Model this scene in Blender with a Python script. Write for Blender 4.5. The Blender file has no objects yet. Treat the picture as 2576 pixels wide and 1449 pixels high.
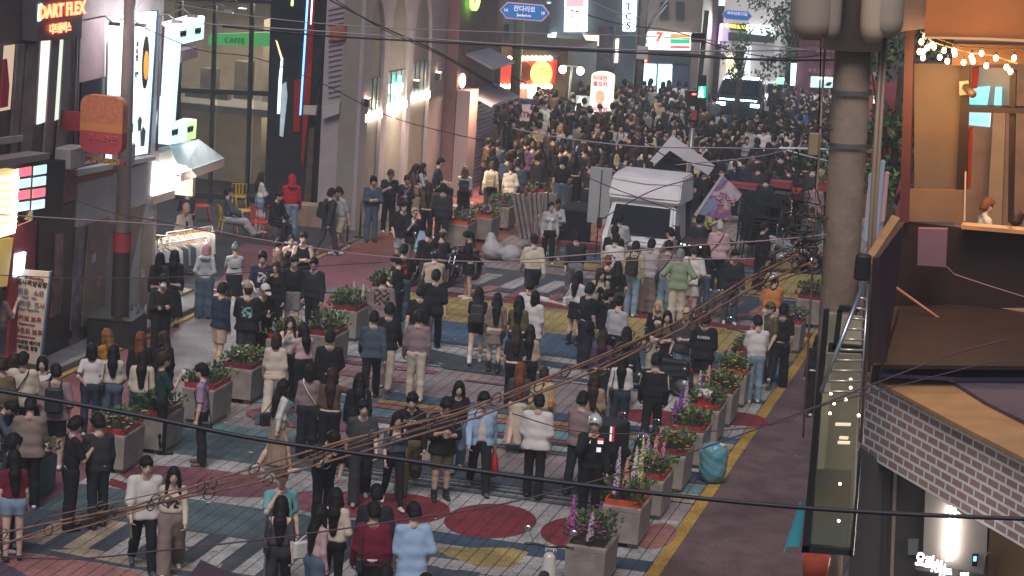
import bpy,bmesh,math,random
import numpy as np
from mathutils import Vector,Matrix,Euler
# ---------------------------------------------------------------- camera, world, sun, exposure
SC = bpy.context.scene
FPX,CX0,CY0 = 5800.0,1288.0,724.5          # focal length / centre in units of a 2576 px wide picture
TH,RO,PS,CAMH = math.radians(10.88),math.radians(3.7),math.radians(14.05),10.5
_fw = np.array([-math.sin(PS)*math.cos(TH),math.cos(PS)*math.cos(TH),-math.sin(TH)])
_r0 = np.array([math.cos(PS),math.sin(PS),0.0]);_u0 = np.cross(_r0,_fw)
_R = _r0*math.cos(RO) + _u0*math.sin(RO);_U = _u0*math.cos(RO) - _r0*math.sin(RO)
cam = bpy.data.cameras.new("camera");camo = bpy.data.objects.new("camera",cam)
SC.collection.objects.link(camo)
cam.sensor_width = 36.0;cam.lens = 36.0*FPX/2576.0;cam.clip_start = 0.1;cam.clip_end = 1000.0
camo.matrix_world = Matrix(((_R[0],_U[0],-_fw[0],0),(_R[1],_U[1],-_fw[1],0),(_R[2],_U[2],-_fw[2],CAMH),(0,0,0,1)))
SC.camera = camo
W = bpy.data.worlds.new("World");SC.world = W;W.use_nodes = True
nt = W.node_tree;bg = nt.nodes["Background"]
sky = nt.nodes.new("ShaderNodeTexSky");sky.sky_type = 'NISHITA';sky.sun_disc = False
sky.sun_elevation = math.radians(56);sky.sun_rotation = math.radians(174)
nt.links.new(sky.outputs[0],bg.inputs[0]);bg.inputs[1].default_value = 0.032
sun = bpy.data.lights.new("sky_glow",'SUN');sun.energy = 1.45;sun.angle = math.radians(28);sun.color = (1.0,0.91,0.87)
so = bpy.data.objects.new("sky_glow",sun);SC.collection.objects.link(so)
so.rotation_euler = (math.radians(34),0,math.radians(6))
SC.view_settings.view_transform = 'Standard';SC.view_settings.look = 'None'
SC.view_settings.exposure = 0.64;SC.view_settings.gamma = 1.0
SC.render.engine = 'CYCLES'
cy = SC.cycles
cy.use_denoising = True
try: cy.denoiser = 'OPENIMAGEDENOISE'
except Exception: pass
cy.max_bounces = 5;cy.diffuse_bounces = 2;cy.glossy_bounces = 2;cy.transmission_bounces = 4
cy.transparent_max_bounces = 8;cy.sample_clamp_indirect = 3.0;cy.sample_clamp_direct = 12.0
cy.caustics_reflective = False;cy.caustics_refractive = False
cy.volume_bounces = 0;cy.use_adaptive_sampling = False
random.seed(7);RNG = np.random.default_rng(7)
# ---------------------------------------------------------------- pixel <-> place helpers
def _ray(x,y): return _R*(x-CX0) + _U*(CY0-y) + _fw*FPX
def at(x,y,z=0.0):
 d = _ray(x,y);t = (z-CAMH)/d[2];return Vector((d[0]*t,d[1]*t,z))
def atY(x,y,Y):
 d = _ray(x,y);t = Y/d[1];return Vector((d[0]*t,Y,CAMH+d[2]*t))
def atX(x,y,X):
 d = _ray(x,y);t = X/d[0];return Vector((X,d[1]*t,CAMH+d[2]*t))
def atD(x,y,D):
 d = _ray(x,y)*(D/FPX);return Vector((d[0],d[1],CAMH+d[2]))
class Plane:
 """vertical plane through ground points a -> b; s runs a->b, normal points to the right of a->b (towards the street)."""
 def __init__(s,ax,ay,bx,by):
  s.a = Vector((ax,ay,0));d = Vector((bx-ax,by-ay,0));s.L = d.length;s.d = d.normalized()
  s.n = Vector((s.d.y,-s.d.x,0))
 def uv(s,x,y,off=0.0):
  r = Vector(_ray(x,y));o = Vector((0,0,CAMH));t = (s.a+s.n*off-o).dot(s.n)/r.dot(s.n);p = o+r*t
  return ((p-s.a).dot(s.d),p.z)
 def pt(s,u,z,o=0.0):
  p = s.a+s.d*u+s.n*o;p.z = z;return p
 def q(s,*pts,off=0.0): return [s.uv(x,y,off) for x,y in pts]
# ---------------------------------------------------------------- materials
_M = {}
def nmat(name,col,rough=0.7,metal=0.0,emit=None,es=1.0,noise=0.0,nscale=3.0,bump=0.0,bscale=30.0,alpha=1.0,spec=0.5,trans=0.0,ncol=None,coat=0.0):
 if name in _M: return _M[name]
 m = bpy.data.materials.new(name);m.use_nodes = True;t = m.node_tree;b = t.nodes["Principled BSDF"]
 b.inputs["Base Color"].default_value = (*col,1);b.inputs["Roughness"].default_value = rough
 b.inputs["Metallic"].default_value = metal;b.inputs["Specular IOR Level"].default_value = spec
 if coat: b.inputs["Coat Weight"].default_value = coat
 if emit is not None:
  b.inputs["Emission Color"].default_value = (*emit,1);b.inputs["Emission Strength"].default_value = es
 if alpha < 1: b.inputs["Alpha"].default_value = alpha
 if trans: b.inputs["Transmission Weight"].default_value = trans
 if noise or bump:
  tc = t.nodes.new("ShaderNodeTexCoord");src = tc.outputs["Object"]
 if noise:
  n = t.nodes.new("ShaderNodeTexNoise");n.inputs["Scale"].default_value = nscale;n.inputs["Detail"].default_value = 6
  t.links.new(src,n.inputs["Vector"])
  cr = t.nodes.new("ShaderNodeValToRGB");cr.color_ramp.elements[0].position = 0.32;cr.color_ramp.elements[1].position = 0.68
  c2 = ncol if ncol else tuple(c*(1-noise) for c in col)
  cr.color_ramp.elements[0].color = (*c2,1);cr.color_ramp.elements[1].color = (*[min(1,c*(1+noise*0.4)) for c in col],1)
  t.links.new(n.outputs["Fac"],cr.inputs[0]);t.links.new(cr.outputs[0],b.inputs["Base Color"])
 if bump:
  n = t.nodes.new("ShaderNodeTexNoise");n.inputs["Scale"].default_value = bscale;n.inputs["Detail"].default_value = 4
  t.links.new(src,n.inputs["Vector"])
  bp = t.nodes.new("ShaderNodeBump");bp.inputs["Strength"].default_value = bump;bp.inputs["Distance"].default_value = 0.02
  t.links.new(n.outputs["Fac"],bp.inputs["Height"]);t.links.new(bp.outputs[0],b.inputs["Normal"])
 _M[name] = m;return m
def glow(name,col,s):
 return nmat(name,tuple(c*0.5 for c in col),0.5,emit=col,es=s)
def cloth(col):
 return nmat("cloth_%02x%02x%02x" % tuple(int(c*255) for c in col),col,0.85,noise=0.14,nscale=3,bump=0.15,bscale=14,spec=0.2)
# ---------------------------------------------------------------- objects
def link(o,parent=None):
 SC.collection.objects.link(o)
 if parent is not None: o.parent = parent
 return o
def tag(o,label=None,cat=None,group=None,kind=None):
 if label: o["label"] = label
 if cat: o["category"] = cat
 if group: o["group"] = group
 if kind: o["kind"] = kind
 return o
def empty(name,loc=(0,0,0),rz=0.0,label=None,cat=None,group=None):
 o = bpy.data.objects.new(name,None);o.location = loc;o.rotation_euler = (0,0,rz);o.empty_display_size = 0.1
 SC.collection.objects.link(o);return tag(o,label,cat,group)
def children(o): return [c for c in bpy.data.objects if c.parent is o]
def copy_tree(o,loc=None,rz=None,parent=None,kids=None):
 if kids is None:
  kids = {}
  for c in bpy.data.objects:
   if c.parent: kids.setdefault(c.parent.name,[]).append(c)
 c = o.copy();SC.collection.objects.link(c)
 if parent is not None: c.parent = parent
 if loc is not None: c.location = loc
 if rz is not None: c.rotation_euler = (0,0,rz)
 for k in kids.get(o.name,[]): copy_tree(k,parent=c,kids=kids)
 return c
class MB:
 """collects geometry (several materials allowed) and links it as one mesh object"""
 def __init__(s): s.v = [];s.f = [];s.m = [];s.mi = 0;s.sm = [];s.smooth = False
 def _add(s,vs,fs):
  n = len(s.v);s.v += [tuple(v) for v in vs]
  for f in fs: s.f.append(tuple(i+n for i in f));s.m.append(s.mi);s.sm.append(s.smooth)
  return s
 def quad(s,a,b,c,d): return s._add([a,b,c,d],[(0,1,2,3)])
 def poly(s,pts): return s._add(pts,[tuple(range(len(pts)))])
 def box(s,c,d,rz=0.0,M=None,taper=1.0):
  x,y,z = (k/2 for k in d);vs = []
  for zz,k in ((-z,1),(z,taper)):
   for xx,yy in ((-x,-y),(x,-y),(x,y),(-x,y)): vs.append(Vector((xx*k,yy*k,zz)))
  if M is None: M = Matrix.Rotation(rz,3,'Z')
  vs = [M @ v + Vector(c) for v in vs]
  return s._add(vs,[(3,2,1,0),(4,5,6,7),(0,1,5,4),(1,2,6,5),(2,3,7,6),(3,0,4,7)])
 def bb(s,a,b):
  return s.box([(a[i]+b[i])/2 for i in range(3)],[abs(b[i]-a[i]) for i in range(3)])
 def rbox(s,c,d,r=0.03,M=None,seg=3):
  """box with rounded vertical edges and slightly bevelled top/bottom"""
  x,y,z = (k/2 for k in d);r = min(r,x*0.98,y*0.98);ring = []
  for k,(sx,sy) in enumerate(((1,1),(-1,1),(-1,-1),(1,-1))):
   for j in range(seg+1):
    a = math.pi/2*k + math.pi/2*j/seg;ring.append((sx*(x-r)+r*math.cos(a),sy*(y-r)+r*math.sin(a)))
  n = len(ring);vs = [];e = min(r*0.6,z*0.5)
  for zz,k in ((-z,e),(-z+e,0),(z-e,0),(z,e)):
   for (a,b) in ring: vs.append(Vector((a-math.copysign(min(k,abs(a)),a),b-math.copysign(min(k,abs(b)),b),zz)))
  if M is None: M = Matrix.Identity(3)
  vs = [M @ v + Vector(c) for v in vs];fs = [tuple(range(n-1,-1,-1)),tuple(range(3*n,4*n))]
  for l in range(3):
   for i in range(n): fs.append((l*n+i,l*n+(i+1) % n,(l+1)*n+(i+1) % n,(l+1)*n+i))
  return s._add(vs,fs)
 def tube(s,pts,r,n=8,cap=True,r2=None):
  pts = [Vector(p) for p in pts];m = len(pts);vs = [];fs = []
  prev = None
  for i,p in enumerate(pts):
   t = (pts[min(i+1,m-1)]-pts[max(i-1,0)]).normalized()
   if prev is None:
    a = Vector((0,0,1)) if abs(t.z) < 0.9 else Vector((1,0,0));prev = t.cross(a).normalized()
   u = (prev - t*prev.dot(t));u = u.normalized() if u.length > 1e-6 else t.orthogonal().normalized();prev = u;w = t.cross(u)
   rr = (r[i] if isinstance(r,(list,tuple)) else (r if r2 is None else r+(r2-r)*i/max(1,m-1)))
   for k in range(n):
    a = 2*math.pi*k/n;vs.append(p+u*math.cos(a)*rr+w*math.sin(a)*rr)
  for i in range(m-1):
   for k in range(n): fs.append((i*n+k,i*n+(k+1) % n,(i+1)*n+(k+1) % n,(i+1)*n+k))
  if cap: fs.append(tuple(range(n-1,-1,-1)));fs.append(tuple(range((m-1)*n,m*n)))
  sm = s.smooth;s.smooth = n > 5;s._add(vs,fs);s.smooth = sm;return s
 def lathe(s,prof,c=(0,0,0),n=16,M=None):
  vs = [];fs = [];m = len(prof)
  if M is None: M = Matrix.Identity(3)
  for r,z in prof:
   for k in range(n):
    a = 2*math.pi*k/n;vs.append(M @ Vector((r*math.cos(a),r*math.sin(a),z)) + Vector(c))
  for i in range(m-1):
   for k in range(n): fs.append((i*n+k,i*n+(k+1) % n,(i+1)*n+(k+1) % n,(i+1)*n+k))
  fs.append(tuple(range(n-1,-1,-1)));fs.append(tuple(range((m-1)*n,m*n)))
  sm = s.smooth;s.smooth = True;s._add(vs,fs);s.smooth = sm;return s
 def ell(s,c,r,n=12,m=8,M=None):
  prof = [(max(0.001,math.sin(math.pi*i/m)),-math.cos(math.pi*i/m)) for i in range(m+1)]
  if M is None: M = Matrix.Identity(3)
  D = M @ Matrix.Diagonal(Vector(r));return s.lathe(prof,c,n,D)
 def prism(s,pl,uv,o0,o1):
  """polygon uv on Plane pl, extruded from offset o0 to o1 (o1 outwards)"""
  n = len(uv)
  ar = sum(uv[i][0]*uv[(i+1) % n][1]-uv[(i+1) % n][0]*uv[i][1] for i in range(n))
  if ar < 0: uv = uv[::-1]
  vs = [pl.pt(u,z,o1) for u,z in uv]+[pl.pt(u,z,o0) for u,z in uv]
  fs = [tuple(range(n)),tuple(range(2*n-1,n-1,-1))]
  for i in range(n): fs.append((i,n+i,n+(i+1) % n,(i+1) % n))
  return s._add(vs,fs)
 def pbox(s,pl,u0,u1,z0,z1,o0,o1):
  return s.prism(pl,[(u0,z0),(u1,z0),(u1,z1),(u0,z1)],o0,o1)
 def build(s,name,mats,parent=None,label=None,cat=None,group=None,kind=None,origin=None):
  me = bpy.data.meshes.new(name);v = s.v
  if origin is not None:
   ox,oy,oz = origin;v = [(a-ox,b-oy,c-oz) for a,b,c in v]
  me.from_pydata(v,[],s.f)
  if not isinstance(mats,(list,tuple)): mats = [mats]
  for m in mats: me.materials.append(m)
  me.polygons.foreach_set("material_index",s.m);me.polygons.foreach_set("use_smooth",s.sm)
  me.update();o = bpy.data.objects.new(name,me)
  if origin is not None: o.location = origin
  link(o,parent);return tag(o,label,cat,group,kind)
def text_mesh(body,size,depth=0.01,bold=0.0,align='CENTER',space=1.0):
 cu = bpy.data.curves.new("txt",'FONT');cu.body = body;cu.size = size;cu.extrude = depth;cu.offset = bold
 cu.align_x = align;cu.align_y = 'CENTER';cu.resolution_u = 2;cu.space_character = space
 o = bpy.data.objects.new("txt",cu);SC.collection.objects.link(o)
 bpy.context.view_layer.update();dg = bpy.context.evaluated_depsgraph_get()
 me = bpy.data.meshes.new_from_object(o.evaluated_get(dg));bpy.data.objects.remove(o);return me
def text_on(pl,body,u,z,size,mat,o=0.05,parent=None,name="lettering",bold=0.0,sx=1.0,depth=0.01,rot=0.0):
 me = text_mesh(body,size,depth,bold);me.materials.clear();me.materials.append(mat)
 ob = bpy.data.objects.new(name,me)
 X = pl.d;Y = Vector((0,0,1));Z = X.cross(Y)     # Z == plane normal pointing to the viewer side
 M = Matrix((X,Y,Z)).transposed().to_4x4()
 M = Matrix.Translation(pl.pt(u,z,o)) @ M @ Matrix.Rotation(rot,4,'Z') @ Matrix.Diagonal((sx,1,1,1))
 me.transform(M);return link(ob,parent)
# ---------------------------------------------------------------- people: signed-distance bodies and clothes
class Vol:
 def __init__(s,lo,hi,res):
  s.res = res;s.lo = np.array(lo,float);n = np.ceil((np.array(hi)-s.lo)/res).astype(int)+1
  s.ax = [s.lo[i]+np.arange(n[i])*res for i in range(3)];s.F = np.full(n,0.5,np.float32)
 def sub(s,lo,hi):
  sl = [];ax = []
  for i in range(3):
   a = max(0,int((lo[i]-s.lo[i])/s.res));b = min(len(s.ax[i]),int((hi[i]-s.lo[i])/s.res)+2)
   if b <= a: return None,None
   sl.append(slice(a,b));ax.append(s.ax[i][a:b].astype(np.float32))
  return tuple(sl),(ax[0][:,None,None],ax[1][None,:,None],ax[2][None,None,:])
 def _put(s,sl,d,k,op):
  A = s.F[sl]
  if op == 'sub': s.F[sl] = np.maximum(A,-d);return
  if k <= 0: s.F[sl] = np.minimum(A,d);return
  h = np.clip(0.5+0.5*(d-A)/k,0,1);s.F[sl] = d*(1-h)+A*h-k*h*(1-h)
 def cap(s,a,b,ra,rb,k=0.03,sy=1.0,op='add',B=None):
  """tapered capsule; B = 3x3 basis (rows) in which y is squeezed by sy"""
  a = np.array(a,float);b = np.array(b,float);m = max(ra,rb)+k+2*s.res
  sl,(X,Y,Z) = s.sub(np.minimum(a,b)-m,np.maximum(a,b)+m) if True else None
  if sl is None: return
  if B is None and sy == 1.0:
   d = b-a;L = max(1e-9,d@d);t = np.clip(((X-a[0])*d[0]+(Y-a[1])*d[1]+(Z-a[2])*d[2])/L,0,1)
   D = np.sqrt((X-a[0]-t*d[0])**2+(Y-a[1]-t*d[1])**2+(Z-a[2]-t*d[2])**2)-(ra+(rb-ra)*t)
  else:
   if B is None: B = np.eye(3)
   q = [(X-a[0])*B[i][0]+(Y-a[1])*B[i][1]+(Z-a[2])*B[i][2] for i in range(3)]
   d = np.array([B[i]@(b-a) for i in range(3)]);q[1] = q[1]*sy;d[1] *= sy
   L = max(1e-9,d@d);t = np.clip((q[0]*d[0]+q[1]*d[1]+q[2]*d[2])/L,0,1)
   D = (np.sqrt((q[0]-t*d[0])**2+(q[1]-t*d[1])**2+(q[2]-t*d[2])**2)-(ra+(rb-ra)*t))*(1.0 if sy < 1.2 else 0.85)
  s._put(sl,D,k,op)
 def ell(s,c,r,k=0.02,op='add',B=None):
  c = np.array(c,float);m = max(r)+k+2*s.res
  sl,P = s.sub(c-m,c+m)
  if sl is None: return
  X,Y,Z = P
  if B is None: B = np.eye(3)
  q = [((X-c[0])*B[i][0]+(Y-c[1])*B[i][1]+(Z-c[2])*B[i][2])/r[i] for i in range(3)]
  D = (np.sqrt(q[0]**2+q[1]**2+q[2]**2)-1)*min(r)
  s._put(sl,D,k,op)
 def cut(s,p,n):
  """keep the side n points away from (removes points with (x-p).n > 0)"""
  X,Y,Z = s.ax[0][:,None,None],s.ax[1][None,:,None],s.ax[2][None,None,:]
  s.F = np.maximum(s.F,((X-p[0])*n[0]+(Y-p[1])*n[1]+(Z-p[2])*n[2]).astype(np.float32))
 def wrinkle(s,amp,f,seed=0):
  X,Y,Z = s.ax[0][:,None,None],s.ax[1][None,:,None],s.ax[2][None,None,:]
  w = np.sin(f*(Z*1.0+0.5*X*np.sin(seed)+0.3*Y)+3*np.sin(9*X+seed)+seed)*np.sin(f*0.6*(X+0.6*Y)+2.2*np.sin(7*Z+seed*2))
  s.F = s.F+(amp*w).astype(np.float32)
 def mesh(s):
  F = s.F;F = np.pad(F,1,constant_values=0.5);I = F < 0
  if not I.any(): return np.zeros((0,3)),np.zeros((0,4),int)
  n = np.array(F.shape)-1
  cnt = np.zeros(n,np.float32);acc = [np.zeros(n,np.float32) for _ in range(3)]
  for axis in range(3):
   o = [a for a in range(3) if a != axis]
   a = [slice(None)]*3;b = [slice(None)]*3;a[axis] = slice(0,-1);b[axis] = slice(1,None)
   fa,fb = F[tuple(a)],F[tuple(b)];cr = (I[tuple(a)] != I[tuple(b)])
   t = np.where(cr,fa/np.where(cr,fa-fb,1),0).astype(np.float32)
   for d0 in (0,1):
    for d1 in (0,1):
     sl = [slice(None)]*3;sl[o[0]] = slice(d0,d0+n[o[0]]);sl[o[1]] = slice(d1,d1+n[o[1]])
     c = cr[tuple(sl)];cnt += c;acc[axis] += t[tuple(sl)]
     acc[o[0]] += c*d0;acc[o[1]] += c*d1
  act = cnt > 0;idx = np.full(n,-1,np.int64);idx[act] = np.arange(act.sum())
  g = np.argwhere(act).astype(float);c = cnt[act]
  V = np.stack([acc[i][act]/c for i in range(3)],1)+g-1
  V = V*s.res+s.lo;Q = []
  for axis in range(3):
   o = [(axis+1) % 3,(axis+2) % 3]
   a = [slice(None)]*3;b = [slice(None)]*3;a[axis] = slice(0,-1);b[axis] = slice(1,None)
   for k in o: a[k] = slice(1,-1);b[k] = slice(1,-1)
   ia,ib = I[tuple(a)],I[tuple(b)]
   for flag,rev in ((ia & ~ib,False),(~ia & ib,True)):
    p = np.argwhere(flag)
    if len(p) == 0: continue
    for k in o: p[:,k] += 1
    e0 = np.zeros(3,int);e0[o[0]] = 1;e1 = np.zeros(3,int);e1[o[1]] = 1
    cs = [p,p-e0,p-e0-e1,p-e1]
    q = np.stack([idx[c_[:,0],c_[:,1],c_[:,2]] for c_ in cs],1)
    Q.append(q[:,::-1] if rev else q)
  Q = np.concatenate(Q);Q = Q[(Q >= 0).all(1)]
  return V,Q
def np_mesh(name,V,Q,mats,mi=None,extra=None):
 me = bpy.data.meshes.new(name)
 if extra is not None and len(extra[0]):
  V = np.concatenate([V,extra[0]]);Q = np.concatenate([Q,extra[1]+(len(V)-len(extra[0]))])
  if mi is not None: mi = np.concatenate([mi,np.zeros(len(extra[1]),int)])
 me.vertices.add(len(V));me.vertices.foreach_set("co",V.astype(np.float32).ravel())
 me.loops.add(len(Q)*4);me.loops.foreach_set("vertex_index",Q.astype(np.int32).ravel())
 me.polygons.add(len(Q));me.polygons.foreach_set("loop_start",np.arange(0,len(Q)*4,4,dtype=np.int32))
 me.polygons.foreach_set("loop_total",np.full(len(Q),4,np.int32))
 me.polygons.foreach_set("use_smooth",np.ones(len(Q),bool))
 if mi is not None: me.polygons.foreach_set("material_index",mi.astype(np.int32))
 for m in mats: me.materials.append(m)
 me.update(calc_edges=True);me.validate();return me
def rotX(a): c,s = math.cos(a),math.sin(a);return np.array([[1,0,0],[0,c,-s],[0,s,c]])
def rotZ(a): c,s = math.cos(a),math.sin(a);return np.array([[c,-s,0],[s,c,0],[0,0,1]])
def rotY(a): c,s = math.cos(a),math.sin(a);return np.array([[c,0,s],[0,1,0],[-s,0,c]])
R_ = math.radians
POSES = {
 's':  dict(leg=(2,2,-3,3),R=(3,9,14,10),L=(-2,9,12,10),lean=1,hp=4,hy=0),
 's2': dict(leg=(-5,4,7,9),R=(-4,8,22,20),L=(6,10,18,15),lean=2,hp=8,hy=14),
 's3': dict(leg=(4,7,-4,1),R=(2,14,30,45),L=(0,9,16,10),lean=0,hp=2,hy=-22),
 's4': dict(leg=(9,16,-5,0),R=(12,12,48,30),L=(-4,8,14,10),lean=-1,hp=6,hy=-12),
 's5': dict(leg=(-4,1,8,15),R=(-12,16,52,28),L=(4,9,26,14),lean=3,hp=9,hy=16),
 's6': dict(leg=(3,3,-6,3),R=(6,10,20,12),L=(26,10,84,45),lean=2,hp=12,hy=6),
 'w':  dict(leg=(20,8,-15,20),R=(-20,8,14,10),L=(20,8,24,10),lean=4,hp=4,hy=0),
 'w2': dict(leg=(-16,24,19,6),R=(20,9,26,10),L=(-18,8,12,10),lean=4,hp=4,hy=5),
 'w3': dict(leg=(10,3,-18,40),R=(-8,9,30,20),L=(10,9,20,12),lean=3,hp=6,hy=-8),
 'ph': dict(leg=(3,4,-2,2),R=(18,8,105,35),L=(14,8,95,40),lean=3,hp=26,hy=0),
 'ph1': dict(leg=(-3,2,5,7),R=(22,12,112,25),L=(0,9,14,10),lean=2,hp=20,hy=8),
 'ac': dict(leg=(2,3,-3,2),R=(22,14,98,72),L=(16,14,92,75),lean=-1,hp=2,hy=0),
 'ah': dict(leg=(3,2,-3,2),R=(-18,38,88,62),L=(-18,38,88,62),lean=0,hp=-2,hy=0),
 'up': dict(leg=(2,2,-3,3),R=(48,18,138,22),L=(2,9,18,12),lean=1,hp=4,hy=-8),
 'cup': dict(leg=(2,2,-3,3),R=(28,10,120,15),L=(2,9,40,40),lean=0,hp=0,hy=6),
 'bk': dict(leg=(1,2,-1,2),R=(-22,14,62,60),L=(-22,14,62,60),lean=2,hp=10,hy=0),
 'bk1': dict(leg=(1,2,-4,5),R=(0,8,16,12),L=(-30,18,70,55),lean=0,hp=3,hy=8),
 'ar': dict(leg=(2,2,-3,3),R=(8,82,20,10),L=(0,9,20,12),lean=2,hp=3,hy=10),
 'fw': dict(leg=(2,2,-3,3),R=(40,10,45,20),L=(35,10,50,20),lean=4,hp=14,hy=0),
 'bd': dict(leg=(8,14,-2,6),R=(60,20,120,30),L=(20,10,60,30),lean=26,hp=34,hy=0),
 'sit': dict(leg=(84,84,80,70),R=(22,10,55,20),L=(26,10,60,25),lean=8,hp=6,hy=0,sit=1),
 'sit2': dict(leg=(84,45,80,52),R=(20,12,50,40),L=(20,10,60,25),lean=-4,hp=4,hy=0,sit=1),
 'ride': dict(leg=(62,70,62,70),R=(52,14,18,5),L=(52,14,18,5),lean=14,hp=6,hy=0,sit=1),
 'ch': dict(leg=(1,2,-2,3),R=(16,10,100,62),L=(14,10,96,66),lean=0,hp=6,hy=0),
}
class Skel:
 def __init__(s,pose,female,h):
  P = POSES[pose];s.P = P;s.h = h;s.f = female;k = h/1.75;s.k = k
  s.sw = (0.152 if female else 0.174)*k;s.hw = (0.088 if female else 0.085)*k
  hip = np.array([0,0,0.53*h]);s.hip = hip
  T = rotX(-R_(P['lean']));s.T = T;s.BT = T.T     # rows of BT = torso axes
  up = lambda x,y,z: hip+T@np.array([x*k,y*k,z*k-0.53*h])
  s.up = up
  s.sh = {1: up(s.sw/k,0,1.398),-1: up(-s.sw/k,0,1.398)}
  s.neck = up(0,-0.015,1.47);s.hd = up(0,0.012,1.545)
  H = T@rotZ(R_(P['hy']))@rotX(-R_(P['hp']));s.HB = H.T
  s.head = lambda x,y,z: s.hd+H@np.array([x*k,y*k,z*k])*1.05
  s.leg = {};fl = P['leg']
  for sg,f,kn in ((1,fl[0],fl[1]),(-1,fl[2],fl[3])):
   f,kn = R_(f),R_(kn);hp = hip+np.array([sg*s.hw,0,-0.02*k])
   d1 = np.array([sg*0.035,math.sin(f),-math.cos(f)]);d1 /= np.linalg.norm(d1)
   d2 = np.array([sg*0.01,math.sin(f-kn),-math.cos(f-kn)]);d2 /= np.linalg.norm(d2)
   kn_ = hp+d1*0.245*h;an = kn_+d2*0.235*h;fa = (f-kn)*0.6
   if abs(f-kn) < 0.1: fa = 0
   fd = np.array([sg*0.12,math.cos(fa),math.sin(fa)]);s.leg[sg] = [hp,kn_,an,fd]
  zmin = min(s.leg[g][2][2]-max(0,-s.leg[g][3][2])*0.12 for g in (1,-1))
  dz = 0.05*k-zmin;s.dz = dz
  for g in (1,-1):
   for i in range(3): s.leg[g][i] = s.leg[g][i]+np.array([0,0,dz])
  sh = np.array([0,0,dz]);s.hip = hip+sh;s.neck = s.neck+sh;s.hd = s.hd+sh
  for g in (1,-1): s.sh[g] = s.sh[g]+sh
  hip2 = s.hip
  s.up = lambda x,y,z: hip2+T@np.array([x*k,y*k,z*k-0.53*h])
  s.arm = {}
  for sg,key in ((1,'R'),(-1,'L')):
   a,b,e,r = [R_(q) for q in P[key]]
   u = T@rotY(-sg*b)@rotX(a)@np.array([0,0,-1.0])
   f = T@np.array([0,1.0,0]);f = f-u*(f@u);f /= np.linalg.norm(f)
   inn = np.array([-sg*1.0,0,0]);inn = inn-u*(inn@u);inn /= np.linalg.norm(inn)
   n = f*math.cos(r)+inn*math.sin(r);n /= np.linalg.norm(n)
   fo = u*math.cos(e)+n*math.sin(e)
   el = s.sh[sg]+u*0.168*h;wr = el+fo*0.143*h;s.arm[sg] = [s.sh[sg],el,wr,u,fo]
 def bbox(s,m=0.12):
  P = [s.head(0,0,0.26),s.hip]+[q for g in (1,-1) for q in s.leg[g][:3]]+[q for g in (1,-1) for q in s.arm[g][:3]]
  P += [s.arm[g][2]+s.arm[g][4]*0.16 for g in (1,-1)]+[s.leg[g][2]+s.leg[g][3]*0.18 for g in (1,-1)]
  P = np.array(P);lo = P.min(0)-m;hi = P.max(0)+m;lo[2] = -0.03;return lo,hi
def sdf_torso(v,s,g,fem,lowk=1.0):
 k = s.k;B = s.BT
 if fem:
  v.cap(s.up(-0.06,0,1.31),s.up(0.06,0,1.31),(0.094+g)*k,(0.094+g)*k,0.05,1.35,B=B)
  v.cap(s.up(-0.05,0.01,1.26),s.up(0.05,0.01,1.26),(0.096+g)*k,(0.096+g)*k,0.05,1.3,B=B)
  for q in (-1,1): v.ell(s.up(q*0.07,0.075+g*0.5,1.27),[0.055*k]*3,0.04,B=B)
  v.cap(s.up(-0.04,0,1.11),s.up(0.04,0,1.11),(0.086+g)*k,(0.086+g)*k,0.07,1.3,B=B)
 else:
  v.cap(s.up(-0.08,0,1.29),s.up(0.08,0,1.29),(0.108+g)*k,(0.108+g)*k,0.05,1.35,B=B)
  v.cap(s.up(-0.065,0.005,1.20),s.up(0.065,0.005,1.20),(0.103+g)*k,(0.103+g)*k,0.05,1.3,B=B)
  v.cap(s.up(-0.05,0,1.08),s.up(0.05,0,1.08),(0.105+g)*k,(0.105+g)*k,0.07,1.3,B=B)
 for q in (-1,1): v.cap(s.up(q*0.03,-0.01,1.45),s.sh[q],(0.036+g*0.6)*k,(0.046+g*0.8)*k,0.045)
def sdf_pelvis(v,s,g,fem):
 k = s.k;r = 0.118 if fem else 0.112;w = 0.075 if fem else 0.068
 v.cap(s.hip+np.array([-w*k,-0.01,0.02]),s.hip+np.array([w*k,-0.01,0.02]),(r+g)*k,(r+g)*k,0.06,1.22)
def sdf_legs(v,s,g1,g2,g3,top=0.0):
 k = s.k
 for q in (1,-1):
  hp,kn,an,fd = s.leg[q]
  v.cap(hp,kn,(0.086+g1)*k,(0.056+g2)*k,0.045)
  if top == 0:
   c = kn+(an-kn)*0.3+np.array([0,-0.012,0]);v.cap(kn,c,(0.052+g2)*k,(0.054+(g2*0.6+g3*0.4))*k,0.02);v.cap(c,an,(0.054+(g2*0.6+g3*0.4))*k,(0.036+g3)*k,0.02)
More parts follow.
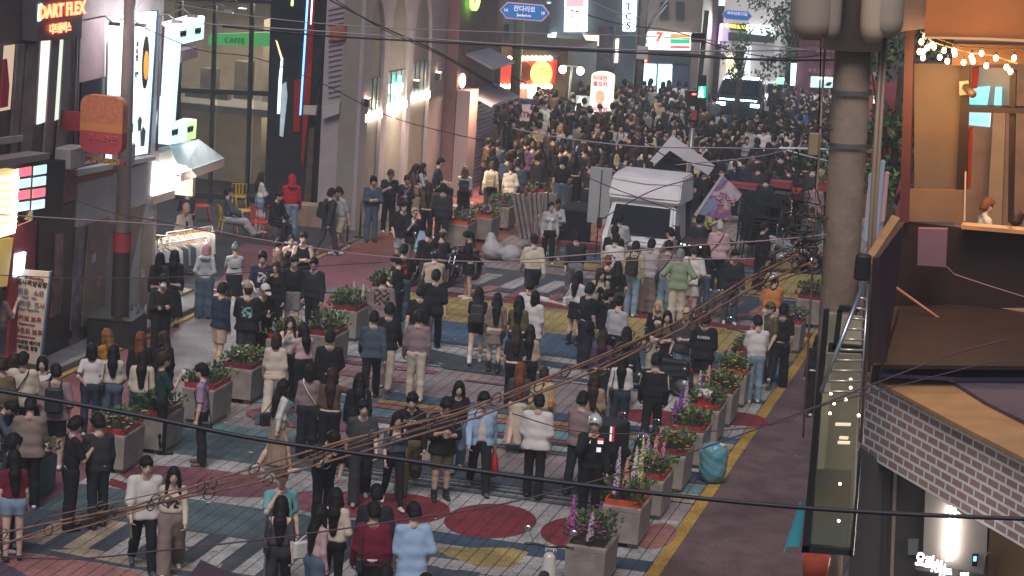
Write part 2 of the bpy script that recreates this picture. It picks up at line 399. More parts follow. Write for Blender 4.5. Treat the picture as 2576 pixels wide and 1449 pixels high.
def tube_np(pts,rr,n=5):
 V = [];Q = [];m = len(pts)
 for i,p in enumerate(pts):
  t = pts[min(i+1,m-1)]-pts[max(0,i-1)];t = t/np.linalg.norm(t)
  a = np.array([0,0,1.0]) if abs(t[2]) < 0.8 else np.array([1.0,0,0]);u = np.cross(t,a);u /= np.linalg.norm(u);w = np.cross(t,u)
  for k in range(n): an = 2*math.pi*k/n;V.append(p+(u*math.cos(an)+w*math.sin(an))*rr[i])
 V.append(pts[-1]+(pts[-1]-pts[-2])/np.linalg.norm(pts[-1]-pts[-2])*rr[-1]*0.8);tip = len(V)-1
 for i in range(m-1):
  for k in range(n): Q.append((i*n+k,(i+1)*n+k,(i+1)*n+(k+1) % n,i*n+(k+1) % n))
 for k in range(0,n-1,2): Q.append(((m-1)*n+k,tip,(m-1)*n+(k+2) % n if k+2 <= n else 0,(m-1)*n+(k+1) % n))
 Q.append(((m-1)*n+n-1,tip,(m-1)*n,(m-1)*n)) if n % 2 else None
 return np.array(V),np.array([q for q in Q if len(set(q)) == 4])
def hands(s,curl=0.5):
 VV = [];QQ = [];off = 0;k = s.k
 for sg in (1,-1):
  _,el,wr,u,fo = s.arm[sg]
  side = np.array([sg*1.0,0,0]);side = side-fo*(side@fo)
  if np.linalg.norm(side) < 0.2: side = np.cross(fo,[0,0,1.0])
  side /= np.linalg.norm(side);fw = np.cross(fo,side)*(-sg if True else 1)   # knuckle row direction
  fw = fw if fw[1] >= -0.2 else -fw
  pal = -side
  kn = wr+fo*0.085*k;L = [0.072,0.082,0.076,0.06]
  for i in range(4):
   b = kn+fw*(0.027-0.018*i)*k-fo*0.01
   c1 = 0.35+0.18*i*curl+curl*0.5;d1 = fo*math.cos(c1)+pal*math.sin(c1);d2 = fo*math.cos(c1*2)+pal*math.sin(c1*2)
   p = [b-fo*0.02,b,b+d1*L[i]*0.5*k,b+d1*L[i]*0.5*k+d2*L[i]*0.5*k]
   V,Q = tube_np(p,[0.009*k,0.0088*k,0.008*k,0.0068*k]);VV.append(V);QQ.append(Q+off);off += len(V)
  b = wr+fo*0.03*k+fw*0.022*k;d = fo*0.7+fw*0.6+pal*0.35;d /= np.linalg.norm(d)
  V,Q = tube_np([b-d*0.015,b+d*0.02,b+d*0.042*k,b+(d*0.6+fo*0.4)*0.072*k],[0.012*k,0.011*k,0.0095*k,0.008*k]);VV.append(V);QQ.append(Q+off);off += len(V)
 return np.concatenate(VV),np.concatenate(QQ)
_cache = {}
def m_body(pose,fem,h,res):
 key = ('b',pose,fem,round(h,2),res)
 if key in _cache: return _cache[key]
 s = Skel(pose,fem,h);lo,hi = s.bbox(0.06);v = Vol(lo,hi,res);k = s.k
 sdf_torso(v,s,0,fem);sdf_pelvis(v,s,0,fem);sdf_legs(v,s,-0.004 if fem else 0,0,0)
 a = 0.86 if fem else 1.0
 for q in (1,-1):
  S,E,Wr,u,fo = s.arm[q]
  v.cap(S,S+(E-S)*0.45,0.05*k*a,0.045*k*a,0.03);v.cap(S+(E-S)*0.45,E,0.045*k*a,0.037*k*a,0.02)
  v.cap(E,E+(Wr-E)*0.35,0.038*k*a,0.038*k*a,0.02);v.cap(E+(Wr-E)*0.35,Wr,0.038*k*a,0.026*k*a,0.02)
  side = np.array([q*1.0,0,0]);side = side-fo*(side@fo);side /= max(0.01,np.linalg.norm(side));fw = np.cross(fo,side)
  Bh = np.array([fw,side,fo]);v.cap(Wr,Wr+fo*0.07*k,0.027*k,0.036*k,0.012,1.7,B=Bh)
  hp,kn,an,fd = s.leg[q];v.cap(an,an+np.array([0,0,-0.02])+fd*0.13*k,0.036*k,0.026*k,0.03)
 v.cap(s.neck,s.hd+np.array([0,0,0.02]),(0.05 if fem else 0.057)*k,(0.047 if fem else 0.054)*k,0.03)
 B = s.HB;hk = 0.96 if fem else 1.0
 v.ell(s.head(0,0.005,0.10),[0.077*k*hk,0.095*k*hk,0.108*k*hk],0.02,B=B)
 v.ell(s.head(0,0.035,0.035),[0.058*k*hk,0.066*k*hk,0.062*k*hk],0.03,B=B)
 v.ell(s.head(0,0.075,0.0),[0.026*k,0.022*k,0.02*k],0.025,B=B)            # chin
 v.cap(s.head(0,0.098,0.09),s.head(0,0.112,0.058),0.008*k,0.013*k,0.012)   # nose
 v.ell(s.head(0,0.099,0.028),[0.022*k,0.010*k,0.008*k],0.012,B=B)           # lips
 for q in (1,-1):
  v.ell(s.head(q*0.079*hk,-0.005,0.08),[0.010*k,0.018*k,0.030*k],0.01,B=B)  # ears
  v.ell(s.head(q*0.032,0.105,0.092),[0.014*k,0.014*k,0.010*k],0,op='sub',B=B)
 v.F[:,:,:] = v.F
 V,Q = v.mesh();cen = V[Q].mean(1)
 me = np_mesh("body",V,Q,[M_skin[0]],extra=hands(s) if res < 0.03 else hands(s,0.4))
 _cache[key] = (me,s);return _cache[key]
def m_face(pose,fem,h):
 key = ('f',pose,fem,round(h,2))
 if key in _cache: return _cache[key]
 _,s = m_body(pose,fem,h,RES[0]);b = MB();k = s.k;H = Matrix(s.HB.tolist()).transposed();hk = 0.96 if fem else 1
 for q in (1,-1):
  b.mi = 0;b.ell(s.head(q*0.031,0.088*hk,0.092),(0.0135*k,0.008*k,0.0085*k),8,5,M=H)
  b.mi = 1;b.ell(s.head(q*0.031,0.0945*hk,0.092),(0.0065*k,0.0035*k,0.0065*k),8,5,M=H)
  b.tube([s.head(q*0.015,0.099*hk,0.110),s.head(q*0.032,0.099*hk,0.1145),s.head(q*0.05,0.088*hk,0.110)],0.0042*k,5)
 b.mi = 2;b.ell(s.head(0,0.104*hk,0.027),(0.020*k,0.007*k,0.0065*k),8,5,M=H)
 _cache[key] = b;me = bpy.data.meshes.new("face");me.from_pydata(b.v,[],b.f)
 for m in (nmat("eye_white",(0.7,0.68,0.66),0.3),nmat("eye_dark",(0.015,0.012,0.01),0.4),nmat("lips",(0.30,0.10,0.09),0.5)): me.materials.append(m)
 me.polygons.foreach_set("material_index",b.m);me.update();_cache[key] = me;return me
def m_top(pose,fem,h,res,loose=0.02,sleeve=0.45,hem=0.93,neck=0.075,seed=0,hood=False,strap=False,open_=False,prnt=None):
 key = ('t',pose,fem,round(h,2),res,loose,sleeve,hem,neck,seed,hood,strap,open_,prnt)
 if key in _cache: return _cache[key]
 s = Skel(pose,fem,h);k = s.k;lo,hi = s.bbox(0.10);v = Vol(lo,hi,res);g = loose
 sdf_torso(v,s,g*0.75+0.006,fem)
 if hem < 0.86: g = g+0.014
 if hem < 1.12:      # cloth falls straight from the chest
  w = (0.07 if fem else 0.078);r = (0.096 if fem else 0.098)
  v.cap(s.up(-w,0.0,1.08),s.up(w,0.0,1.08),(r+g)*k,(r+g)*k,0.05,1.25,B=s.BT)
  v.cap(s.up(-w*0.9,-0.005,max(hem,0.90)),s.up(w*0.9,-0.005,max(hem,0.90)),(r+0.012+g)*k,(r+0.012+g)*k,0.05,1.2,B=s.BT)
  if hem < 0.9: v.cap(s.up(-w*0.9,-0.005,hem),s.up(w*0.9,-0.005,hem),(r+0.02+g*1.3)*k,(r+0.02+g*1.3)*k,0.05,1.15,B=s.BT)
 if hood:
  v.cap(s.up(-0.06,-0.10,1.45),s.up(0.06,-0.10,1.45),0.055*k,0.055*k,0.04);v.cap(s.up(-0.08,-0.02,1.49),s.up(-0.05,0.07,1.44),0.035*k,0.028*k,0.03);v.cap(s.up(0.08,-0.02,1.49),s.up(0.05,0.07,1.44),0.035*k,0.028*k,0.03)
 n = s.BT[2];p = s.up(0,0,hem);v.cut(p,-n)
 if strap:
  for q in (-1,1): v.ell(s.sh[q]+s.BT[0]*q*0.02,[0.075*k,0.12*k,0.12*k],0,op='sub',B=s.BT)
 if sleeve > 0:
  v2 = Vol(lo,hi,res)
  for q in (1,-1):
   S,E,Wr,u,fo = s.arm[q];a = 0.9 if fem else 1.0
   if sleeve <= 0.5:
    t = sleeve*2;En = S+(E-S)*t;v2.cap(S,En+u*0.06,(0.05+g*0.8)*k*a,(0.046+g*1.25)*k*a,0.0)
    w = Vol.sub(v2,S-0.4,S+0.4)[0]
    X,Y,Z = v2.ax[0][:,None,None],v2.ax[1][None,:,None],v2.ax[2][None,None,:]
    near = (X*q > 0);cut = ((X-En[0])*u[0]+(Y-En[1])*u[1]+(Z-En[2])*u[2]).astype(np.float32)
    v2.F = np.where(near,np.maximum(v2.F,cut),v2.F)
   else:
    t = (sleeve-0.5)*2;En = E+(Wr-E)*t
    v2.cap(S,E,(0.05+g*0.8)*k*a,(0.043+g*0.8)*k*a,0.0);v2.cap(E,En,(0.046+g*0.8)*k*a,(0.035+g*0.65)*k*a,0.02)
  A,D = v.F,v2.F;kk = 0.03;hh = np.clip(0.5+0.5*(D-A)/kk,0,1);v.F = D*(1-hh)+A*hh-kk*hh*(1-hh)
 v.cap(s.up(0,0.0,1.47),s.up(0,0.05,1.60),neck*k,(neck+0.03)*k,0,op='sub')
 if open_:           # jacket worn open: cut a wedge out of the front
  v.cap(s.up(0,0.16,1.46),s.up(0,0.20,hem-0.1),0.07*k,0.135*k,0,op='sub')
 v.wrinkle(0.003+0.02*max(0,g-0.015),27,seed+1.3)
 V,Q = v.mesh();mi = None
 if prnt is not None:
  side,x0,x1,z0,z1 = prnt;c = V[Q].mean(1)-s.hip;loc = c@s.T
  z = loc[:,2]/k+0.53*1.75;x = loc[:,0]/k
  mi = ((x > x0) & (x < x1) & (z > z0) & (z < z1) & (loc[:,1]*side > 0.02)).astype(int)
  if prnt[0] and len(prnt) == 5 and (x1-x0) > 0.12:
   mi = mi*((np.sin(x*47+3*np.sin(z*31))+np.sin(z*53+2*np.sin(x*37))) > -0.25)
 me = np_mesh("top",V,Q,[M_skin[0],M_skin[0]] if prnt else [M_skin[0]],mi);_cache[key] = me;return me
def m_bot(pose,fem,h,res,kind='trousers',loose=0.01,seed=0,waist=1.04):
 key = ('p',pose,fem,round(h,2),res,kind,loose,seed,round(waist,2))
 if key in _cache: return _cache[key]
 s = Skel(pose,fem,h);k = s.k;lo,hi = s.bbox(0.12);v = Vol(lo,hi,res)
 sdf_pelvis(v,s,0.008+loose*0.4,fem)
 v.cap(s.hip+s.T@np.array([-0.05*k,0,0.10*k]),s.hip+s.T@np.array([0.05*k,0,0.10*k]),(0.098 if fem else 0.105)*k,(0.098 if fem else 0.105)*k,0.05,1.25)
 if kind in ('skirt','mini','midi'):
  L = {'mini': 0.36,'skirt': 0.48,'midi': 0.78}[kind];wd = {'mini': 0.20,'skirt': 0.235,'midi': 0.24}[kind]+loose
  X,Y,Z = v.ax[0][:,None,None],v.ax[1][None,:,None],v.ax[2][None,None,:]
  zt = s.hip[2]+0.09*k;t = np.clip((zt-Z)/(L*k),0,1);yc = s.hip[1]+0.0
  r = (0.135+(wd-0.135)*t)*k*(1+0.05*np.sin(11*np.arctan2(X,Y)+seed)*t);D = np.sqrt(X**2+((Y-yc)*1.18)**2)-r
  D = np.maximum(D,Z-zt-0.02);D = np.maximum(D,(zt-L*k)-Z).astype(np.float32);v.F = np.minimum(v.F,D)
 else:
  if kind == 'shorts': sdf_legs(v,s,0.008+loose,0.022+loose,0,top=1)
  elif kind == 'hot': sdf_legs(v,s,0.010+loose,0.016+loose,0,top=1)
  elif kind == 'wide': sdf_legs(v,s,0.010+loose,0.022+loose,0.042+loose)
  elif kind == 'slim': sdf_legs(v,s,0.006,0.006,0.006)
  else: sdf_legs(v,s,0.006+loose,0.012+loose,0.022+loose)
  f = {'shorts': 0.78,'hot': 0.38}.get(kind,None)
  X,Y,Z = v.ax[0][:,None,None],v.ax[1][None,:,None],v.ax[2][None,None,:]
  for q in (1,-1):
   hp,kn,an,fd = s.leg[q]
   if f: p = hp+(kn-hp)*f;n = (kn-hp)/np.linalg.norm(kn-hp)
   else: p = an+(kn-an)*(-0.06);n = (an-kn)/np.linalg.norm(an-kn)
   side = (X*q > 0);c = ((X-p[0])*n[0]+(Y-p[1])*n[1]+(Z-p[2])*n[2]).astype(np.float32)
   if not f: c = np.where((Z < kn[2]) | (((X-kn[0])*n[0]+(Y-kn[1])*n[1]+(Z-kn[2])*n[2]) > 0),c,-1)
   v.F = np.where(side,np.maximum(v.F,c),v.F)
 n = s.BT[2];v.cut(s.up(0,0,waist),n)
 if kind not in ('slim',): v.wrinkle(0.004+0.03*loose,26,seed)
 V,Q = v.mesh();me = np_mesh("bottom",V,Q,[M_skin[0]]);_cache[key] = me;return me
def m_shoes(pose,fem,h,res,boot=0.0):
 key = ('s',pose,fem,round(h,2),res,boot)
 if key in _cache: return _cache[key]
 s = Skel(pose,fem,h);k = s.k;VV = [];QQ = [];off = 0
 for q in (1,-1):
  hp,kn,an,fd = s.leg[q];a = an+np.array([0,0,-0.012])
  dn = np.array([0,fd[2],-abs(fd[1])]);dn = dn/np.linalg.norm(dn)
  he = an-fd*0.045*k+dn*0.012*k;to = an+fd*0.165*k+dn*0.022*k
  lo = np.minimum(np.minimum(he,to),an)-0.08;hi = np.maximum(np.maximum(he,to),an)+0.09
  if boot: hi = np.maximum(hi,an+(kn-an)*boot+0.09)
  v = Vol(lo,hi,min(res,0.02));v.cap(he,to,0.040*k,0.036*k,0.01);v.cap(an+dn*0.0,he*0.4+to*0.6,0.046*k,0.030*k,0.02)
  if boot: v.cap(an,an+(kn-an)*boot,0.048*k,0.062*k,0.02);nb = (kn-an)/np.linalg.norm(kn-an);v.cut(an+(kn-an)*boot,nb)
  sole = an+dn*0.046*k;v.cut(sole,dn)
  V,Q = v.mesh();VV.append(V);QQ.append(Q+off);off += len(V)
 me = [np_mesh('shoe',VV[i],QQ[i]-(0 if i == 0 else len(VV[0])),[M_skin[0]]) for i in (0,1)];_cache[key] = me;return me
def m_hair(pose,fem,h,res,style,seed=0):
 key = ('h',pose,fem,round(h,2),res,style,seed)
 if key in _cache: return _cache[key]
 s = Skel(pose,fem,h);k = s.k;hd = s.head;B = s.HB;c = hd(0,0,0.05)
 v = Vol(c-np.array([0.30,0.30,0.62]),c+np.array([0.30,0.30,0.26]),min(res,0.018) if res < 0.03 else 0.025)
 hk = 0.96 if fem else 1.0
 if style == 'hood':
  v.ell(hd(0,-0.012,0.095),[0.105*k,0.118*k,0.128*k],0.02,B=B);v.cap(hd(0,-0.05,-0.02),hd(0,-0.03,0.05),0.10*k,0.09*k,0.04)
  v.ell(hd(0,0.12,0.06),[0.075*k,0.09*k,0.10*k],0,op='sub',B=B)
 else:
  vol = {'short': 0.019,'crop': 0.008,'mid': 0.025,'curl': 0.03,'bob': 0.02,'long': 0.018,'long2': 0.024,'pony': 0.01,'bun': 0.01,'cap': 0.008}.get(style,0.014)
  v.ell(hd(0,-0.006,0.108),[(0.079+vol)*k*hk,(0.096+vol)*k*hk,(0.108+vol*0.9)*k*hk],0.01,B=B)
  if style in ('short','mid','curl','crop','cap'):
   v.ell(hd(0,-0.06,0.05),[(0.066+vol)*k,(0.05+vol)*k,(0.06+vol)*k],0.03,B=B)
  lowf = {'short': 0.112,'crop': 0.128,'mid': 0.105,'curl': 0.108,'cap': 0.11}.get(style,0.118)
  v.cap(hd(0,0.14,lowf-0.05),hd(0,0.14,-0.06),0.083*k,0.09*k,0,op='sub')
  if style in ('short','mid','curl','crop','cap'):
   for q in (1,-1): v.cap(hd(q*0.10,0.045,0.05),hd(q*0.10,0.01,-0.1),0.055*k,0.08*k,0,op='sub')
   v.cut(hd(0,-0.05,0.005),-B[2])
   v.cap(hd(-0.035,0.085,0.165),hd(0.045,0.09,0.155),0.022*k,0.024*k,0.02)
  if style == 'bob':
   v.cap(hd(0,-0.045,0.09),hd(0,-0.05,-0.03),0.075*k,0.085*k,0.04,1.15,B=B)
   for q in (1,-1): v.cap(hd(q*0.07,0.01,0.11),hd(q*0.082,0.015,-0.03),0.028*k,0.03*k,0.03)
  if style in ('long','long2'):
   L = 0.30 if style == 'long' else 0.40
   b0 = hd(0,-0.05,0.06);b1 = s.up(0,-0.10,1.40);b2 = s.up(0.01,-0.13,1.40-L+0.12)
   v.cap(b0,b1,0.085*k,0.088*k,0.04,1.25,B=s.BT);v.cap(b1,b2,0.09*k,0.055*k,0.04,1.7,B=s.BT)
   for q in (1,-1):
    v.cap(hd(q*0.068,0.015,0.12),hd(q*0.085,0.01,0.0),0.026*k,0.032*k,0.03)
    v.cap(hd(q*0.085,0.01,0.0),s.up(q*0.10,0.055,1.36),0.032*k,0.03*k,0.03);v.cap(s.up(q*0.10,0.055,1.36),s.up(q*0.10,0.10,1.24),0.03*k,0.016*k,0.02)
  if style == 'pony':
   v.cap(hd(0,-0.10,0.13),hd(0,-0.14,0.06),0.032*k,0.036*k,0.02);v.cap(hd(0,-0.14,0.06),s.up(0,-0.15,1.33),0.036*k,0.02*k,0.03)
  if style == 'bun': v.ell(hd(0,-0.075,0.20),[0.042*k,0.042*k,0.038*k],0.01)
  if style in ('curl','mid','long2'): v.wrinkle(0.006,90,seed)
  else: v.wrinkle(0.003,110,seed)
 V,Q = v.mesh();me = np_mesh("hair",V,Q,[M_skin[0]]);_cache[key] = me;return me
def m_cap(pose,fem,h,kind='cap'):
 key = ('c',pose,fem,round(h,2),kind)
 if key in _cache: return _cache[key]
 s = Skel(pose,fem,h);k = s.k;hd = s.head;B = s.HB;c = hd(0,0,0.12)
 v = Vol(c-0.25,c+0.25,0.014)
 if kind == 'helmet':
  v.ell(hd(0,0,0.11),[0.118*k,0.138*k,0.128*k],0.01,B=B);v.ell(hd(0,0.11,0.045),[0.095*k,0.08*k,0.085*k],0,op='sub',B=B);v.cut(hd(0,0,0.015),-B[2])
 elif kind == 'band':
  v.ell(hd(0,0,0.125),[0.093*k,0.112*k,0.11*k],0.01,B=B);v.cut(hd(0,0,0.125),-B[2]);v.cut(hd(0,0,0.16),B[2])
 else:
  v.ell(hd(0,-0.004,0.118),[0.098*k,0.116*k,0.114*k],0.01,B=B);v.cut(hd(0,0,0.115),-B[2])
  bc = hd(0,0.125,0.125)
  if kind == 'cap': v.ell(bc,[0.075*k,0.085*k,0.012*k],0.008,B=B)
  if kind == 'bucket': v.ell(hd(0,0,0.118),[0.15*k,0.165*k,0.016*k],0.02,B=B)
 V,Q = v.mesh();me = np_mesh("hat",V,Q,[M_skin[0]]);_cache[key] = me;return me
M_skin = [nmat("skin",(0.42,0.27,0.21),0.55,noise=0.1,nscale=12)]
SKINS = [nmat("skin_light",(0.60,0.42,0.34),0.5,noise=0.08,nscale=10),nmat("skin_mid",(0.50,0.33,0.26),0.5,noise=0.08,nscale=10),nmat("skin_tan",(0.30,0.17,0.12),0.5,noise=0.08,nscale=10)]
RES = [0.019,0.032]
# ---------------------------------------------------------------- ground and painted paving
def pave_mat(name,col,joints=True,dirt=0.35,rough=0.75):
 """painted pavers: colour worn by noise, dark joints running along the street every 0.21 m and faint cross joints"""
 m = bpy.data.materials.new(name);m.use_nodes = True;t = m.node_tree;b = t.nodes["Principled BSDF"];L = t.links
 b.inputs["Roughness"].default_value = rough;b.inputs["Specular IOR Level"].default_value = 0.35
 g = t.nodes.new("ShaderNodeNewGeometry");pos = g.outputs["Position"]
 n1 = t.nodes.new("ShaderNodeTexNoise");n1.inputs["Scale"].default_value = 1.9;n1.inputs["Detail"].default_value = 8;L.new(pos,n1.inputs["Vector"])
 n2 = t.nodes.new("ShaderNodeTexNoise");n2.inputs["Scale"].default_value = 26;n2.inputs["Detail"].default_value = 4;L.new(pos,n2.inputs["Vector"])
 r1 = t.nodes.new("ShaderNodeValToRGB");r1.color_ramp.elements[0].position = 0.3;r1.color_ramp.elements[1].position = 0.60
 r1.color_ramp.elements[0].color = (*[c*(1-dirt)+0.01 for c in col],1);r1.color_ramp.elements[1].color = (*col,1);L.new(n1.outputs["Fac"],r1.inputs[0])
 mx = t.nodes.new("ShaderNodeMixRGB");mx.blend_type = 'MULTIPLY';mx.inputs[0].default_value = 0.6;L.new(r1.outputs[0],mx.inputs[1])
 r2 = t.nodes.new("ShaderNodeValToRGB");r2.color_ramp.elements[0].position = 0.35;r2.color_ramp.elements[1].position = 0.6;r2.color_ramp.elements[0].color = (0.35,0.34,0.36,1);L.new(n2.outputs["Fac"],r2.inputs[0]);L.new(r2.outputs[0],mx.inputs[2])
 out = mx.outputs[0]
 n3 = t.nodes.new("ShaderNodeTexNoise");n3.inputs["Scale"].default_value = 0.45;n3.inputs["Detail"].default_value = 9;n3.inputs["Distortion"].default_value = 0.6;L.new(pos,n3.inputs["Vector"])
 r3 = t.nodes.new("ShaderNodeValToRGB");r3.color_ramp.elements[0].position = 0.36;r3.color_ramp.elements[1].position = 0.56;r3.color_ramp.elements[0].color = (0.58,0.56,0.56,1);L.new(n3.outputs["Fac"],r3.inputs[0])
 m4 = t.nodes.new("ShaderNodeMixRGB");m4.blend_type = 'MULTIPLY';m4.inputs[0].default_value = 0.8;L.new(out,m4.inputs[1]);L.new(r3.outputs[0],m4.inputs[2])
 vo = t.nodes.new("ShaderNodeTexVoronoi");vo.inputs["Scale"].default_value = 1.7;L.new(pos,vo.inputs["Vector"]);lt_ = t.nodes.new("ShaderNodeMath");lt_.operation = 'LESS_THAN';lt_.inputs[1].default_value = 0.075;L.new(vo.outputs["Distance"],lt_.inputs[0])
 m5 = t.nodes.new("ShaderNodeMixRGB");k5 = t.nodes.new("ShaderNodeMath");k5.operation = 'MULTIPLY';k5.inputs[1].default_value = 0.55;L.new(lt_.outputs[0],k5.inputs[0]);L.new(k5.outputs[0],m5.inputs[0]);L.new(m4.outputs[0],m5.inputs[1]);m5.inputs[2].default_value = (0.03,0.028,0.03,1);out = m5.outputs[0]
 if joints:
  sp = t.nodes.new("ShaderNodeSeparateXYZ");L.new(pos,sp.inputs[0])
  def band(sock,per,w):
   a = t.nodes.new("ShaderNodeMath");a.operation = 'DIVIDE';L.new(sock,a.inputs[0]);a.inputs[1].default_value = per
   f = t.nodes.new("ShaderNodeMath");f.operation = 'FRACT';L.new(a.outputs[0],f.inputs[0])
   c = t.nodes.new("ShaderNodeMath");c.operation = 'LESS_THAN';L.new(f.outputs[0],c.inputs[0]);c.inputs[1].default_value = w/per;return c.outputs[0]
  j1 = band(sp.outputs[0],0.215,0.015);j2 = band(sp.outputs[1],0.43,0.012)
  k = t.nodes.new("ShaderNodeMath");k.operation = 'MULTIPLY';L.new(j2,k.inputs[0]);k.inputs[1].default_value = 0.4
  mm = t.nodes.new("ShaderNodeMath");mm.operation = 'MAXIMUM';L.new(j1,mm.inputs[0]);L.new(k.outputs[0],mm.inputs[1])
  m3 = t.nodes.new("ShaderNodeMixRGB");L.new(mm.outputs[0],m3.inputs[0]);L.new(out,m3.inputs[1]);m3.inputs[2].default_value = (0.018,0.018,0.028,1);out = m3.outputs[0]
 L.new(out,b.inputs["Base Color"])
 bp = t.nodes.new("ShaderNodeBump");bp.inputs["Strength"].default_value = 0.35;bp.inputs["Distance"].default_value = 0.01;L.new(n2.outputs["Fac"],bp.inputs["Height"]);L.new(bp.outputs[0],b.inputs["Normal"])
 return m
def sheet(name,pts,z,mat,kind='structure'):
 b = MB();b.poly([(x,y,z) for x,y in pts]);o = b.build(name,mat,kind=kind);me = o.data
 if me.polygons[0].normal.z < 0: me.flip_normals()
 return o
def rect(x0,y0,x1,y1): return [(x0,y0),(x1,y0),(x1,y1),(x0,y1)]
def ellp(cx,cy,rx,ry,n=40): return [(cx+rx*math.cos(2*math.pi*i/n),cy+ry*math.sin(2*math.pi*i/n)) for i in range(n)]
def gp(*pts): return [tuple(at(x,y))[:2] for x,y in pts]
XL,XR = -15.2,-5.78
sheet("ground",rect(-160,-20,160,260),0.0,pave_mat("asphalt",(0.055,0.055,0.062),False))
sheet("road_left_lane",rect(-18.5,10,XL,75),0.004,pave_mat("road_red",(0.26,0.095,0.125),False,0.2))
sheet("road_right_lane",rect(-5.6,10,-3.3,75),0.004,pave_mat("road_maroon",(0.18,0.115,0.12),False,0.45))
sheet("pavement_right",rect(-3.3,10,3,75),0.006,pave_mat("pave_grey",(0.12,0.11,0.115),True))
sheet("pavement_left",rect(-19.6,38,-18.78,54),0.006,pave_mat("pave_left",(0.20,0.20,0.22),False))
sheet("side_street",rect(-18.5,55.2,XL-0.0,66),0.008,pave_mat("road_orange",(0.30,0.10,0.08),False,0.3))
sheet("plaza_floor",rect(-32,46.4,-19.6,60),0.004,pave_mat("plaza_dark",(0.07,0.075,0.09),False))
sheet("plaza_floor_red",gp((610,612),(790,632),(917,593),(483,796),(520,760)),0.010,pave_mat("plaza_red",(0.26,0.095,0.125),False,0.25))
sheet("paved_square",rect(XL,10,XR,75),0.004,pave_mat("pave_pink",(0.36,0.30,0.305)))
sheet("road_grey_patch",gp((330,930),(470,812),(590,735),(760,730),(800,790),(700,900),(560,1010),(420,1040)),0.009,pave_mat("road_greyish",(0.27,0.245,0.265),False,0.35))
ym = pave_mat("paint_line_yellow",(0.52,0.33,0.07),False,0.3)
sheet("yellow_line_right",rect(-5.78,10,-5.58,75),0.012,ym)
sheet("yellow_line_left",rect(-18.68,10,-18.55,54.8),0.012,ym)
PT = {k: pave_mat("paint_"+k,c,True,0.42) for k,c in dict(white=(0.52,0.515,0.515),red=(0.27,0.035,0.05),magenta=(0.29,0.10,0.14),teal=(0.105,0.165,0.185),
  slate=(0.075,0.095,0.125),blue=(0.08,0.15,0.25),yellow=(0.46,0.35,0.13),coral=(0.42,0.19,0.17),purple=(0.13,0.09,0.15),green=(0.08,0.2,0.15),aqua=(0.16,0.32,0.34),sand=(0.50,0.40,0.29)).items()}
_z = [0.012]
def paint(c,pts,name=None):
 _z[0] += 0.0002;sheet(name or "painted_"+c,pts,_z[0],PT[c])
paint('purple',gp((20,1390),(320,1449),(-60,1500),(-60,1400)))
paint('coral',gp((-40,1330),(60,1360),(330,1440),(500,1500),(160,1500),(-40,1390)))
paint('slate',rect(XL,29.35,-8.3,31.75));paint('teal',rect(XL,31.4,-9.6,32.98))
paint('sand',gp((235,1383),(380,1413),(560,1420),(545,1445),(330,1425),(120,1385)))
for i in range(8): paint('white' if i > 1 else 'sand',rect(-14.62+i*0.66,29.78,-14.27+i*0.66,31.33),'crosswalk_stripe')
paint('white',rect(-9.6,31.3,XR,33.0));paint('white',rect(XL,32.9,XR,35.3));PT['blueband'] = pave_mat('paint_blueband',(0.06,0.105,0.17),True,0.4);paint('blueband',rect(-10.6,32.45,XR,33.02),'painted_band');paint('teal',rect(-9.9,31.75,-8.2,32.2))
paint('teal',rect(XL,32.35,-11.3,32.93))
paint('yellow',gp((1085,1380),(1285,1380),(1330,1392),(1290,1430),(1200,1428),(1130,1402)))
for i in range(4): paint('slate',rect(-9.0+i*0.62,30.0,-8.66+i*0.62,31.35),'crosswalk_stripe')
paint('magenta',ellp(-13.45,33.95,1.45,0.72));paint('magenta',ellp(-11.0,33.75,0.95,0.7));paint('red',ellp(-10.1,33.95,0.8,0.85));paint('red',ellp(-8.6,33.95,0.71,0.98));paint('red',ellp(-7.1,34.0,0.66,0.92));paint('coral',ellp(-6.0,34.35,0.28,0.75));paint('sand',rect(-6.9,31.2,XR,31.75))
paint('red',gp((280,1205),(330,1222),(315,1235),(270,1222)))
for x_,y_ in ((-7.2,34.62),(-12.9,37.0),(-9.8,49.4),(-16.9,50.2)): sheet("manhole_cover",ellp(x_,y_,0.14 if y_ < 35 else 0.3,0.2 if y_ < 35 else 0.3),0.03,nmat("manhole",(0.10,0.13,0.13),0.5,noise=0.4))
for y0,y1,c in ((35.35,35.5,'teal'),(35.62,35.74,'slate'),(35.86,35.98,'teal'),(36.05,36.85,'slate')): paint(c,rect(XL+0.2,y0,XR-0.9,y1))
for y0,y1,c in ((35.3,36.9,'teal'),(37.0,37.5,'aqua')): paint(c,rect(XL,y0,-12.0,y1))
paint('magenta',ellp(-13.3,38.6,1.2,0.7));paint('magenta',ellp(-11.1,38.7,0.7,0.5))
for y0,y1,c in ((38.35,38.55,'teal'),(38.6,38.95,'white'),(38.98,39.12,'slate'),(39.15,39.35,'magenta'),(39.4,40.0,'aqua'),(40.05,40.35,'coral'),(40.4,40.7,'yellow'),(40.75,41.35,'blue')): paint(c,rect(-12.6,y0,XR-0.1,y1))
for y0,y1,c in ((39.3,39.9,'aqua'),(40.1,40.6,'blue'),(42.2,42.6,'coral')): paint(c,rect(XL,y0,-12.6,y1))
paint('white',rect(-8.1,40.9,XR,43.9));paint('red',ellp(-7.3,41.9,1.05,0.62));paint('red',ellp(-6.1,42.6,0.62,0.55));paint('blue',rect(-7.9,40.6,XR,41.1));paint('sand',rect(-7.9,40.2,XR,40.6))
paint('sand',rect(-6.6,36.4,XR,37.0));paint('aqua',rect(-6.6,37.0,XR,37.5));paint('blue',rect(-6.6,37.7,XR,38.3));paint('white',rect(-6.7,38.4,XR,39.1))
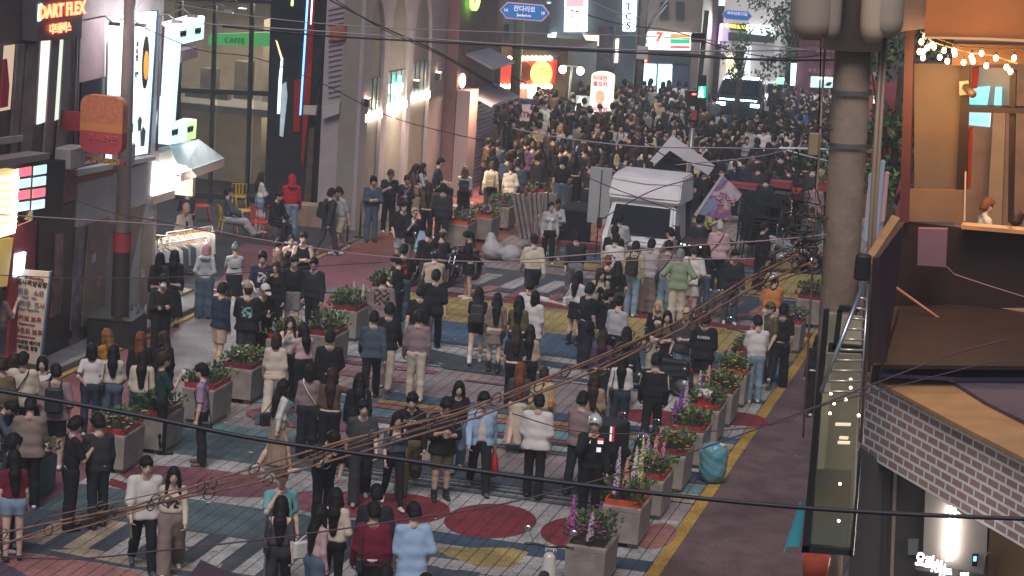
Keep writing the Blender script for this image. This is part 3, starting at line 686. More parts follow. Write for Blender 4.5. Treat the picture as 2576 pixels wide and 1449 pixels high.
paint('white',rect(XL,43.9,XR,46.1));paint('slate',rect(-13.0,44.0,XR,44.35))
paint('slate',gp((1010,880),(1120,930),(1400,965),(1240,915),(1080,880)));paint('slate',gp((1120,870),(1400,930),(1600,940),(1300,900)));paint('slate',gp((1560,945),(1900,965),(1900,985),(1640,975)));paint('teal',gp((640,1040),(900,1030),(960,1055),(640,1070)))
paint('magenta',rect(-14.4,43.2,-12.3,43.5));paint('magenta',rect(-11.6,42.95,-10.2,43.1))
paint('blue',rect(-14.6,46.1,XR,48.3));paint('slate',rect(-14.6,46.0,-9,46.25));paint('yellow',rect(XL,48.3,XR,51.0));paint('red',rect(XL,51.0,XR,51.55))
paint('slate',rect(-15.0,52.3,-6.4,55.2))
for i in range(9): paint('white' if i < 5 else 'coral',[(-14.45+i*0.86,52.75),(-14.05+i*0.86,52.75),(-13.85+i*0.86,54.4),(-14.25+i*0.86,54.4)],'crosswalk_stripe')
for i in range(8): paint('magenta' if i % 2 else 'coral',[(-14.0+i*0.86,51.7),(-13.7+i*0.86,51.7),(-13.45+i*0.86,52.9),(-13.8+i*0.86,52.9)],'crosswalk_stripe')
paint('yellow',rect(-14.5,56.3,-6.0,57.3));paint('blue',rect(-13.6,57.4,-6,58.2));paint('teal',rect(-14.5,58.4,-6,59.2));paint('red',rect(-14.5,59.4,-6,60.2));paint('yellow',rect(-8.2,55.5,-6,60))
sheet("crossing_road",rect(-60,76,60,92),0.006,pave_mat("asphalt_far",(0.06,0.06,0.07),False))
for i in range(9): sheet("crosswalk_stripe",rect(-20.6+i*0.9,88.3,-20.1+i*0.9,91.3),0.012,PT['white'])
b = MB()
for i in range(90):
 x,y,a,r = random.uniform(-18,-4),random.uniform(29,60),random.random()*6,0.015+random.random()*0.03;b.poly([(x+r*math.cos(a+k)*(1+0.4*(k > 2)),y+r*math.sin(a+k),0.035) for k in (0,1.4,2.9,4.5)])
b.build('litter_scraps',nmat('scrap_paper',(0.5,0.48,0.45),0.8),kind='stuff')
kb = MB();kb.bb((-18.9,38,-0.02),(-18.75,54.4,0.10));kb.build("kerb",nmat("kerbstone",(0.25,0.24,0.24),noise=0.3),kind='structure')
kb = MB();kb.bb((-20.2,42.6,0.0),(-19.62,46.0,0.16));kb.build("kerb_step",nmat("kerbstone2",(0.22,0.21,0.2),noise=0.3),kind='structure')
# ---------------------------------------------------------------- left side of the street
PA = Plane(-19.6,30,-19.6,60)
def fpoly(pl,parent,name,pts,mat,o0=0.0,o1=0.06,**k):
 b = MB();b.prism(pl,pl.q(*pts,off=o1),o0,o1);return b.build(name,mat,parent,**k)
def uvc(pl,x,y): return pl.uv(x,y)
WALLA = nmat("wall_brown",(0.15,0.115,0.11),0.8,noise=0.3,bump=0.3);WALLB = nmat("wall_pinkish",(0.42,0.34,0.34),0.8,noise=0.18,bump=0.3)
DARK = nmat("dark_metal",(0.03,0.03,0.035),0.45);BLK = nmat("black_paint",(0.015,0.015,0.018),0.5)
GREYM = nmat("grey_metal",(0.22,0.22,0.23),0.4,metal=0.6,noise=0.2);STEEL = nmat("steel",(0.5,0.5,0.52),0.3,metal=0.9)
def attach(o,t):            # parent keeping world coordinates
 o.parent = t;o.matrix_parent_inverse = Matrix.LocRotScale(t.location,t.rotation_euler,t.scale).inverted();return o
def block(name,x0,y0,x1,y1,h,mat,label,cat='building',part="wall"):
 t = empty(name,((x0+x1)/2,(y0+y1)/2,0),0,label,cat);b = MB();b.bb((x0,y0,-0.05),(x1,y1,h));attach(b.build(part,mat),t);return t
def fp(t,pl,name,pts,mat,o0=0.0,o1=0.06,**k):
 return attach(fpoly(pl,None,name,pts,mat,o0,o1,**k),t)
def ft(t,pl,body,x,y,size,mat,o=0.08,name="lettering",bold=0.0,sx=1.0,rot=0.0):
 u,z = pl.uv(x,y,o);return attach(text_on(pl,body,u,z,size,mat,o,None,name,bold,sx,0.01,rot),t)
A = block("game_hall_building",-27,33,-19.62,41.9,10,WALLA,"brown building with lit red dart sign, yellow bulb board and screens","building")
fp(A,PA,"sign_header",[(93,-20),(210,-20),(205,96),(92,104)],nmat("header_grey",(0.09,0.085,0.10),0.6),0.0,0.30)
RED_G = glow("glow_red",(1.0,0.12,0.05),5.0);CY_G = glow("glow_cyan",(0.5,0.9,1.0),3.0)
ft(A,PA,"DART FLEX",158,26,0.34,RED_G,0.34,bold=0.012,sx=1.15);ft(A,PA,"다트플렉스",152,72,0.20,RED_G,0.34,bold=0.006)
fp(A,PA,"sign_edge_light",[(101,12),(107,10),(103,52),(98,53)],glow("glow_edge",(0.5,0.95,1.0),4),0.30,0.33)
GW = nmat("window_lit_green",(0.3,0.32,0.28),0.3,emit=(0.75,0.85,0.72),es=0.75,noise=0.6,nscale=2.2);WARM = glow("glow_warm",(1.0,0.72,0.36),2.2)
fp(A,PA,"window",[(107,103),(127,99),(113,307),(95,313)],nmat("window_lit_a",(0.4,0.4,0.38),0.3,emit=(0.85,0.86,0.80),es=0.9,noise=0.5),0,0.03);fp(A,PA,"window",[(145,97),(160,94),(147,300),(133,305)],GW,0,0.03)
fp(A,PA,"window",[(0,118),(38,112),(26,275),(0,280)],nmat("window_lit_b",(0.5,0.3,0.2),0.4,emit=(0.9,0.68,0.48),es=0.45,noise=0.8,nscale=1.8,ncol=(0.3,0.05,0.05)),0,0.03)
for i,(x0,x1) in enumerate(((-10,4),(40,58),(64,92),(125,145),(158,182))):
 fp(A,PA,"pilaster",[(x0+6,112 if i < 3 else 100),(x1+6,110 if i < 3 else 98),(x1-14,388),(x0-14,394)],nmat("pilaster_grey",(0.20,0.165,0.165),0.6,noise=0.3),0,0.05)
fp(A,PA,"window_rail",[(0,348),(60,340),(57,356),(0,364)],WALLB,0,0.1);fp(A,PA,"window_rail",[(-10,405),(125,385),(125,400),(-10,425)],nmat("ledge_grey",(0.26,0.22,0.22),0.7),0,0.5)
hd = fp(A,PA,"hanging_dress",[(10,150),(18,148),(24,215),(20,268),(2,272),(6,210)],nmat("dress_red",(0.5,0.05,0.05),0.8),0.03,0.07)
YB = glow("glow_yellow",(1.0,0.80,0.28),2.0)
fp(A,PA,"bulb_board",[(-30,436),(46,426),(36,588),(-30,606)],nmat("board_yellow",(0.5,0.38,0.15),0.6,emit=(1.0,0.74,0.35),es=0.55),0.0,0.25)
for k in range(7):
 y = 450+k*20;fp(A,PA,"light_slat",[(-30,y),(38,y-7),(37,y+3),(-30,y+11)],glow("glow_slat",(1.0,0.9,0.7),2.2),0.25,0.29)
fp(A,PA,"light_tube",[(-30,592),(39,575),(38,585),(-30,604)],glow("glow_tube",(1.0,0.95,0.85),8),0.25,0.33)
for k in range(12):
 bb_ = MB()
 u,z = PA.uv(44-k*0.8,432+k*12.5,0.30);bb_.ell(PA.pt(u,z,0.30),(0.05,0.05,0.05),8,6);attach(bb_.build("bulb",glow("glow_bulb",(1.0,0.85,0.45),9)),A)
attach((lambda b: (b.prism(PA,PA.q((47,412),(124,398),(116,532),(40,550)),0.1,0.34),b.build("screen_cabinet",BLK))[1])(MB()),A)
for r in range(4):
 for c in range(2):
  x0 = 50+c*38-r*1.6;y0 = 424+r*29-c*5
  fp(A,PA,"screen",[(x0,y0),(x0+30,y0-5),(x0+29,y0+17),(x0-1,y0+22)],glow("screen_red",(1.0,0.22,0.30),0.7) if (r,c) in ((0,0),(2,0),(2,1)) else glow("screen_cyan",(0.62,0.86,1.0),0.8),0.34,0.37)
fp(A,PA,"red_pillar",[(40,570),(95,548),(70,880),(20,900)],nmat("pillar_red",(0.28,0.035,0.06),0.6,noise=0.2),0.0,0.14)
fp(A,PA,"blue_screen",[(43,640),(66,634),(60,690),(39,697)],glow("screen_blue",(0.5,0.85,1.0),3.0),0.14,0.2)
fp(A,PA,"yellow_panel",[(-30,612),(34,598),(18,720),(-30,725)],nmat("panel_yellow",(0.45,0.33,0.10),0.6,emit=(0.9,0.6,0.15),es=0.15),0,0.12)
fp(A,PA,"doorway",[(97,548),(188,505),(180,850),(100,890)],nmat("doorway_dark",(0.05,0.035,0.035),0.35,noise=0.4),0,0.05)
fp(A,PA,"poster",[(140,590),(160,585),(158,690),(138,700)],nmat("poster_a",(0.30,0.16,0.15),0.6,noise=0.6,nscale=3),0.05,0.07)
fp(A,PA,"poster",[(135,700),(160,695),(152,790),(128,800)],nmat("poster_b",(0.22,0.10,0.08),0.6,noise=0.7,nscale=4),0.05,0.07)
fp(A,PA,"glazed_strip",[(190,575),(216,566),(205,815),(178,830)],nmat("glass_posters",(0.17,0.15,0.19),0.25,noise=0.7,nscale=4),0,0.07)
B = block("white_fronted_building",-27,41.92,-19.62,46.15,10,WALLB,"pale pink building with tall white lit billboard beside the shoe-sign shop")
fp(B,PA,"wall_panel",[(205,52),(278,42),(266,400),(192,420)],nmat("panel_pink",(0.60,0.40,0.42),0.7,noise=0.12,emit=(0.5,0.33,0.35),es=0.0),0,0.05)
fp(B,PA,"window",[(206,208),(268,193),(262,372),(197,392)],nmat("window_dark",(0.03,0.035,0.045),0.2),0.05,0.10)
BILL = nmat("billboard_face",(0.7,0.72,0.74),0.4,emit=(0.82,0.95,1.0),es=0.95,noise=0.12,nscale=0.8)
fp(B,PA,"billboard",[(281,46),(396,29),(374,385),(281,402)],BILL,0.05,0.20);fp(B,PA,"billboard_trim",[(396,27),(400,26),(378,385),(374,386)],nmat("trim_blue",(0.03,0.09,0.2),0.4),0.05,0.22)
INK = nmat("ink_black",(0.02,0.02,0.02),0.6);INKR = nmat("ink_red",(0.5,0.05,0.06),0.6);INKG = nmat("ink_grey",(0.25,0.2,0.25),0.6);INKM = nmat("ink_maroon",(0.30,0.04,0.05),0.6)
ft(B,PA,"공간\n보드",372,62,0.18,nmat("ink_pink",(0.8,0.3,0.4),0.6,emit=(0.8,0.4,0.5),es=0.4),0.22)
u,z = PA.uv(367,157,0.22);bm_ = MB();bm_.prism(PA,[(u+0.16*math.cos(a),z+0.55*math.sin(a)) for a in [2*math.pi*i/28 for i in range(28)]],0.2,0.225);attach(bm_.build("emblem_oval",INK),B)
bm_ = MB();bm_.prism(PA,[(u+0.125*math.cos(a),z-0.06+0.30*math.sin(a)) for a in [2*math.pi*i/28 for i in range(28)]],0.225,0.235);attach(bm_.build("emblem_patch",nmat("emblem_orange",(0.75,0.30,0.05),0.6,emit=(0.9,0.4,0.05),es=0.5)),B)
ft(B,PA,"가\n나\n점",345,130,0.14,INK,0.22);ft(B,PA,"보드",345,188,0.14,INK,0.22);ft(B,PA,"888",333,322,0.12,INK,0.22,rot=math.pi/2)
for (x,y,s) in ((352,312,0.09),(360,345,0.12)):
 u,z = PA.uv(x,y,0.22);bm_ = MB();bm_.prism(PA,[(u-s*0.6,z-s*1.6),(u+s*0.6,z-s*1.6),(u+s,z+s),(u,z+s*1.8),(u-s,z+s)],0.2,0.225);attach(bm_.build("emblem_bottle",nmat("ink_slate",(0.1,0.14,0.14),0.6)),B)
fp(B,PA,"ledge",[(195,428),(392,392),(392,402),(195,444)],nmat("ledge_white",(0.45,0.41,0.40),0.7),0,0.22)
fp(B,PA,"red_fascia",[(195,445),(286,424),(284,440),(194,462)],nmat("fascia_red",(0.32,0.10,0.09),0.7),0,0.1)
fp(B,PA,"white_panel",[(194,462),(390,405),(386,470),(385,775),(308,812),(308,560),(190,572)],nmat("panel_white",(0.44,0.42,0.42),0.7,noise=0.15),0,0.05)
fp(B,PA,"brown_panel",[(224,563),(276,545),(262,790),(206,822)],nmat("panel_brown",(0.25,0.17,0.13),0.75,noise=0.2),0.05,0.08)
fp(B,PA,"brown_panel",[(300,535),(368,510),(338,640),(305,810),(300,790)],nmat("panel_brown",(0.2,0.2,0.2)),0.05,0.08)
fp(B,PA,"brown_panel",[(362,560),(388,545),(378,768),(350,782)],nmat("panel_tan",(0.34,0.25,0.20),0.75,noise=0.2),0.05,0.08)
for i,(x,y) in enumerate(((228,57),(296,60),(390,52),(430,38),(525,25),(560,14))):
 u,z = PA.uv(x-18,y-6);b = MB();b.tube([PA.pt(u,z,0),PA.pt(u,z+0.12,0.45),PA.pt(u,z,0.62)],0.018,6);b.box(PA.pt(u,z-0.02,0.66),(0.2,0.12,0.07));b.mi = 1;b.box(PA.pt(u,z-0.062,0.66),(0.16,0.09,0.012))
 tag(b.build("spotlight_arm",[GREYM,glow("glow_spot",(0.85,0.95,1.0),6)]),"small spotlight on a thin arm above the billboard, number %s from the left" % ["one","two","three","four","five","six"][i],"spotlight","spotlights over the billboard")
t = empty("noodle_sign",tuple(at(258,850)),0,"orange and red round-cornered projecting sign with Korean lettering on the pole side","sign")
PN = Plane(-20.3,41.2,-17.0,41.2)
def rr(u0,u1,z0,z1,r,n=6):
 pts = []
 for cx,cz,a0 in ((u1-r,z0+r,-90),(u1-r,z1-r,0),(u0+r,z1-r,90),(u0+r,z0+r,180)):
  for i in range(n+1): a = math.radians(a0+90*i/n);pts.append((cx+r*math.cos(a),cz+r*math.sin(a)))
 return pts
u0,z1 = PN.uv(210,235);u1,z0 = PN.uv(312,390);zm = PN.uv(260,330)[1];zn = PN.uv(260,310)[1]
def clipz(pts,a,b): return [(u,min(max(z,a),b)) for u,z in pts]
for nm,a,b_,m in (("sign_top",zn,z1,nmat("noodle_orange",(0.60,0.20,0.10),0.6,noise=0.25,nscale=14)),("sign_band",zm,zn,nmat("noodle_yellow",(0.60,0.24,0.07),0.6)),("sign_bottom",z0,zm,nmat("noodle_red",(0.42,0.05,0.07),0.6))):
 b = MB();b.prism(PN,clipz(rr(u0,u1,z0,z1,0.2),a,b_),-0.12,0.12);attach(b.build(nm,m),t)
ft(t,PN,"즉시라면",258,350,0.17,nmat("noodle_text",(0.55,0.16,0.15),0.6),0.13)
b = MB();b.bb((-19.62,41.17,PN.uv(200,330)[1]),(PN.pt(u0,0).x+0.05,41.23,PN.uv(200,282)[1]));attach(b.build("bracket",nmat("bracket_red",(0.3,0.03,0.04),0.6)),t)
t2 = empty("noodle_banner",tuple(at(266,852)),0,"small red toothed banner with yellow Korean letters hanging under the orange sign","banner")
ua,za = PN.uv(216,394);ub,zb = PN.uv(314,414);pts = [(ua,za),(ub,za)];n = 12
for i in range(n+1): pts.append((ub+(ua-ub)*i/n,zb+(0.03 if i % 2 else -0.02)))
b = MB();b.prism(PN,pts,-0.03,0.03);attach(b.build("cloth",nmat("banner_red",(0.28,0.03,0.03),0.8)),t2);ft(t2,PN,"라면패밀리",266,406,0.13,nmat("banner_yellow",(0.60,0.42,0.10),0.6),0.04)
fp(A,PA,"orange_box",[(124,412),(198,388),(194,500),(120,530)],nmat("box_orange",(0.24,0.12,0.10),0.7,noise=0.3),0.0,0.12);fp(A,PA,"faded_picture",[(150,430),(190,415),(186,495),(140,512)],nmat("pic_red",(0.26,0.08,0.09),0.7,noise=0.6,nscale=6),0.12,0.14)
t = empty("bracket_light_sign",(-19.4,47.4,0),0,"pale blue bracket-shaped light box sign with black figures on dark red wall","sign")
LB = nmat("lightbox_blue",(0.5,0.7,0.75),0.4,emit=(0.55,0.88,0.96),es=0.95)
fp(t,PA,"frame_spine",[(413,66),(443,66),(425,366),(398,372)],nmat("spine_maroon",(0.13,0.05,0.07),0.6),-0.9,0.05)
fp(t,PA,"light_face",[(443,65),(515,44),(512,98),(455,112),(440,320),(495,300),(492,348),(424,364)],LB,0.0,0.3)
fp(t,PA,"light_rim",[(443,65),(515,44),(513,40),(444,60)],glow("glow_rim",(0.9,1,1),2),0.0,0.34)
fp(t,PA,"green_corner",[(474,306),(495,300),(492,348),(470,353)],nmat("lightbox_green",(0.4,0.7,0.2),0.4,emit=(0.45,0.85,0.25),es=0.8),0.3,0.31)
fp(t,PA,"red_tab",[(455,128),(497,118),(497,143),(455,158)],nmat("tab_pink",(0.45,0.28,0.30),0.6),0.0,0.25)
for (x,y) in ((461,86),(498,79),(440,334),(479,326)): ft(t,PA,"₩₩",x,y,0.17,INK,0.32,bold=0.004)
t = empty("clothes_shop",(-19.8,47.3,0),0,"bright open clothes shop at the corner under the light box sign","shop")
SW = nmat("shop_white",(0.7,0.66,0.6),0.6)
b = MB();b.bb((-24.5,48.35,0),(-21.4,48.5,3.0));b.bb((-21.4,48.35,2.2),(-19.7,48.5,3.0));b.bb((-24.6,46.2,0),(-24.5,48.5,3.0));b.bb((-24.5,46.16,0),(-19.75,46.2,3.0));attach(b.build("wall",SW),t)
b = MB();b.bb((-24.5,46.2,3.0),(-19.6,48.5,3.45));attach(b.build("ceiling",SW),t)
b = MB();b.bb((-24.5,46.2,0.0),(-19.62,48.4,0.06));attach(b.build("floor",nmat("shop_floor",(0.4,0.36,0.32),0.5)),t)
b = MB();b.bb((-23.5,46.6,2.93),(-20.2,46.8,2.99));b.bb((-23.5,47.6,2.93),(-20.2,47.8,2.99));attach(b.build("ceiling_lamp",glow("shop_lamp",(1.0,0.90,0.74),16)),t)
fp(t,PA,"glowing_board",[(392,408),(455,418),(467,440),(465,470),(386,492)],glow("shop_board",(1.0,0.93,0.82),3.2),0.0,0.12)
fp(t,PA,"fascia",[(386,494),(440,478),(440,498),(386,515)],nmat("fascia_beige",(0.5,0.4,0.32),0.7),0,0.1)
t = empty("shop_awning",(-19.0,48.3,0),0,"pale grey sloping awning over the clothes shop front","awning")
b = MB();p = [at(425,365,3.55),at(500,350,3.55),at(565,398,2.95),at(456,436,2.95)];q = [v-Vector((0,0,0.05)) for v in p]
b.quad(*p);b.quad(*q[::-1])
for i in range(4): b.quad(p[i],q[i],q[(i+1) % 4],p[(i+1) % 4])
attach(b.build("canopy",nmat("awning_grey",(0.78,0.82,0.80),0.8,noise=0.15)),t)
b = MB();b.quad(p[3],p[2],p[2]-Vector((0,0,0.2)),p[3]-Vector((0,0,0.2)));b.quad(p[3]-Vector((0,.02,0.2)),p[2]-Vector((0,.02,0.2)),p[2]-Vector((0,.02,0)),p[3]-Vector((0,.02,0)));attach(b.build("valance",nmat("awning_trim",(0.5,0.33,0.26),0.8)),t)
b = MB();b.tube([p[3]-Vector((0,0,.06)),p[3]+Vector((-1,0.1,-.06))],0.02);b.tube([p[2]-Vector((0,0,.06)),p[2]+Vector((-1,0,-.06))],0.02);attach(b.build("arm",GREYM),t)
def rail(x,y,rz,n,cols,label):
 t = empty("garment_rail",(x,y,0.02),rz,label,"garment rail");L = 1.5
 b = MB()
 for sx in (-L/2,L/2): b.tube([(sx,-0.22,0.05),(sx,0.22,0.05)],0.018,6);b.tube([(sx,0,0.05),(sx,0,1.5)],0.016,6)
 b.tube([(-L/2,0,1.5),(L/2,0,1.5)],0.016,6);b.build("rack_frame",nmat("rail_white",(0.7,0.68,0.66),0.4),t)
 for i in range(n):
  xx = -L/2+0.1+i*(L-0.2)/(n-1);g = MB();c = random.choice(cols);w = 0.2+random.random()*0.05;zb = 0.75+random.random()*0.25
  g.v = [];zs = [1.40,1.34,1.1,zb];ws = [0.04,w*0.9,w,w*1.1]
  vs = [];
  for zz,ww in zip(zs,ws):
   for yy,xo in ((-ww,0.0),(0,0.035),(ww,0.0),(0,-0.035)): vs.append((xx+xo*(1+random.random()*0.4),yy,zz))
  fs = [(r*4+k,r*4+(k+1) % 4,(r+1)*4+(k+1) % 4,(r+1)*4+k) for r in range(3) for k in range(4)];g._add(vs,fs)
  g.build("garment",cloth(c),t)
 for i in range(n):
  xx = -L/2+0.1+i*(L-0.2)/(n-1);g = MB();g.tube([(xx,-0.17,1.40),(xx,0,1.46),(xx,0.17,1.40)],0.008,5);g.build("hanger",nmat("hanger_wood",(0.5,0.26,0.10),0.5),t)
pale = [(0.62,0.60,0.56),(0.55,0.52,0.47),(0.66,0.65,0.63),(0.5,0.48,0.45)]
rail(-19.1,46.5,R_(72),15,pale+[(0.1,0.12,0.16)],"white rail of pale clothes on wooden hangers behind the pink-haired shopper")
rail(-19.55,47.9,R_(70),13,pale,"rail of cream clothes beside the bald mannequin")
rail(-20.3,46.7,R_(10),11,pale+[(0.45,0.4,0.2)],"inner rail of white clothes inside the bright shop")
rail(-22.0,47.9,R_(4),11,pale+[(0.04,0.04,0.05)],"rail of clothes deep inside the shop")
b = MB();b.rbox((0,0,0.3),(0.5,0.4,0.28));tag(b.build("cardboard_box",nmat("cardboard",(0.36,0.26,0.17),0.8),origin=(0,0,0)),"brown cardboard box on the pavement by the shop entrance","box").location = (-19.4,45.9,-0.1)
PG = Plane(-27,60.5,-20.3,60.5)
t = empty("glass_building",(-23.5,61.2,0),0,"dark framed glass building with beige interior and green band behind the plaza","building")
def at2(o): return attach(o,t)
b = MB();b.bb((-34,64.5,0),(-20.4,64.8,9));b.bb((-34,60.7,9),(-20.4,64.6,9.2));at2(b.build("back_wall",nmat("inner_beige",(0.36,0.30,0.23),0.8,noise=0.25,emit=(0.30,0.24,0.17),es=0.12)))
b = MB();b.bb((-34,60.6,2.55),(-20.4,64.5,2.75));at2(b.build("floor_slab",nmat("slab_grey",(0.2,0.2,0.19),0.7)))
b = MB();b.prism(PG,PG.q((510,88),(662,84),(662,120),(505,116)),-0.6,-0.5);at2(b.build("green_band",glow("band_green",(0.10,0.55,0.16),0.55)))
ft(t,PG,"CAFFE",590,103,0.22,nmat("band_text",(0.02,0.10,0.03),0.6),-0.48)
b = MB()
for x in (457,543,636,688): b.prism(PG,PG.q((x-3,-20),(x+4,-20),(x-11,520),(x-18,520)),-0.05,0.10)
for y0,y1 in ((224,236),(-5,4),(485,500)): b.prism(PG,PG.q((420,y0-4),(700,y0+6),(700,y1+6),(420,y1-4)),-0.04,0.08)
at2(b.build("mullion_frame",DARK))
m = nmat("pane_glass",(0.05,0.055,0.055),0.08,alpha=0.22,spec=0.6)
for x0,x1 in ((440,540),(547,632),(640,685)):
 for y0,y1 in ((2,228),(234,488)): b = MB();b.prism(PG,PG.q((x0,y0),(x1,y0+2),(x1-10,y1+2),(x0-10,y1)),-0.01,0.01);at2(b.build("window_pane",m))
b = MB()
for i in range(5): b.bb((-25.4+i*1.05,62.6,2.75),(-24.9+i*1.05,62.9,3.55+0.3*(i % 2)))
b.bb((-25.6,62.0,2.75),(-24.3,62.3,3.0));at2(b.build("interior_shelving",nmat("shelf_grey",(0.2,0.18,0.16),0.7,noise=0.4)))
b = MB();b.ell((-24.3,62.0,4.5),(0.09,0.09,0.11));b.ell((-22.9,62.0,1.9),(0.07,0.07,0.07));b.ell((-25.5,62.2,1.7),(0.06,0.06,0.06));at2(b.build("ceiling_lamp",glow("lamp_inside",(1.0,0.75,0.42),7)))
b = MB();b.prism(PG,PG.q((600,60),(640,55),(636,490),(590,490)),-2.2,-2.0);at2(b.build("inner_column",nmat("inner_column",(0.45,0.38,0.30),0.8)))
t = empty("neon_tower",(-21.2,60.2,0),0,"dark tower facade with red strip, blue neon line and bright reflections","building")
b = MB();b.prism(PG,PG.q((688,-30),(826,-30),(805,480),(815,520),(668,520)),-1.5,0.12);at2(b.build("wall",nmat("tower_dark",(0.025,0.028,0.035),0.25,noise=0.4)))
def strip(nm,pts,mat,o=0.16): b = MB();b.prism(PG,PG.q(*pts),0.12,o);at2(b.build(nm,mat))
strip("red_strip",[(782,-20),(797,-20),(785,240),(766,420),(762,400)],nmat("tower_red",(0.16,0.015,0.015),0.3,emit=(0.5,0.03,0.02),es=0.12,noise=0.7,nscale=2))
strip("blue_neon",[(778,-20),(781,-20),(761,288),(759,288)],glow("neon_blue",(0.1,0.3,1.0),4),0.18)
strip("neon_line",[(790,-20),(793,-20),(788,60),(786,60)],glow("neon_white",(0.9,0.9,1.0),3),0.18)
strip("metal_edge",[(821,-20),(827,-20),(806,300),(800,300)],nmat("edge_shiny",(0.5,0.42,0.38),0.15,metal=1.0,noise=0.7,nscale=5),0.20)
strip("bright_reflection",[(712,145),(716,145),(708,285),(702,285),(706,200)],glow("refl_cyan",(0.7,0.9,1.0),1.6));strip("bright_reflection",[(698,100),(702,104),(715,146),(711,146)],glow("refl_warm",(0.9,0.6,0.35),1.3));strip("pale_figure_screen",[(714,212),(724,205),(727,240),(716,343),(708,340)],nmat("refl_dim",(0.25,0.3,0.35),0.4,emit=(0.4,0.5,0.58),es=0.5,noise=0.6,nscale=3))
strip("red_patch",[(745,200),(762,196),(758,330),(742,330)],nmat("patch_red",(0.16,0.01,0.01),0.4,emit=(0.35,0.02,0.02),es=0.12));strip("yellow_mark",[(738,-10),(742,-10),(741,14),(737,14)],glow("mark_y",(0.8,0.9,0.2),3))
strip("tree_trunk_post",[(787,320),(800,320),(790,520),(772,520)],nmat("post_bark",(0.10,0.06,0.05),0.9,noise=0.5,nscale=5),0.3)
b = MB();b.prism(PG,PG.q((776,262),(808,262),(806,286),(775,284)),0.35,0.40);tag(b.build("white_plate",nmat("plate_cream",(0.5,0.46,0.38),0.6)),"small cream plate with dots on the dark tower column","plate")
PLF = Plane(-19.12,58.5,-18.98,66.0);PLS = Plane(-20.25,58.6,-19.12,58.5)
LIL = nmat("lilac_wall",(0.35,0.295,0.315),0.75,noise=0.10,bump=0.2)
t = empty("arched_building",(-19.2,61,0),0,"lilac building with three tall arches, white light strips and a lit cross","building")
b = MB();b.prism(PLS,[(-0.0,-0.05),(PLS.L,-0.05),(PLS.L,9),(0,9)],-0.5,0);at2(b.build("side_wall",LIL))
us_ = [PLF.uv(x,y)[0] for x,y in ((903,330),(958,330),(1025,300),(1076,280))];U0,U9 = 0.0,PLF.uv(1116,240)[0]
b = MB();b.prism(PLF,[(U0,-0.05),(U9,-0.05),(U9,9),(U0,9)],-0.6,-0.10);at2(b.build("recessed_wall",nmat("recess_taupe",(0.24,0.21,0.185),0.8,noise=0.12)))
bays = [(PLF.uv(917,298)[0],PLF.uv(960,280)[0]),(PLF.uv(973,276)[0],PLF.uv(1022,255)[0]),(PLF.uv(1034,250)[0],PLF.uv(1080,232)[0])]
zt = [PLF.uv(960,5)[1]+0.1,PLF.uv(1000,-8)[1]+0.1,PLF.uv(1060,-15)[1]]
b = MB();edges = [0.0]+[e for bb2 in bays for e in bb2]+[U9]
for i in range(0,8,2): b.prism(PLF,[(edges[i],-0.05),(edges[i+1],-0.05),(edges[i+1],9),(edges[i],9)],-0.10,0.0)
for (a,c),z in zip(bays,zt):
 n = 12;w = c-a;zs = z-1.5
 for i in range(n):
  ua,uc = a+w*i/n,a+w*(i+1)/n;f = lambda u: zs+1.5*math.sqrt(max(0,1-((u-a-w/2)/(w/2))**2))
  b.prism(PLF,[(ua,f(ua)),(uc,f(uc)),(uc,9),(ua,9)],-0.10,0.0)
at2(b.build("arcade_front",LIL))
for i,(a,c) in enumerate(bays):
 zz = PLF.uv((917,973,1034)[i],(298,276,250)[i])[1];b = MB();b.pbox(PLF,a+0.02,c-0.02,zz-0.10,zz+0.10,-0.09,0.03);at2(b.build("light_strip",glow("strip_white",(1.0,0.84,0.64),14)))
 b = MB();b.pbox(PLF,a,c,zz+0.1,zz+1.0,-0.09,-0.06);at2(b.build("glass_rail",nmat("rail_glass",(0.25,0.32,0.30),0.2,noise=0.2)))
 b = MB();[b.pbox(PLF,a+(c-a)*k/4-0.01,a+(c-a)*k/4+0.01,zz+0.1,zz+1.02,-0.06,-0.04) for k in range(1,4)];at2(b.build("rail_post",DARK))
cu,cz = PLF.uv(1000,222);gm = glow("cross_white",(0.72,1.0,1.0),4.5)
b = MB();b.pbox(PLF,cu-0.42,cu+0.40,cz-0.13,cz+0.13,-0.1,0.02);at2(b.build("cross_bar",gm));b = MB();b.pbox(PLF,cu-0.12,cu+0.12,cz-0.36,cz+0.36,0.02,0.06);at2(b.build("cross_upright",glow("cross_teal",(0.12,0.85,0.65),3.5)))
for x,y in ((918,247),(1042,202),(1098,182)):
 u,z = PLF.uv(x,y);b = MB();b.pbox(PLF,u-0.07,u+0.07,z-0.22,z,0.0,0.14);o = at2(b.build("wall_lamp",DARK));b = MB();b.pbox(PLF,u-0.055,u+0.055,z,z+0.02,0.01,0.13);attach(b.build("lamp_glass",glow("wall_lamp_glow",(1.0,0.72,0.5),14)),t)
b = MB();[b.prism(PLS,PLS.q((828,20+i*13),(868,12+i*13),(867,17+i*13),(827,25+i*13)),0,0.04) for i in range(18)];at2(b.build("louvres",nmat("louvre_grey",(0.30,0.25,0.27),0.6)))
b = MB();b.prism(PLS,PLS.q((836,70),(874,62),(872,98),(834,102)),0.04,0.12);at2(b.build("red_notice",nmat("notice_red",(0.42,0.12,0.08),0.6,noise=0.5,nscale=6)))
b = MB();b.prism(PLS,PLS.q((818,265),(860,255),(858,285),(818,298)),0.04,0.15);at2(b.build("grille_box",nmat("grille_white",(0.4,0.37,0.38),0.6)))
PE = Plane(-18.6,66.0,-18.6,76)
t = empty("red_brown_building",(-18.5,69,0),0,"red-brown building with glowing green ring sign, blue shutter and metal canopies","building")
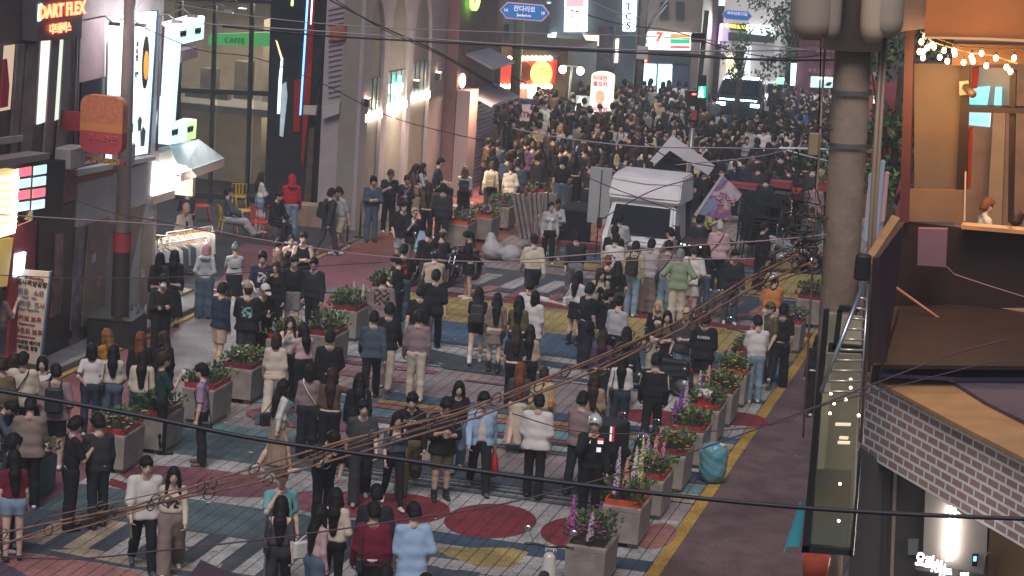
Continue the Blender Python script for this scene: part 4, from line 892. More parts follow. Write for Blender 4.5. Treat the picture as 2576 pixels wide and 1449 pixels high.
b = MB();b.bb((-26,66.0,-0.05),(-18.62,70.3,10));at2(b.build("wall",nmat("wall_redbrown",(0.19,0.10,0.10),0.8,noise=0.25)))
b = MB();b.bb((-18.62,66.1,-0.05),(-18.2,67.0,3.2));at2(b.build("pier",nmat("pier_pink",(0.33,0.24,0.25),0.8)))
b = MB();b.bb((-18.6,67.2,0),(-18.5,70.0,2.6));at2(b.build("shutter",nmat("shutter_blue",(0.13,0.14,0.24),0.5,noise=0.2)))
b = MB();[b.bb((-18.5,67.2,0.05+i*0.13),(-18.46,70.0,0.12+i*0.13)) for i in range(19)];at2(b.build("shutter_ribs",nmat("shutter_rib",(0.16,0.18,0.30),0.4)))
for z,ys in ((2.75,(67.0,70.2)),(3.9,(66.8,69.4))):
 b = MB();b._add([(-18.6,ys[0],z+0.35),(-18.6,ys[1],z+0.35),(-17.75,ys[1],z),(-17.75,ys[0],z),(-18.6,ys[0],z+0.28),(-18.6,ys[1],z+0.28),(-17.75,ys[1],z-0.08),(-17.75,ys[0],z-0.08)],[(0,3,2,1),(4,5,6,7),(0,4,7,3),(3,7,6,2),(2,6,5,1)]);at2(b.build("canopy",nmat("canopy_lilac",(0.20,0.18,0.24),0.5)))
u,z = PE.uv(1183,-3);b = MB();n = 32
for i in range(n):
 a0,a1 = 2*math.pi*i/n,2*math.pi*(i+1)/n;b.prism(PE,[(u+.42*math.cos(a0),z+.34*math.sin(a0)),(u+.42*math.cos(a1),z+.34*math.sin(a1)),(u+.29*math.cos(a1),z+.2*math.sin(a1)),(u+.29*math.cos(a0),z+.2*math.sin(a0))],0.1,0.2)
at2(b.build("ring_sign",glow("ring_green",(0.25,1.0,0.08),5)))
u,z = PE.uv(1112,215);b = MB();b.ell((-18.5,66.2,z),(0.1,0.1,0.22));at2(b.build("wall_lamp",glow("lamp_warm",(1.0,0.75,0.5),7)))
def area(name,loc,rot,e,sx,sy,col):
 l = bpy.data.lights.new(name,'AREA');l.energy = e;l.shape = 'RECTANGLE';l.size = sx;l.size_y = sy;l.color = col;o = bpy.data.objects.new(name,l);SC.collection.objects.link(o);o.location = loc
 o.rotation_euler = Vector(rot).to_track_quat('-Z','Y').to_euler();return o
area("shop_lamps",(-19.5,47.3,2.85),(0.9,-0.3,-0.6),130,2.0,0.8,(1,0.93,0.84));area("shop_lamps_inner",(-21.5,47.3,2.85),(0,0,-1),42,3.0,1.2,(1,0.93,0.85))
area("billboard_spots",(-18.6,44.0,6.9),(-0.7,0,-0.8),40,3.0,0.3,(0.9,0.96,1));area("billboard_face_light",(-19.3,45.2,5.0),(1,0,-0.35),60,2.0,2.5,(0.86,0.95,1))
area("awning_lamp",(-18.9,48.0,4.6),(-0.3,0.1,-1),26,1.2,0.5,(0.9,0.97,1));area("game_hall_light",(-19.2,38.8,3.3),(1,0,-0.7),35,2.0,1.0,(1,0.78,0.45));area("strip_lights",(-18.75,61.7,3.25),(-0.45,0,-1),150,0.2,6.0,(1,0.82,0.62));area("strip_lights_up",(-18.8,61.7,2.9),(-0.5,0,1),110,0.2,6.0,(1,0.82,0.62));area("cafe_lights",(-23.3,62.3,5.6),(0,-0.3,-1),200,3.5,1.5,(1,0.85,0.62));area("cafe_lights_low",(-23.3,62.3,2.5),(0,0,-1),40,3.5,1.5,(1,0.85,0.62))
area("orange_wall_lamp",(-17.9,66.4,3.4),(0.3,0,-1),170,0.4,0.4,(1,0.62,0.36))
pm = nmat("pipe_grey",(0.22,0.19,0.19),0.5);b = MB()
for x0,y0,x1,y1,r in ((193,95,186,392,0.03),(200,100,192,392,0.02),(272,50,262,398,0.025),(405,30,394,380,0.03)): b.tube([PA.pt(*PA.uv(x0,y0,0.1),0.1),PA.pt(*PA.uv(x1,y1,0.1),0.1)],r,6)
attach(b.build("drain_pipe",pm),B)
for (x,y) in ((176,395),(305,388)): b = MB();c_ = PA.pt(*PA.uv(x,y,0.25),0.25);b.rbox(c_,(0.34,0.7,0.42),0.04);attach(b.build("air_conditioner",nmat("ac_grey",(0.36,0.34,0.34),0.6,noise=0.2)),B)
for i,(x,y) in enumerate(((232,640),(246,700),(318,690),(355,680),(228,610))): fp(B,PA,"paper_flyer",[(x,y),(x+10,y-5),(x+9,y+18),(x-1,y+23)],nmat("flyer_%d" % (i % 3),((0.5,0.47,0.42),(0.4,0.2,0.16),(0.3,0.34,0.4))[i % 3],0.8,noise=0.5,nscale=9),0.08,0.09)
# ---------------------------------------------------------------- far end of the street
def far_building(name,Y,x0,x1,h,mat,label,depth=4):
 t = empty(name,((x0+x1)/2,Y+depth/2,0),0,label,"building");b = MB();b.bb((x0,Y,-0.05),(x1,Y+depth,h));attach(b.build("wall",mat),t)
 return t,Plane(x0-20,Y,x1+20,Y)
FA = nmat("far_plum",(0.10,0.07,0.085),0.8,noise=0.4,nscale=0.8);FB = nmat("far_slate",(0.055,0.065,0.08),0.7,noise=0.4,nscale=0.8);FC = nmat("far_brown",(0.20,0.15,0.125),0.8,noise=0.3,nscale=0.6);FD = nmat("far_grey",(0.16,0.16,0.175),0.7,noise=0.3,nscale=0.6)
X = lambda x,y,Y: atY(x,y,Y).x
t,pl = far_building("red_corner_shop",84,X(1225,300,84),X(1418,300,84),3.1,nmat("shop_back",(0.10,0.07,0.06),0.8,noise=0.4),"red corner shop edged with rows of bulbs and a round yellow sign",5)
fp(t,pl,"red_sign",[(1232,148),(1395,150),(1388,211),(1232,208)],nmat("th_red",(0.42,0.03,0.03),0.5,emit=(0.75,0.04,0.03),es=0.65),0.0,0.5)
fp(t,pl,"awning_top",[(1340,120),(1400,143),(1395,150),(1300,150)],nmat("awning_dark",(0.12,0.1,0.1),0.7),0,0.6)
gb = glow("bulb_warm",(1.0,0.78,0.32),13)
def bulb_(x,y):
 b = MB();u,z = pl.uv(x,y);b.ell(pl.pt(u,z,0.6),(0.10,0.10,0.09),8,5);attach(b.build('bulb',gb),t)
for k in range(15):
 x = 1236+k*11.2
 if not 1262 < x < 1290: bulb_(x,144)
 bulb_(x,214)
u,z = pl.uv(1371,182);b = MB();b.prism(pl,[(u+0.40*math.cos(a),z+0.46*math.sin(a)) for a in [2*math.pi*i/28 for i in range(28)]],0.5,0.66);attach(b.build("round_sign",glow("th_yellow",(1.0,0.92,0.18),1.5)),t)
ft(t,pl,"TH",1372,181,0.34,nmat("th_orange",(0.75,0.35,0.03),0.5),0.7)
u,z = pl.uv(1323,178);b = MB();b.prism(pl,[(u+0.40*math.cos(a),z+0.40*math.sin(a)) for a in [2*math.pi*i/28 for i in range(28)]],0.5,0.56);attach(b.build("dark_roundel",nmat("roundel",(0.16,0.03,0.03),0.6)),t)
fp(t,pl,"lit_window",[(1328,222),(1358,226),(1354,248),(1328,246)],glow("win_cream",(1.0,0.9,0.6),3.2),0,0.1);fp(t,pl,"red_window",[(1304,222),(1327,222),(1326,246),(1303,246)],glow("win_red",(0.9,0.25,0.2),0.8),0,0.1)
fp(t,pl,"pillar_red",[(1262,215),(1276,215),(1268,320),(1256,320)],nmat("pil_red",(0.35,0.03,0.04),0.6),0,0.3);fp(t,pl,"pillar_red",[(1292,215),(1300,215),(1296,320),(1288,320)],nmat("pil_red",(0,0,0)),0,0.3)
fp(t,pl,"menu_strip",[(1226,222),(1246,222),(1240,300),(1226,300)],nmat("menu_lit",(0.3,0.3,0.3),0.5,emit=(0.55,0.65,0.75),es=0.8,noise=0.9,nscale=4),0,0.1);
t = empty("cash_machine_sign",tuple(atY(1320,320,82.5)),0,"white panel reading ATM below a blue strip by the red shop","sign");pl2 = Plane(-40,82.5,0,82.5)
t.location.z = 0
fp(t,pl2,"panel",[(1304,262),(1342,262),(1340,305),(1302,305)],nmat("atm_white",(0.45,0.33,0.34),0.6,emit=(0.5,0.36,0.37),es=0.35),0,0.1);fp(t,pl2,"blue_strip",[(1304,249),(1345,249),(1343,262),(1304,262)],nmat("atm_blue",(0.03,0.07,0.2),0.5),0,0.12)
fp(t,pl2,"blue_side",[(1343,249),(1368,256),(1350,315),(1340,312)],nmat("atm_blue2",(0.03,0.05,0.16),0.5),-0.3,0.05);ft(t,pl2,"ATM",1320,289,0.30,INKM,0.13,bold=0.008);fp(t,pl2,"post",[(1318,305),(1326,305),(1326,330),(1318,330)],DARK,0,0.08)
t,pl = far_building("dark_middle_building",97,X(1380,100,97),X(1600,100,97),11,FB,"dark building with tall white floor sign and letter column sign")
fp(t,pl,"floor_sign",[(1421,-10),(1474,-10),(1472,80),(1419,80)],glow("sign_white",(0.80,0.96,1.0),3.5),0,0.4);fp(t,pl,"red_header",[(1425,-10),(1470,-10),(1468,16),(1424,17)],glow("hdr_red",(1.0,0.35,0.4),1.2),0.4,0.45)
for s_,y in (("2F",36),("1F",68)): ft(t,pl,s_,1446,y,0.42,nmat("ink_yel",(0.55,0.5,0.1),0.6,emit=(0.7,0.7,0.3),es=0.5),0.42,bold=0.01)
fp(t,pl,"letter_sign",[(1567,-10),(1598,-10),(1594,79),(1566,78)],glow("sign_cool",(0.72,0.97,1.0),3.2),0,0.4)
for s_,y in (("T",18),("C",42),("S",65)): ft(t,pl,s_,1581,y,0.42,nmat("ink_navy",(0.02,0.03,0.05),0.6),0.43,bold=0.012)
fp(t,pl,"tall_banner",[(1507,64),(1545,66),(1541,172),(1507,168)],nmat("tall_dark",(0.07,0.06,0.08),0.6,noise=0.5),0,0.3)
for i,s_ in enumerate("BRAND"): ft(t,pl,s_,1526,74+i*20,0.34,nmat("tall_letters",(0.22,0.07,0.09) if True else 0,0.6),0.32)
fp(t,pl,"warm_slit",[(1549,98),(1556,98),(1553,158),(1546,158)],glow("slit",(1.0,0.75,0.62),2.0),0,0.1);fp(t,pl,"orange_shopfront",[(1465,85),(1506,88),(1505,116),(1480,112)],glow("orange_front",(0.95,0.7,0.5),1.3),0,0.1)
fp(t,pl,"white_shop_sign",[(1412,113),(1496,118),(1493,180),(1460,178),(1411,168)],nmat("board_cool",(0.3,0.3,0.32),0.5,emit=(0.62,0.64,0.68),es=0.55),0,0.2)
fp(t,pl,"red_block",[(1413,150),(1445,151),(1445,166),(1412,166)],glow("blk_red",(0.75,0.15,0.15),0.9),0.2,0.22);fp(t,pl,"blue_block",[(1448,151),(1485,154),(1484,172),(1448,168)],glow("blk_blue",(0.20,0.45,0.60),0.9),0.2,0.22)
ft(t,pl,"AND",1428,158,0.27,INK,0.24,bold=0.014);ft(t,pl,"NU",1464,161,0.29,nmat("ink_wh",(0.6,0.6,0.6),0.6),0.24,bold=0.014);ft(t,pl,"FASTER",1458,135,0.26,INK,0.24,rot=-0.15)
for x,y in ((1415,105),(1430,106)): u,z = pl.uv(x,y);b = MB();b.ell(pl.pt(u,z,0.3),(0.1,0.1,0.1));attach(b.build("lamp",glow("small_yellow",(1.0,0.8,0.4),8)),t)
fp(t,pl,"white_lamp_box",[(1379,85),(1396,82),(1392,102),(1376,107)],glow("boxw",(0.7,1.0,1.0),4),0,0.3)
t,pl = far_building("wall_grey_building",100,X(1225,50,100),X(1390,50,100),11,FD,"grey building behind the blue street name sign")
for (a,b_,c,d) in ((1293,30,1330,42),(1376,5,1398,9),(1250,60,1262,66)): fp(t,pl,"lit_window",[(a,b_),(c,b_+2),(c,d),(a,d)],glow("winc",(0.7,0.95,1.0),1.0),0,0.1)
fp(t,pl,"side_window",[(1240,60),(1280,60),(1280,120),(1240,120)],nmat("win_dk",(0.05,0.05,0.06),0.3),0,0.1)
t,pl = far_building("convenience_store_building",97.5,X(1600,60,97.5),X(1765,60,97.5),11,FC,"tan building with a convenience store striped orange, green and red")
fp(t,pl,"store_sign",[(1614,79),(1737,84),(1733,128),(1614,124)],glow("store_white",(1.0,1.0,0.98),1.35),0,0.35)
for (a,c) in ((1615,1628),(1686,1735)):
 fp(t,pl,"stripe_orange",[(a,85),(c,87),(c,95),(a,93)],glow("st_or",(1.0,0.25,0.05),1.2),0.35,0.38)
 fp(t,pl,"stripe_green",[(a,98),(c,99),(c,110),(a,109)],glow("st_gr",(0.0,0.50,0.18),1.0),0.35,0.38);fp(t,pl,"stripe_red",[(a,115),(c,116),(c,122),(a,121)],glow("st_rd",(0.9,0.08,0.08),1.0),0.35,0.38)
ft(t,pl,"7",1658,94,0.52,glow("seven_red",(1.0,0.10,0.04),1.1),0.4,bold=0.03)
fp(t,pl,"shop_window",[(1612,160),(1690,163),(1688,235),(1612,232)],nmat("store_inside",(0.4,0.5,0.5),0.4,emit=(0.45,0.85,0.9),es=2.0,noise=0.55,nscale=1.6),0,0.1);fp(t,pl,"dark_fascia",[(1612,128),(1735,130),(1735,158),(1612,158)],nmat("fas_dk",(0.04,0.05,0.06),0.6),0,0.2)
fp(t,pl,"lit_shelf",[(1616,166),(1650,167),(1650,174),(1616,173)],glow("shelfw",(0.75,1,1),2.5),0.1,0.15);fp(t,pl,"door_frame",[(1652,160),(1655,160),(1652,235),(1649,235)],DARK,0.1,0.2)
fp(t,pl,"blue_panel",[(1692,163),(1735,165),(1735,235),(1690,235)],nmat("pnl_bl",(0.03,0.06,0.12),0.6),0,0.1);fp(t,pl,"red_lamp",[(1619,137),(1626,137),(1625,157),(1618,157)],glow("redl",(1.0,0.15,0.08),4),0.2,0.4)
for x in (1660,1700): fp(t,pl,"window",[(x,5),(x+22,5),(x+22,50),(x,50)],nmat("win_dk2",(0.05,0.045,0.04),0.3),0,0.05)
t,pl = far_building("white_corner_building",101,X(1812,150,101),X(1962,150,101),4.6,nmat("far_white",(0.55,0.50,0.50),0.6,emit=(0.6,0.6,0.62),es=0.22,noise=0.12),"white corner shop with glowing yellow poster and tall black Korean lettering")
fp(t,pl,"yellow_sign",[(1836,60),(1878,61),(1876,77),(1836,76)],nmat("ysb",(0.02,0.02,0.01),0.6),0,0.3);ft(t,pl,"세계호프&노래",1857,68,0.20,glow("ysg",(0.9,1.0,0.1),3),0.33)
fp(t,pl,"white_board",[(1878,62),(1945,68),(1945,92),(1878,84)],glow("wb",(0.85,1.0,0.97),1.3),0,0.3);fp(t,pl,"dark_canopy",[(1832,82),(1945,92),(1945,108),(1832,102)],FB,0,0.5)
fp(t,pl,"vertical_sign",[(1855,116),(1888,116),(1882,214),(1852,214)],glow("vs",(0.80,0.88,0.92),0.95),0,0.25);ft(t,pl,"24시",1872,126,0.26,INK,0.28,bold=0.012)
for i,s_ in enumerate("휴대폰자감지팅"): ft(t,pl,s_,1869,140+i*11,0.185,INK,0.28,bold=0.008)
fp(t,pl,"lit_poster",[(1828,142),(1853,142),(1850,214),(1826,214)],nmat("lp",(0.7,0.6,0.3),0.5,emit=(1.0,0.88,0.55),es=1.6,noise=0.35,nscale=2.5),0,0.28)
for s_,x,y,m_ in (("신",1834,163,"a"),("술",1834,190,"b"),("노",1846,190,"c"),("래",1846,208,"c")): ft(t,pl,s_,x,y,0.28,glow("pink_l"+m_,{"a": (0.9,0.7,0.1),"b": (0.1,0.3,0.7),"c": (0.8,0.1,0.4)}[m_],0.8),0.3,bold=0.01)
fp(t,pl,"neon_edge",[(1811,60),(1816,60),(1812,110),(1806,110)],glow("np",(0.6,0.3,1.0),3),0,0.3)
t,pl = far_building("night_club_building",103,X(1765,10,103),X(2010,10,103),12,FB,"dark upper facade with purple neon letters and white neon lines")
for s_,y in (("각",12),("종",54)): ft(t,pl,s_,1862,y,0.5,glow("neon_violet",(0.55,0.2,1.0),3.0),0.2)
fp(t,pl,"lit_window",[(1800,0),(1845,2),(1838,14),(1800,14)],glow("lwc",(0.7,0.9,1.0),1.6),0,0.1)
for pts in ([(1901,-10),(1899,62)],[(1912,-10),(1909,62)],[(1945,-10),(1939,56)],[(1957,-10),(1953,54)],[(1939,55),(1953,54)]):
 b = MB();b.tube([pl.pt(*pl.uv(*pts[0]),0.2),pl.pt(*pl.uv(*pts[1]),0.2)],0.03,5);attach(b.build("neon_line",glow("neon_ice",(0.72,0.95,0.92),3)),t)
t,pl = far_building("maroon_sign_building",92,X(2008,150,92),X(2170,150,92),4.4,nmat("far_maroon",(0.14,0.04,0.06),0.7,noise=0.25),"maroon sign front over a bright open shop on the right")
for i,(s_,y) in enumerate((("거구장갈비타운",127),("SINCE 1985",145),("숯불갈비 냉면",180))): ft(t,pl,s_,2068,y,0.20 if i != 1 else 0.13,nmat("mar_txt",(0.35,0.22,0.26),0.6),0.1)
fp(t,pl,"lit_frontage",[(2040,192),(2125,196),(2122,222),(2038,220)],glow("lf",(0.6,0.85,0.9),0.7),0,0.1);fp(t,pl,"white_tube",[(2056,195),(2090,196),(2090,200),(2056,199)],glow("wt",(0.9,1,1),5),0.1,0.2)
fp(t,pl,"blue_sign",[(1990,160),(2003,160),(1998,215),(1988,215)],glow("bs",(0.6,0.95,1.0),2.2),0.1,0.3)
t,pl = far_building("dark_right_building",104,X(2000,50,104),8,12,FA,"plum dark building far right behind the tree")
t,pl = far_building("red_restaurant",70,X(2148,250,70),X(2300,250,70),3.7,nmat("rest_red",(0.26,0.035,0.04),0.7,noise=0.4),"red fronted restaurant behind the big pole with two round emblems",6)
fp(t,pl,"white_menu",[(2150,178),(2176,178),(2174,198),(2150,197)],nmat("menu_wh",(0.42,0.33,0.34),0.6),0,0.1);fp(t,pl,"white_menu",[(2196,182),(2216,182),(2214,200),(2196,200)],nmat("menu_wh",(0,0,0)),0,0.1)
for x,y in ((2220,268),(2215,313)):
 u,z = pl.uv(x,y);b = MB();b.prism(pl,[(u+0.2*math.cos(a),z+0.2*math.sin(a)) for a in [2*math.pi*i/20 for i in range(20)]],0.0,0.12);attach(b.build("round_emblem",nmat("emb%d" % y,(0.36,0.04,0.05) if y > 300 else (0.05,0.03,0.03),0.6)),t);ft(t,pl,"족",x,y,0.2,nmat("emb_t",(0.4,0.3,0.3),0.6),0.14)
for x in (2188,2210): fp(t,pl,"post_red",[(x,190),(x+10,190),(x+4,345),(x-6,345)],nmat("post_rd",(0.34,0.10,0.09),0.6),0,0.2)
fp(t,pl,"white_chip",[(2198,240),(2206,235),(2203,260),(2196,260)],glow("wch",(0.8,0.8,0.85),1.0),0.2,0.25)
b = MB();b.bb((-70,120,0),(60,124,16));b.build("distant_building",FB,None,"dark block of buildings closing the end of the street","building")
b = MB();b.bb((-60,66,0),(-28,70,14));b.build("side_building",FA,None,"dark building behind the glass corner on the left","building")
t = empty("light_pillar_sign",tuple(atY(1508,345,80)[:2])+(0,),0,"tall round-topped glowing advertising pillar with red Korean words","sign");pl = Plane(-40,80,0,80)
u0,z1 = pl.uv(1489,178);u1,z0 = pl.uv(1532,345);z0 = 0.05
b = MB();b.prism(pl,[(u0,z0),(u1,z0)]+[((u0+u1)/2+(u1-u0)/2*math.cos(a),z1-0.15+0.15*math.sin(a)) for a in [math.pi*i/10 for i in range(11)]],-0.3,0.0);attach(b.build("body",glow("pillar_cream",(1.0,0.86,0.62),1.0)),t)
b = MB();b.prism(pl,[(u0+0.07,z0+0.1),(u1-0.07,z0+0.1),(u1-0.07,z1-0.2),(u0+0.07,z1-0.2)],0.0,0.02);attach(b.build("face",nmat("pillar_face",(0.6,0.5,0.5),0.5,emit=(0.95,0.85,0.80),es=0.85)),t)
for s_,y in (("비대면",197),("물포차",212),("미끄럼",276),("안심",302),("특가",322)): ft(t,pl,s_,1510,y,0.19,nmat("pil_txt",(0.6,0.1,0.12),0.6,emit=(0.8,0.25,0.25),es=0.35),0.03,bold=0.006)
u,z = pl.uv(1510,245);b = MB();b.prism(pl,[(u+0.17*math.cos(a),z+0.26*math.sin(a)) for a in [2*math.pi*i/20 for i in range(20)]],0.02,0.03);attach(b.build("dish_picture",nmat("dish",(0.7,0.45,0.25),0.6,emit=(0.8,0.55,0.35),es=0.6,noise=0.5,nscale=9)),t)
t = empty("lit_poster_stand",tuple(atY(1466,330,81)[:2])+(0,),0,"glowing poster stand with a yellow round emblem beside the tall pillar sign","sign");pl = Plane(-40,81,0,81)
fp(t,pl,"top_panel",[(1449,241),(1484,243),(1482,268),(1448,268)],nmat("pst_grey",(0.2,0.25,0.32),0.5,emit=(0.4,0.5,0.6),es=0.5),0,0.12);fp(t,pl,"lit_panel",[(1447,269),(1482,269),(1478,345),(1444,345)],glow("pst_w",(0.85,0.97,1.0),1.6),0,0.12)
u,z = pl.uv(1466,255);b = MB();b.prism(pl,[(u+0.15*math.cos(a),z+0.16*math.sin(a)) for a in [2*math.pi*i/20 for i in range(20)]],0.12,0.15);attach(b.build("round_emblem",glow("pst_y",(1.0,0.95,0.5),1.8)),t)
t = empty("site_hoarding",tuple(atY(1420,300,86)[:2])+(0,),0,"grey hoarding panel fence behind the street lamp","fence");pl = Plane(-40,86,0,86)
fp(t,pl,"panel",[(1388,232),(1448,234),(1446,300),(1386,300)],nmat("hoard",(0.24,0.24,0.28),0.7,noise=0.2),0,0.1);fp(t,pl,"panel",[(1532,240),(1552,240),(1552,300),(1532,300)],nmat("hoard",(0,0,0)),0,0.1);fp(t,pl,"dark_mark",[(1410,240),(1426,240),(1426,262),(1410,262)],nmat("hm",(0.08,0.09,0.12),0.7),0.1,0.12)
t = empty("street_lamp",tuple(atY(1425,330,82)[:2])+(0,),0,"thin street lamp with two glowing globes near the red shop","street lamp")
p = atY(1433,165,82);q = atY(1424,330,82);top = Vector((q.x+0.05,82,p.z))
b = MB();b.tube([(q.x,82,0),top],0.04,7);b.tube([top+Vector((-0.33,0,-0.02)),top,top+Vector((0.33,0,-0.02))],0.02,6);attach(b.build("pole",nmat("lamp_pole",(0.28,0.30,0.24),0.5)),t)
for s_ in (-0.33,0.33): b = MB();b.ell(top+Vector((s_,0,-0.16)),(0.14,0.14,0.15));attach(b.build("lamp_globe",glow("globe",(1.0,0.9,0.72),12)),t)
t = empty("pedestrian_signal",tuple(atY(1752,330,76)[:2])+(0,),0,"dark signal post with glowing green walking figure and red countdown","traffic light");pl = Plane(-40,76,0,76);p = atY(1745,332,76)
b = MB();b.tube([(p.x,76,0),(p.x+0.12,76,5.5)],0.08,8);attach(b.build("post",nmat("sig_post",(0.035,0.03,0.03),0.6)),t)
fp(t,pl,"red_wrap",[(1739,278),(1754,278),(1752,302),(1737,302)],nmat("wrap_red",(0.30,0.05,0.07),0.6),-0.1,0.1)
fp(t,pl,"signal_housing",[(1756,190),(1778,190),(1776,268),(1754,268)],BLK,-0.2,0.1);fp(t,pl,"signal_lens",[(1757,217),(1776,217),(1775,246),(1756,246)],nmat("lens_green",(0,0.15,0.1),0.3,emit=(0.0,0.6,0.38),es=1.2),0.1,0.12)
u,z = pl.uv(1766,231);b = MB();g = [(0,0.16),(0.035,0.13),(0.05,0.05),(0.09,-0.01),(0.03,0.0),(0.09,-0.17),(0.03,-0.17),(0,-0.07),(-0.05,-0.17),(-0.10,-0.16),(-0.03,0.0),(-0.09,-0.02),(-0.05,0.07)]
b.prism(pl,[(u+a,z+c) for a,c in g],0.12,0.14);b.ell(pl.pt(u,z+0.14,0.13),(0.03,0.02,0.035));attach(b.build("green_man",glow("man_green",(0.45,1.0,0.75),7)),t)
fp(t,pl,"countdown_box",[(1730,228),(1751,228),(1749,268),(1728,268)],BLK,-0.2,0.1);fp(t,pl,"countdown",[(1741,235),(1751,235),(1751,239),(1741,239)],glow("cd",(1.0,0.1,0.08),4),0.1,0.12)
t = empty("hanging_signal",tuple(atY(1745,100,76)),0,"dark traffic light box hanging on wires above the green walking figure","traffic light");t.location.z = 3.9
fp(t,pl,"housing",[(1738,85),(1775,86),(1772,108),(1738,106)],BLK,-0.1,0.15);fp(t,pl,"visor",[(1741,82),(1772,83),(1770,86),(1741,85)],DARK,0.0,0.3)
def street_sign(xa,xb,yc,Y,l1,l2,n1,n2,label,arrow=False):
 pl = Plane(-40,Y,0,Y);u0,z = pl.uv(xa,yc);u1,_ = pl.uv(xb,yc);h = (u1-u0)*0.16;k = h*0.9;t = empty("street_name_sign",tuple(pl.pt((u0+u1)/2,z)),0,label,"street sign")
 def hexa(i): return [(u0+i,z),(u0+k+i*0.4,z-h+i),(u1-k-i*0.4,z-h+i),(u1-i,z),(u1-k-i*0.4,z+h-i),(u0+k+i*0.4,z+h-i)]
 rr_ = math.radians(0)
 b = MB();b.prism(pl,hexa(0),0,0.05);attach(b.build("border",nmat("sign_border",(0.55,0.35,0.55),0.5,emit=(0.6,0.35,0.55),es=0.35)),t)
 b = MB();b.prism(pl,hexa(h*0.12),0.05,0.06);attach(b.build("panel",nmat("sign_blue",(0.03,0.12,0.30),0.5,emit=(0.03,0.14,0.36),es=0.5)),t)
 wt = nmat("sign_white_txt",(0.6,0.55,0.65),0.5,emit=(0.7,0.6,0.75),es=0.5);c = (u0+u1)/2
 for s_,uu,zz,sz in ((l1,c,z+h*0.28,h*0.75),(l2,c,z-h*0.45,h*0.45),(n1,u0+(u1-u0)*0.13,z,h*0.5),(n2,u1-(u1-u0)*0.13,z,h*0.5)):
  if s_: attach(text_on(pl,s_,uu,zz,sz,wt,0.07,bold=0.003),t)
 return t
street_sign(1258,1384,24,62,"잔다리로","Jandari-ro","14","18","large blue hexagonal street sign lettered in Korean with 14 and 18")
street_sign(1817,1894,35,78,"와우산로17길","","","","small dim blue street sign with a left arrow near the purple neon")
def pole(name,x,y,r0,r1,h,mat,label,cat="utility pole"):
 t = empty(name,(x,y,0),0,label,cat);b = MB();b.tube([(0,0,-0.05),(0,0,h)],r0,14,r2=r1);b.build("shaft",mat,t);return t
CON = nmat("pole_concrete",(0.17,0.145,0.14),0.85,noise=0.35,nscale=2,bump=0.3);g = at(1598,318)
t = pole("utility_pole",g.x,g.y,0.19,0.14,9,CON,"grey utility pole with red wrap in front of the convenience store")
b = MB();b.tube([(0,0,0.9),(0,0,1.5)],0.205,14,cap=False);b.build("red_wrap",nmat("wrap_red",(0,0,0)),t);b = MB();b.box((0.1,-0.15,2.9),(0.42,0.2,0.5));b.build("meter_box",nmat("meter_grey",(0.35,0.34,0.35),0.6),t)
b = MB();b.tube([(0,0,3.2),(0.25,0,3.9),(0.9,0,4.8)],0.04,6);b.tube([(0,0,3.4),(0.4,0,4.3),(1.2,0,5.4)],0.03,6);b.build("strut",GREYM,t)
g = at(1240,345);t = pole("utility_pole",g.x,g.y,0.16,0.12,9,CON,"concrete utility pole left of the red shop with the ATM panel")
g = at(1288,345);pole("utility_pole",g.x,g.y,0.20,0.16,9,nmat("pole_olive",(0.20,0.18,0.14),0.8,noise=0.3),"thick olive pole directly in front of the red shop")
g = at(1795,640);
g = at(1720,600);t = pole("steel_post",g.x,g.y,0.075,0.075,3.1,GREYM,"plain grey steel post right of the white truck cab","post")
area("red_shop_lights",(-20.0,82.6,2.3),(0.2,-1,-0.6),160,3.0,0.4,(1,0.75,0.45));area("convenience_lights",(-18.6,96.6,2.6),(0,-1,-0.35),320,3.5,0.6,(0.78,0.97,1));area("white_corner_lights",(-15.0,100.2,3.4),(0,-1,-0.35),220,3.5,0.8,(0.85,0.95,1));area("pillar_sign_light",(-17.3,79.4,2.0),(0.1,-1,-0.2),45,0.6,2.2,(1,0.88,0.7));area("restaurant_lights",(-9.3,91.2,2.4),(0,-1,-0.5),120,3.0,0.5,(0.85,0.92,1))
area("crossing_lamp",(-15.5,84,7.5),(0,0,-1),160,2.0,2.0,(0.85,0.95,1.0))
# ---------------------------------------------------------------- right side: near building, pole, terrace
RB = Plane(-2.12,23.64,-0.34,20.90)
t = empty("brick_building",(-0.6,23.5,0),0,"near building with white-jointed brick parapet and warm lit terrace above","building")
def at2(o): return attach(o,t)
def brick_mat():
 m = bpy.data.materials.new("brick_red");m.use_nodes = True;n = m.node_tree;b = n.nodes["Principled BSDF"];L = n.links
 tc = n.nodes.new("ShaderNodeTexCoord");mp = n.nodes.new("ShaderNodeMapping");br = n.nodes.new("ShaderNodeTexBrick")
 mp.inputs["Rotation"].default_value = (0,0,0);L.new(tc.outputs["UV"],mp.inputs["Vector"]);L.new(mp.outputs[0],br.inputs["Vector"])
 br.inputs["Scale"].default_value = 1.0;br.inputs["Mortar Size"].default_value = 0.015;br.inputs["Mortar Smooth"].default_value = 0.1
 br.inputs["Brick Width"].default_value = 0.215;br.inputs["Row Height"].default_value = 0.091;br.inputs["Color1"].default_value = (0.50,0.31,0.28,1);br.inputs["Color2"].default_value = (0.40,0.235,0.215,1);br.inputs["Mortar"].default_value = (0.88,0.92,0.89,1)
 L.new(br.outputs["Color"],b.inputs["Base Color"]);b.inputs["Roughness"].default_value = 0.8
 bp = n.nodes.new("ShaderNodeBump");bp.inputs["Strength"].default_value = 0.6;bp.inputs["Distance"].default_value = 0.01;bp.invert = True;L.new(br.outputs["Fac"],bp.inputs["Height"]);L.new(bp.outputs[0],b.inputs["Normal"]);return m
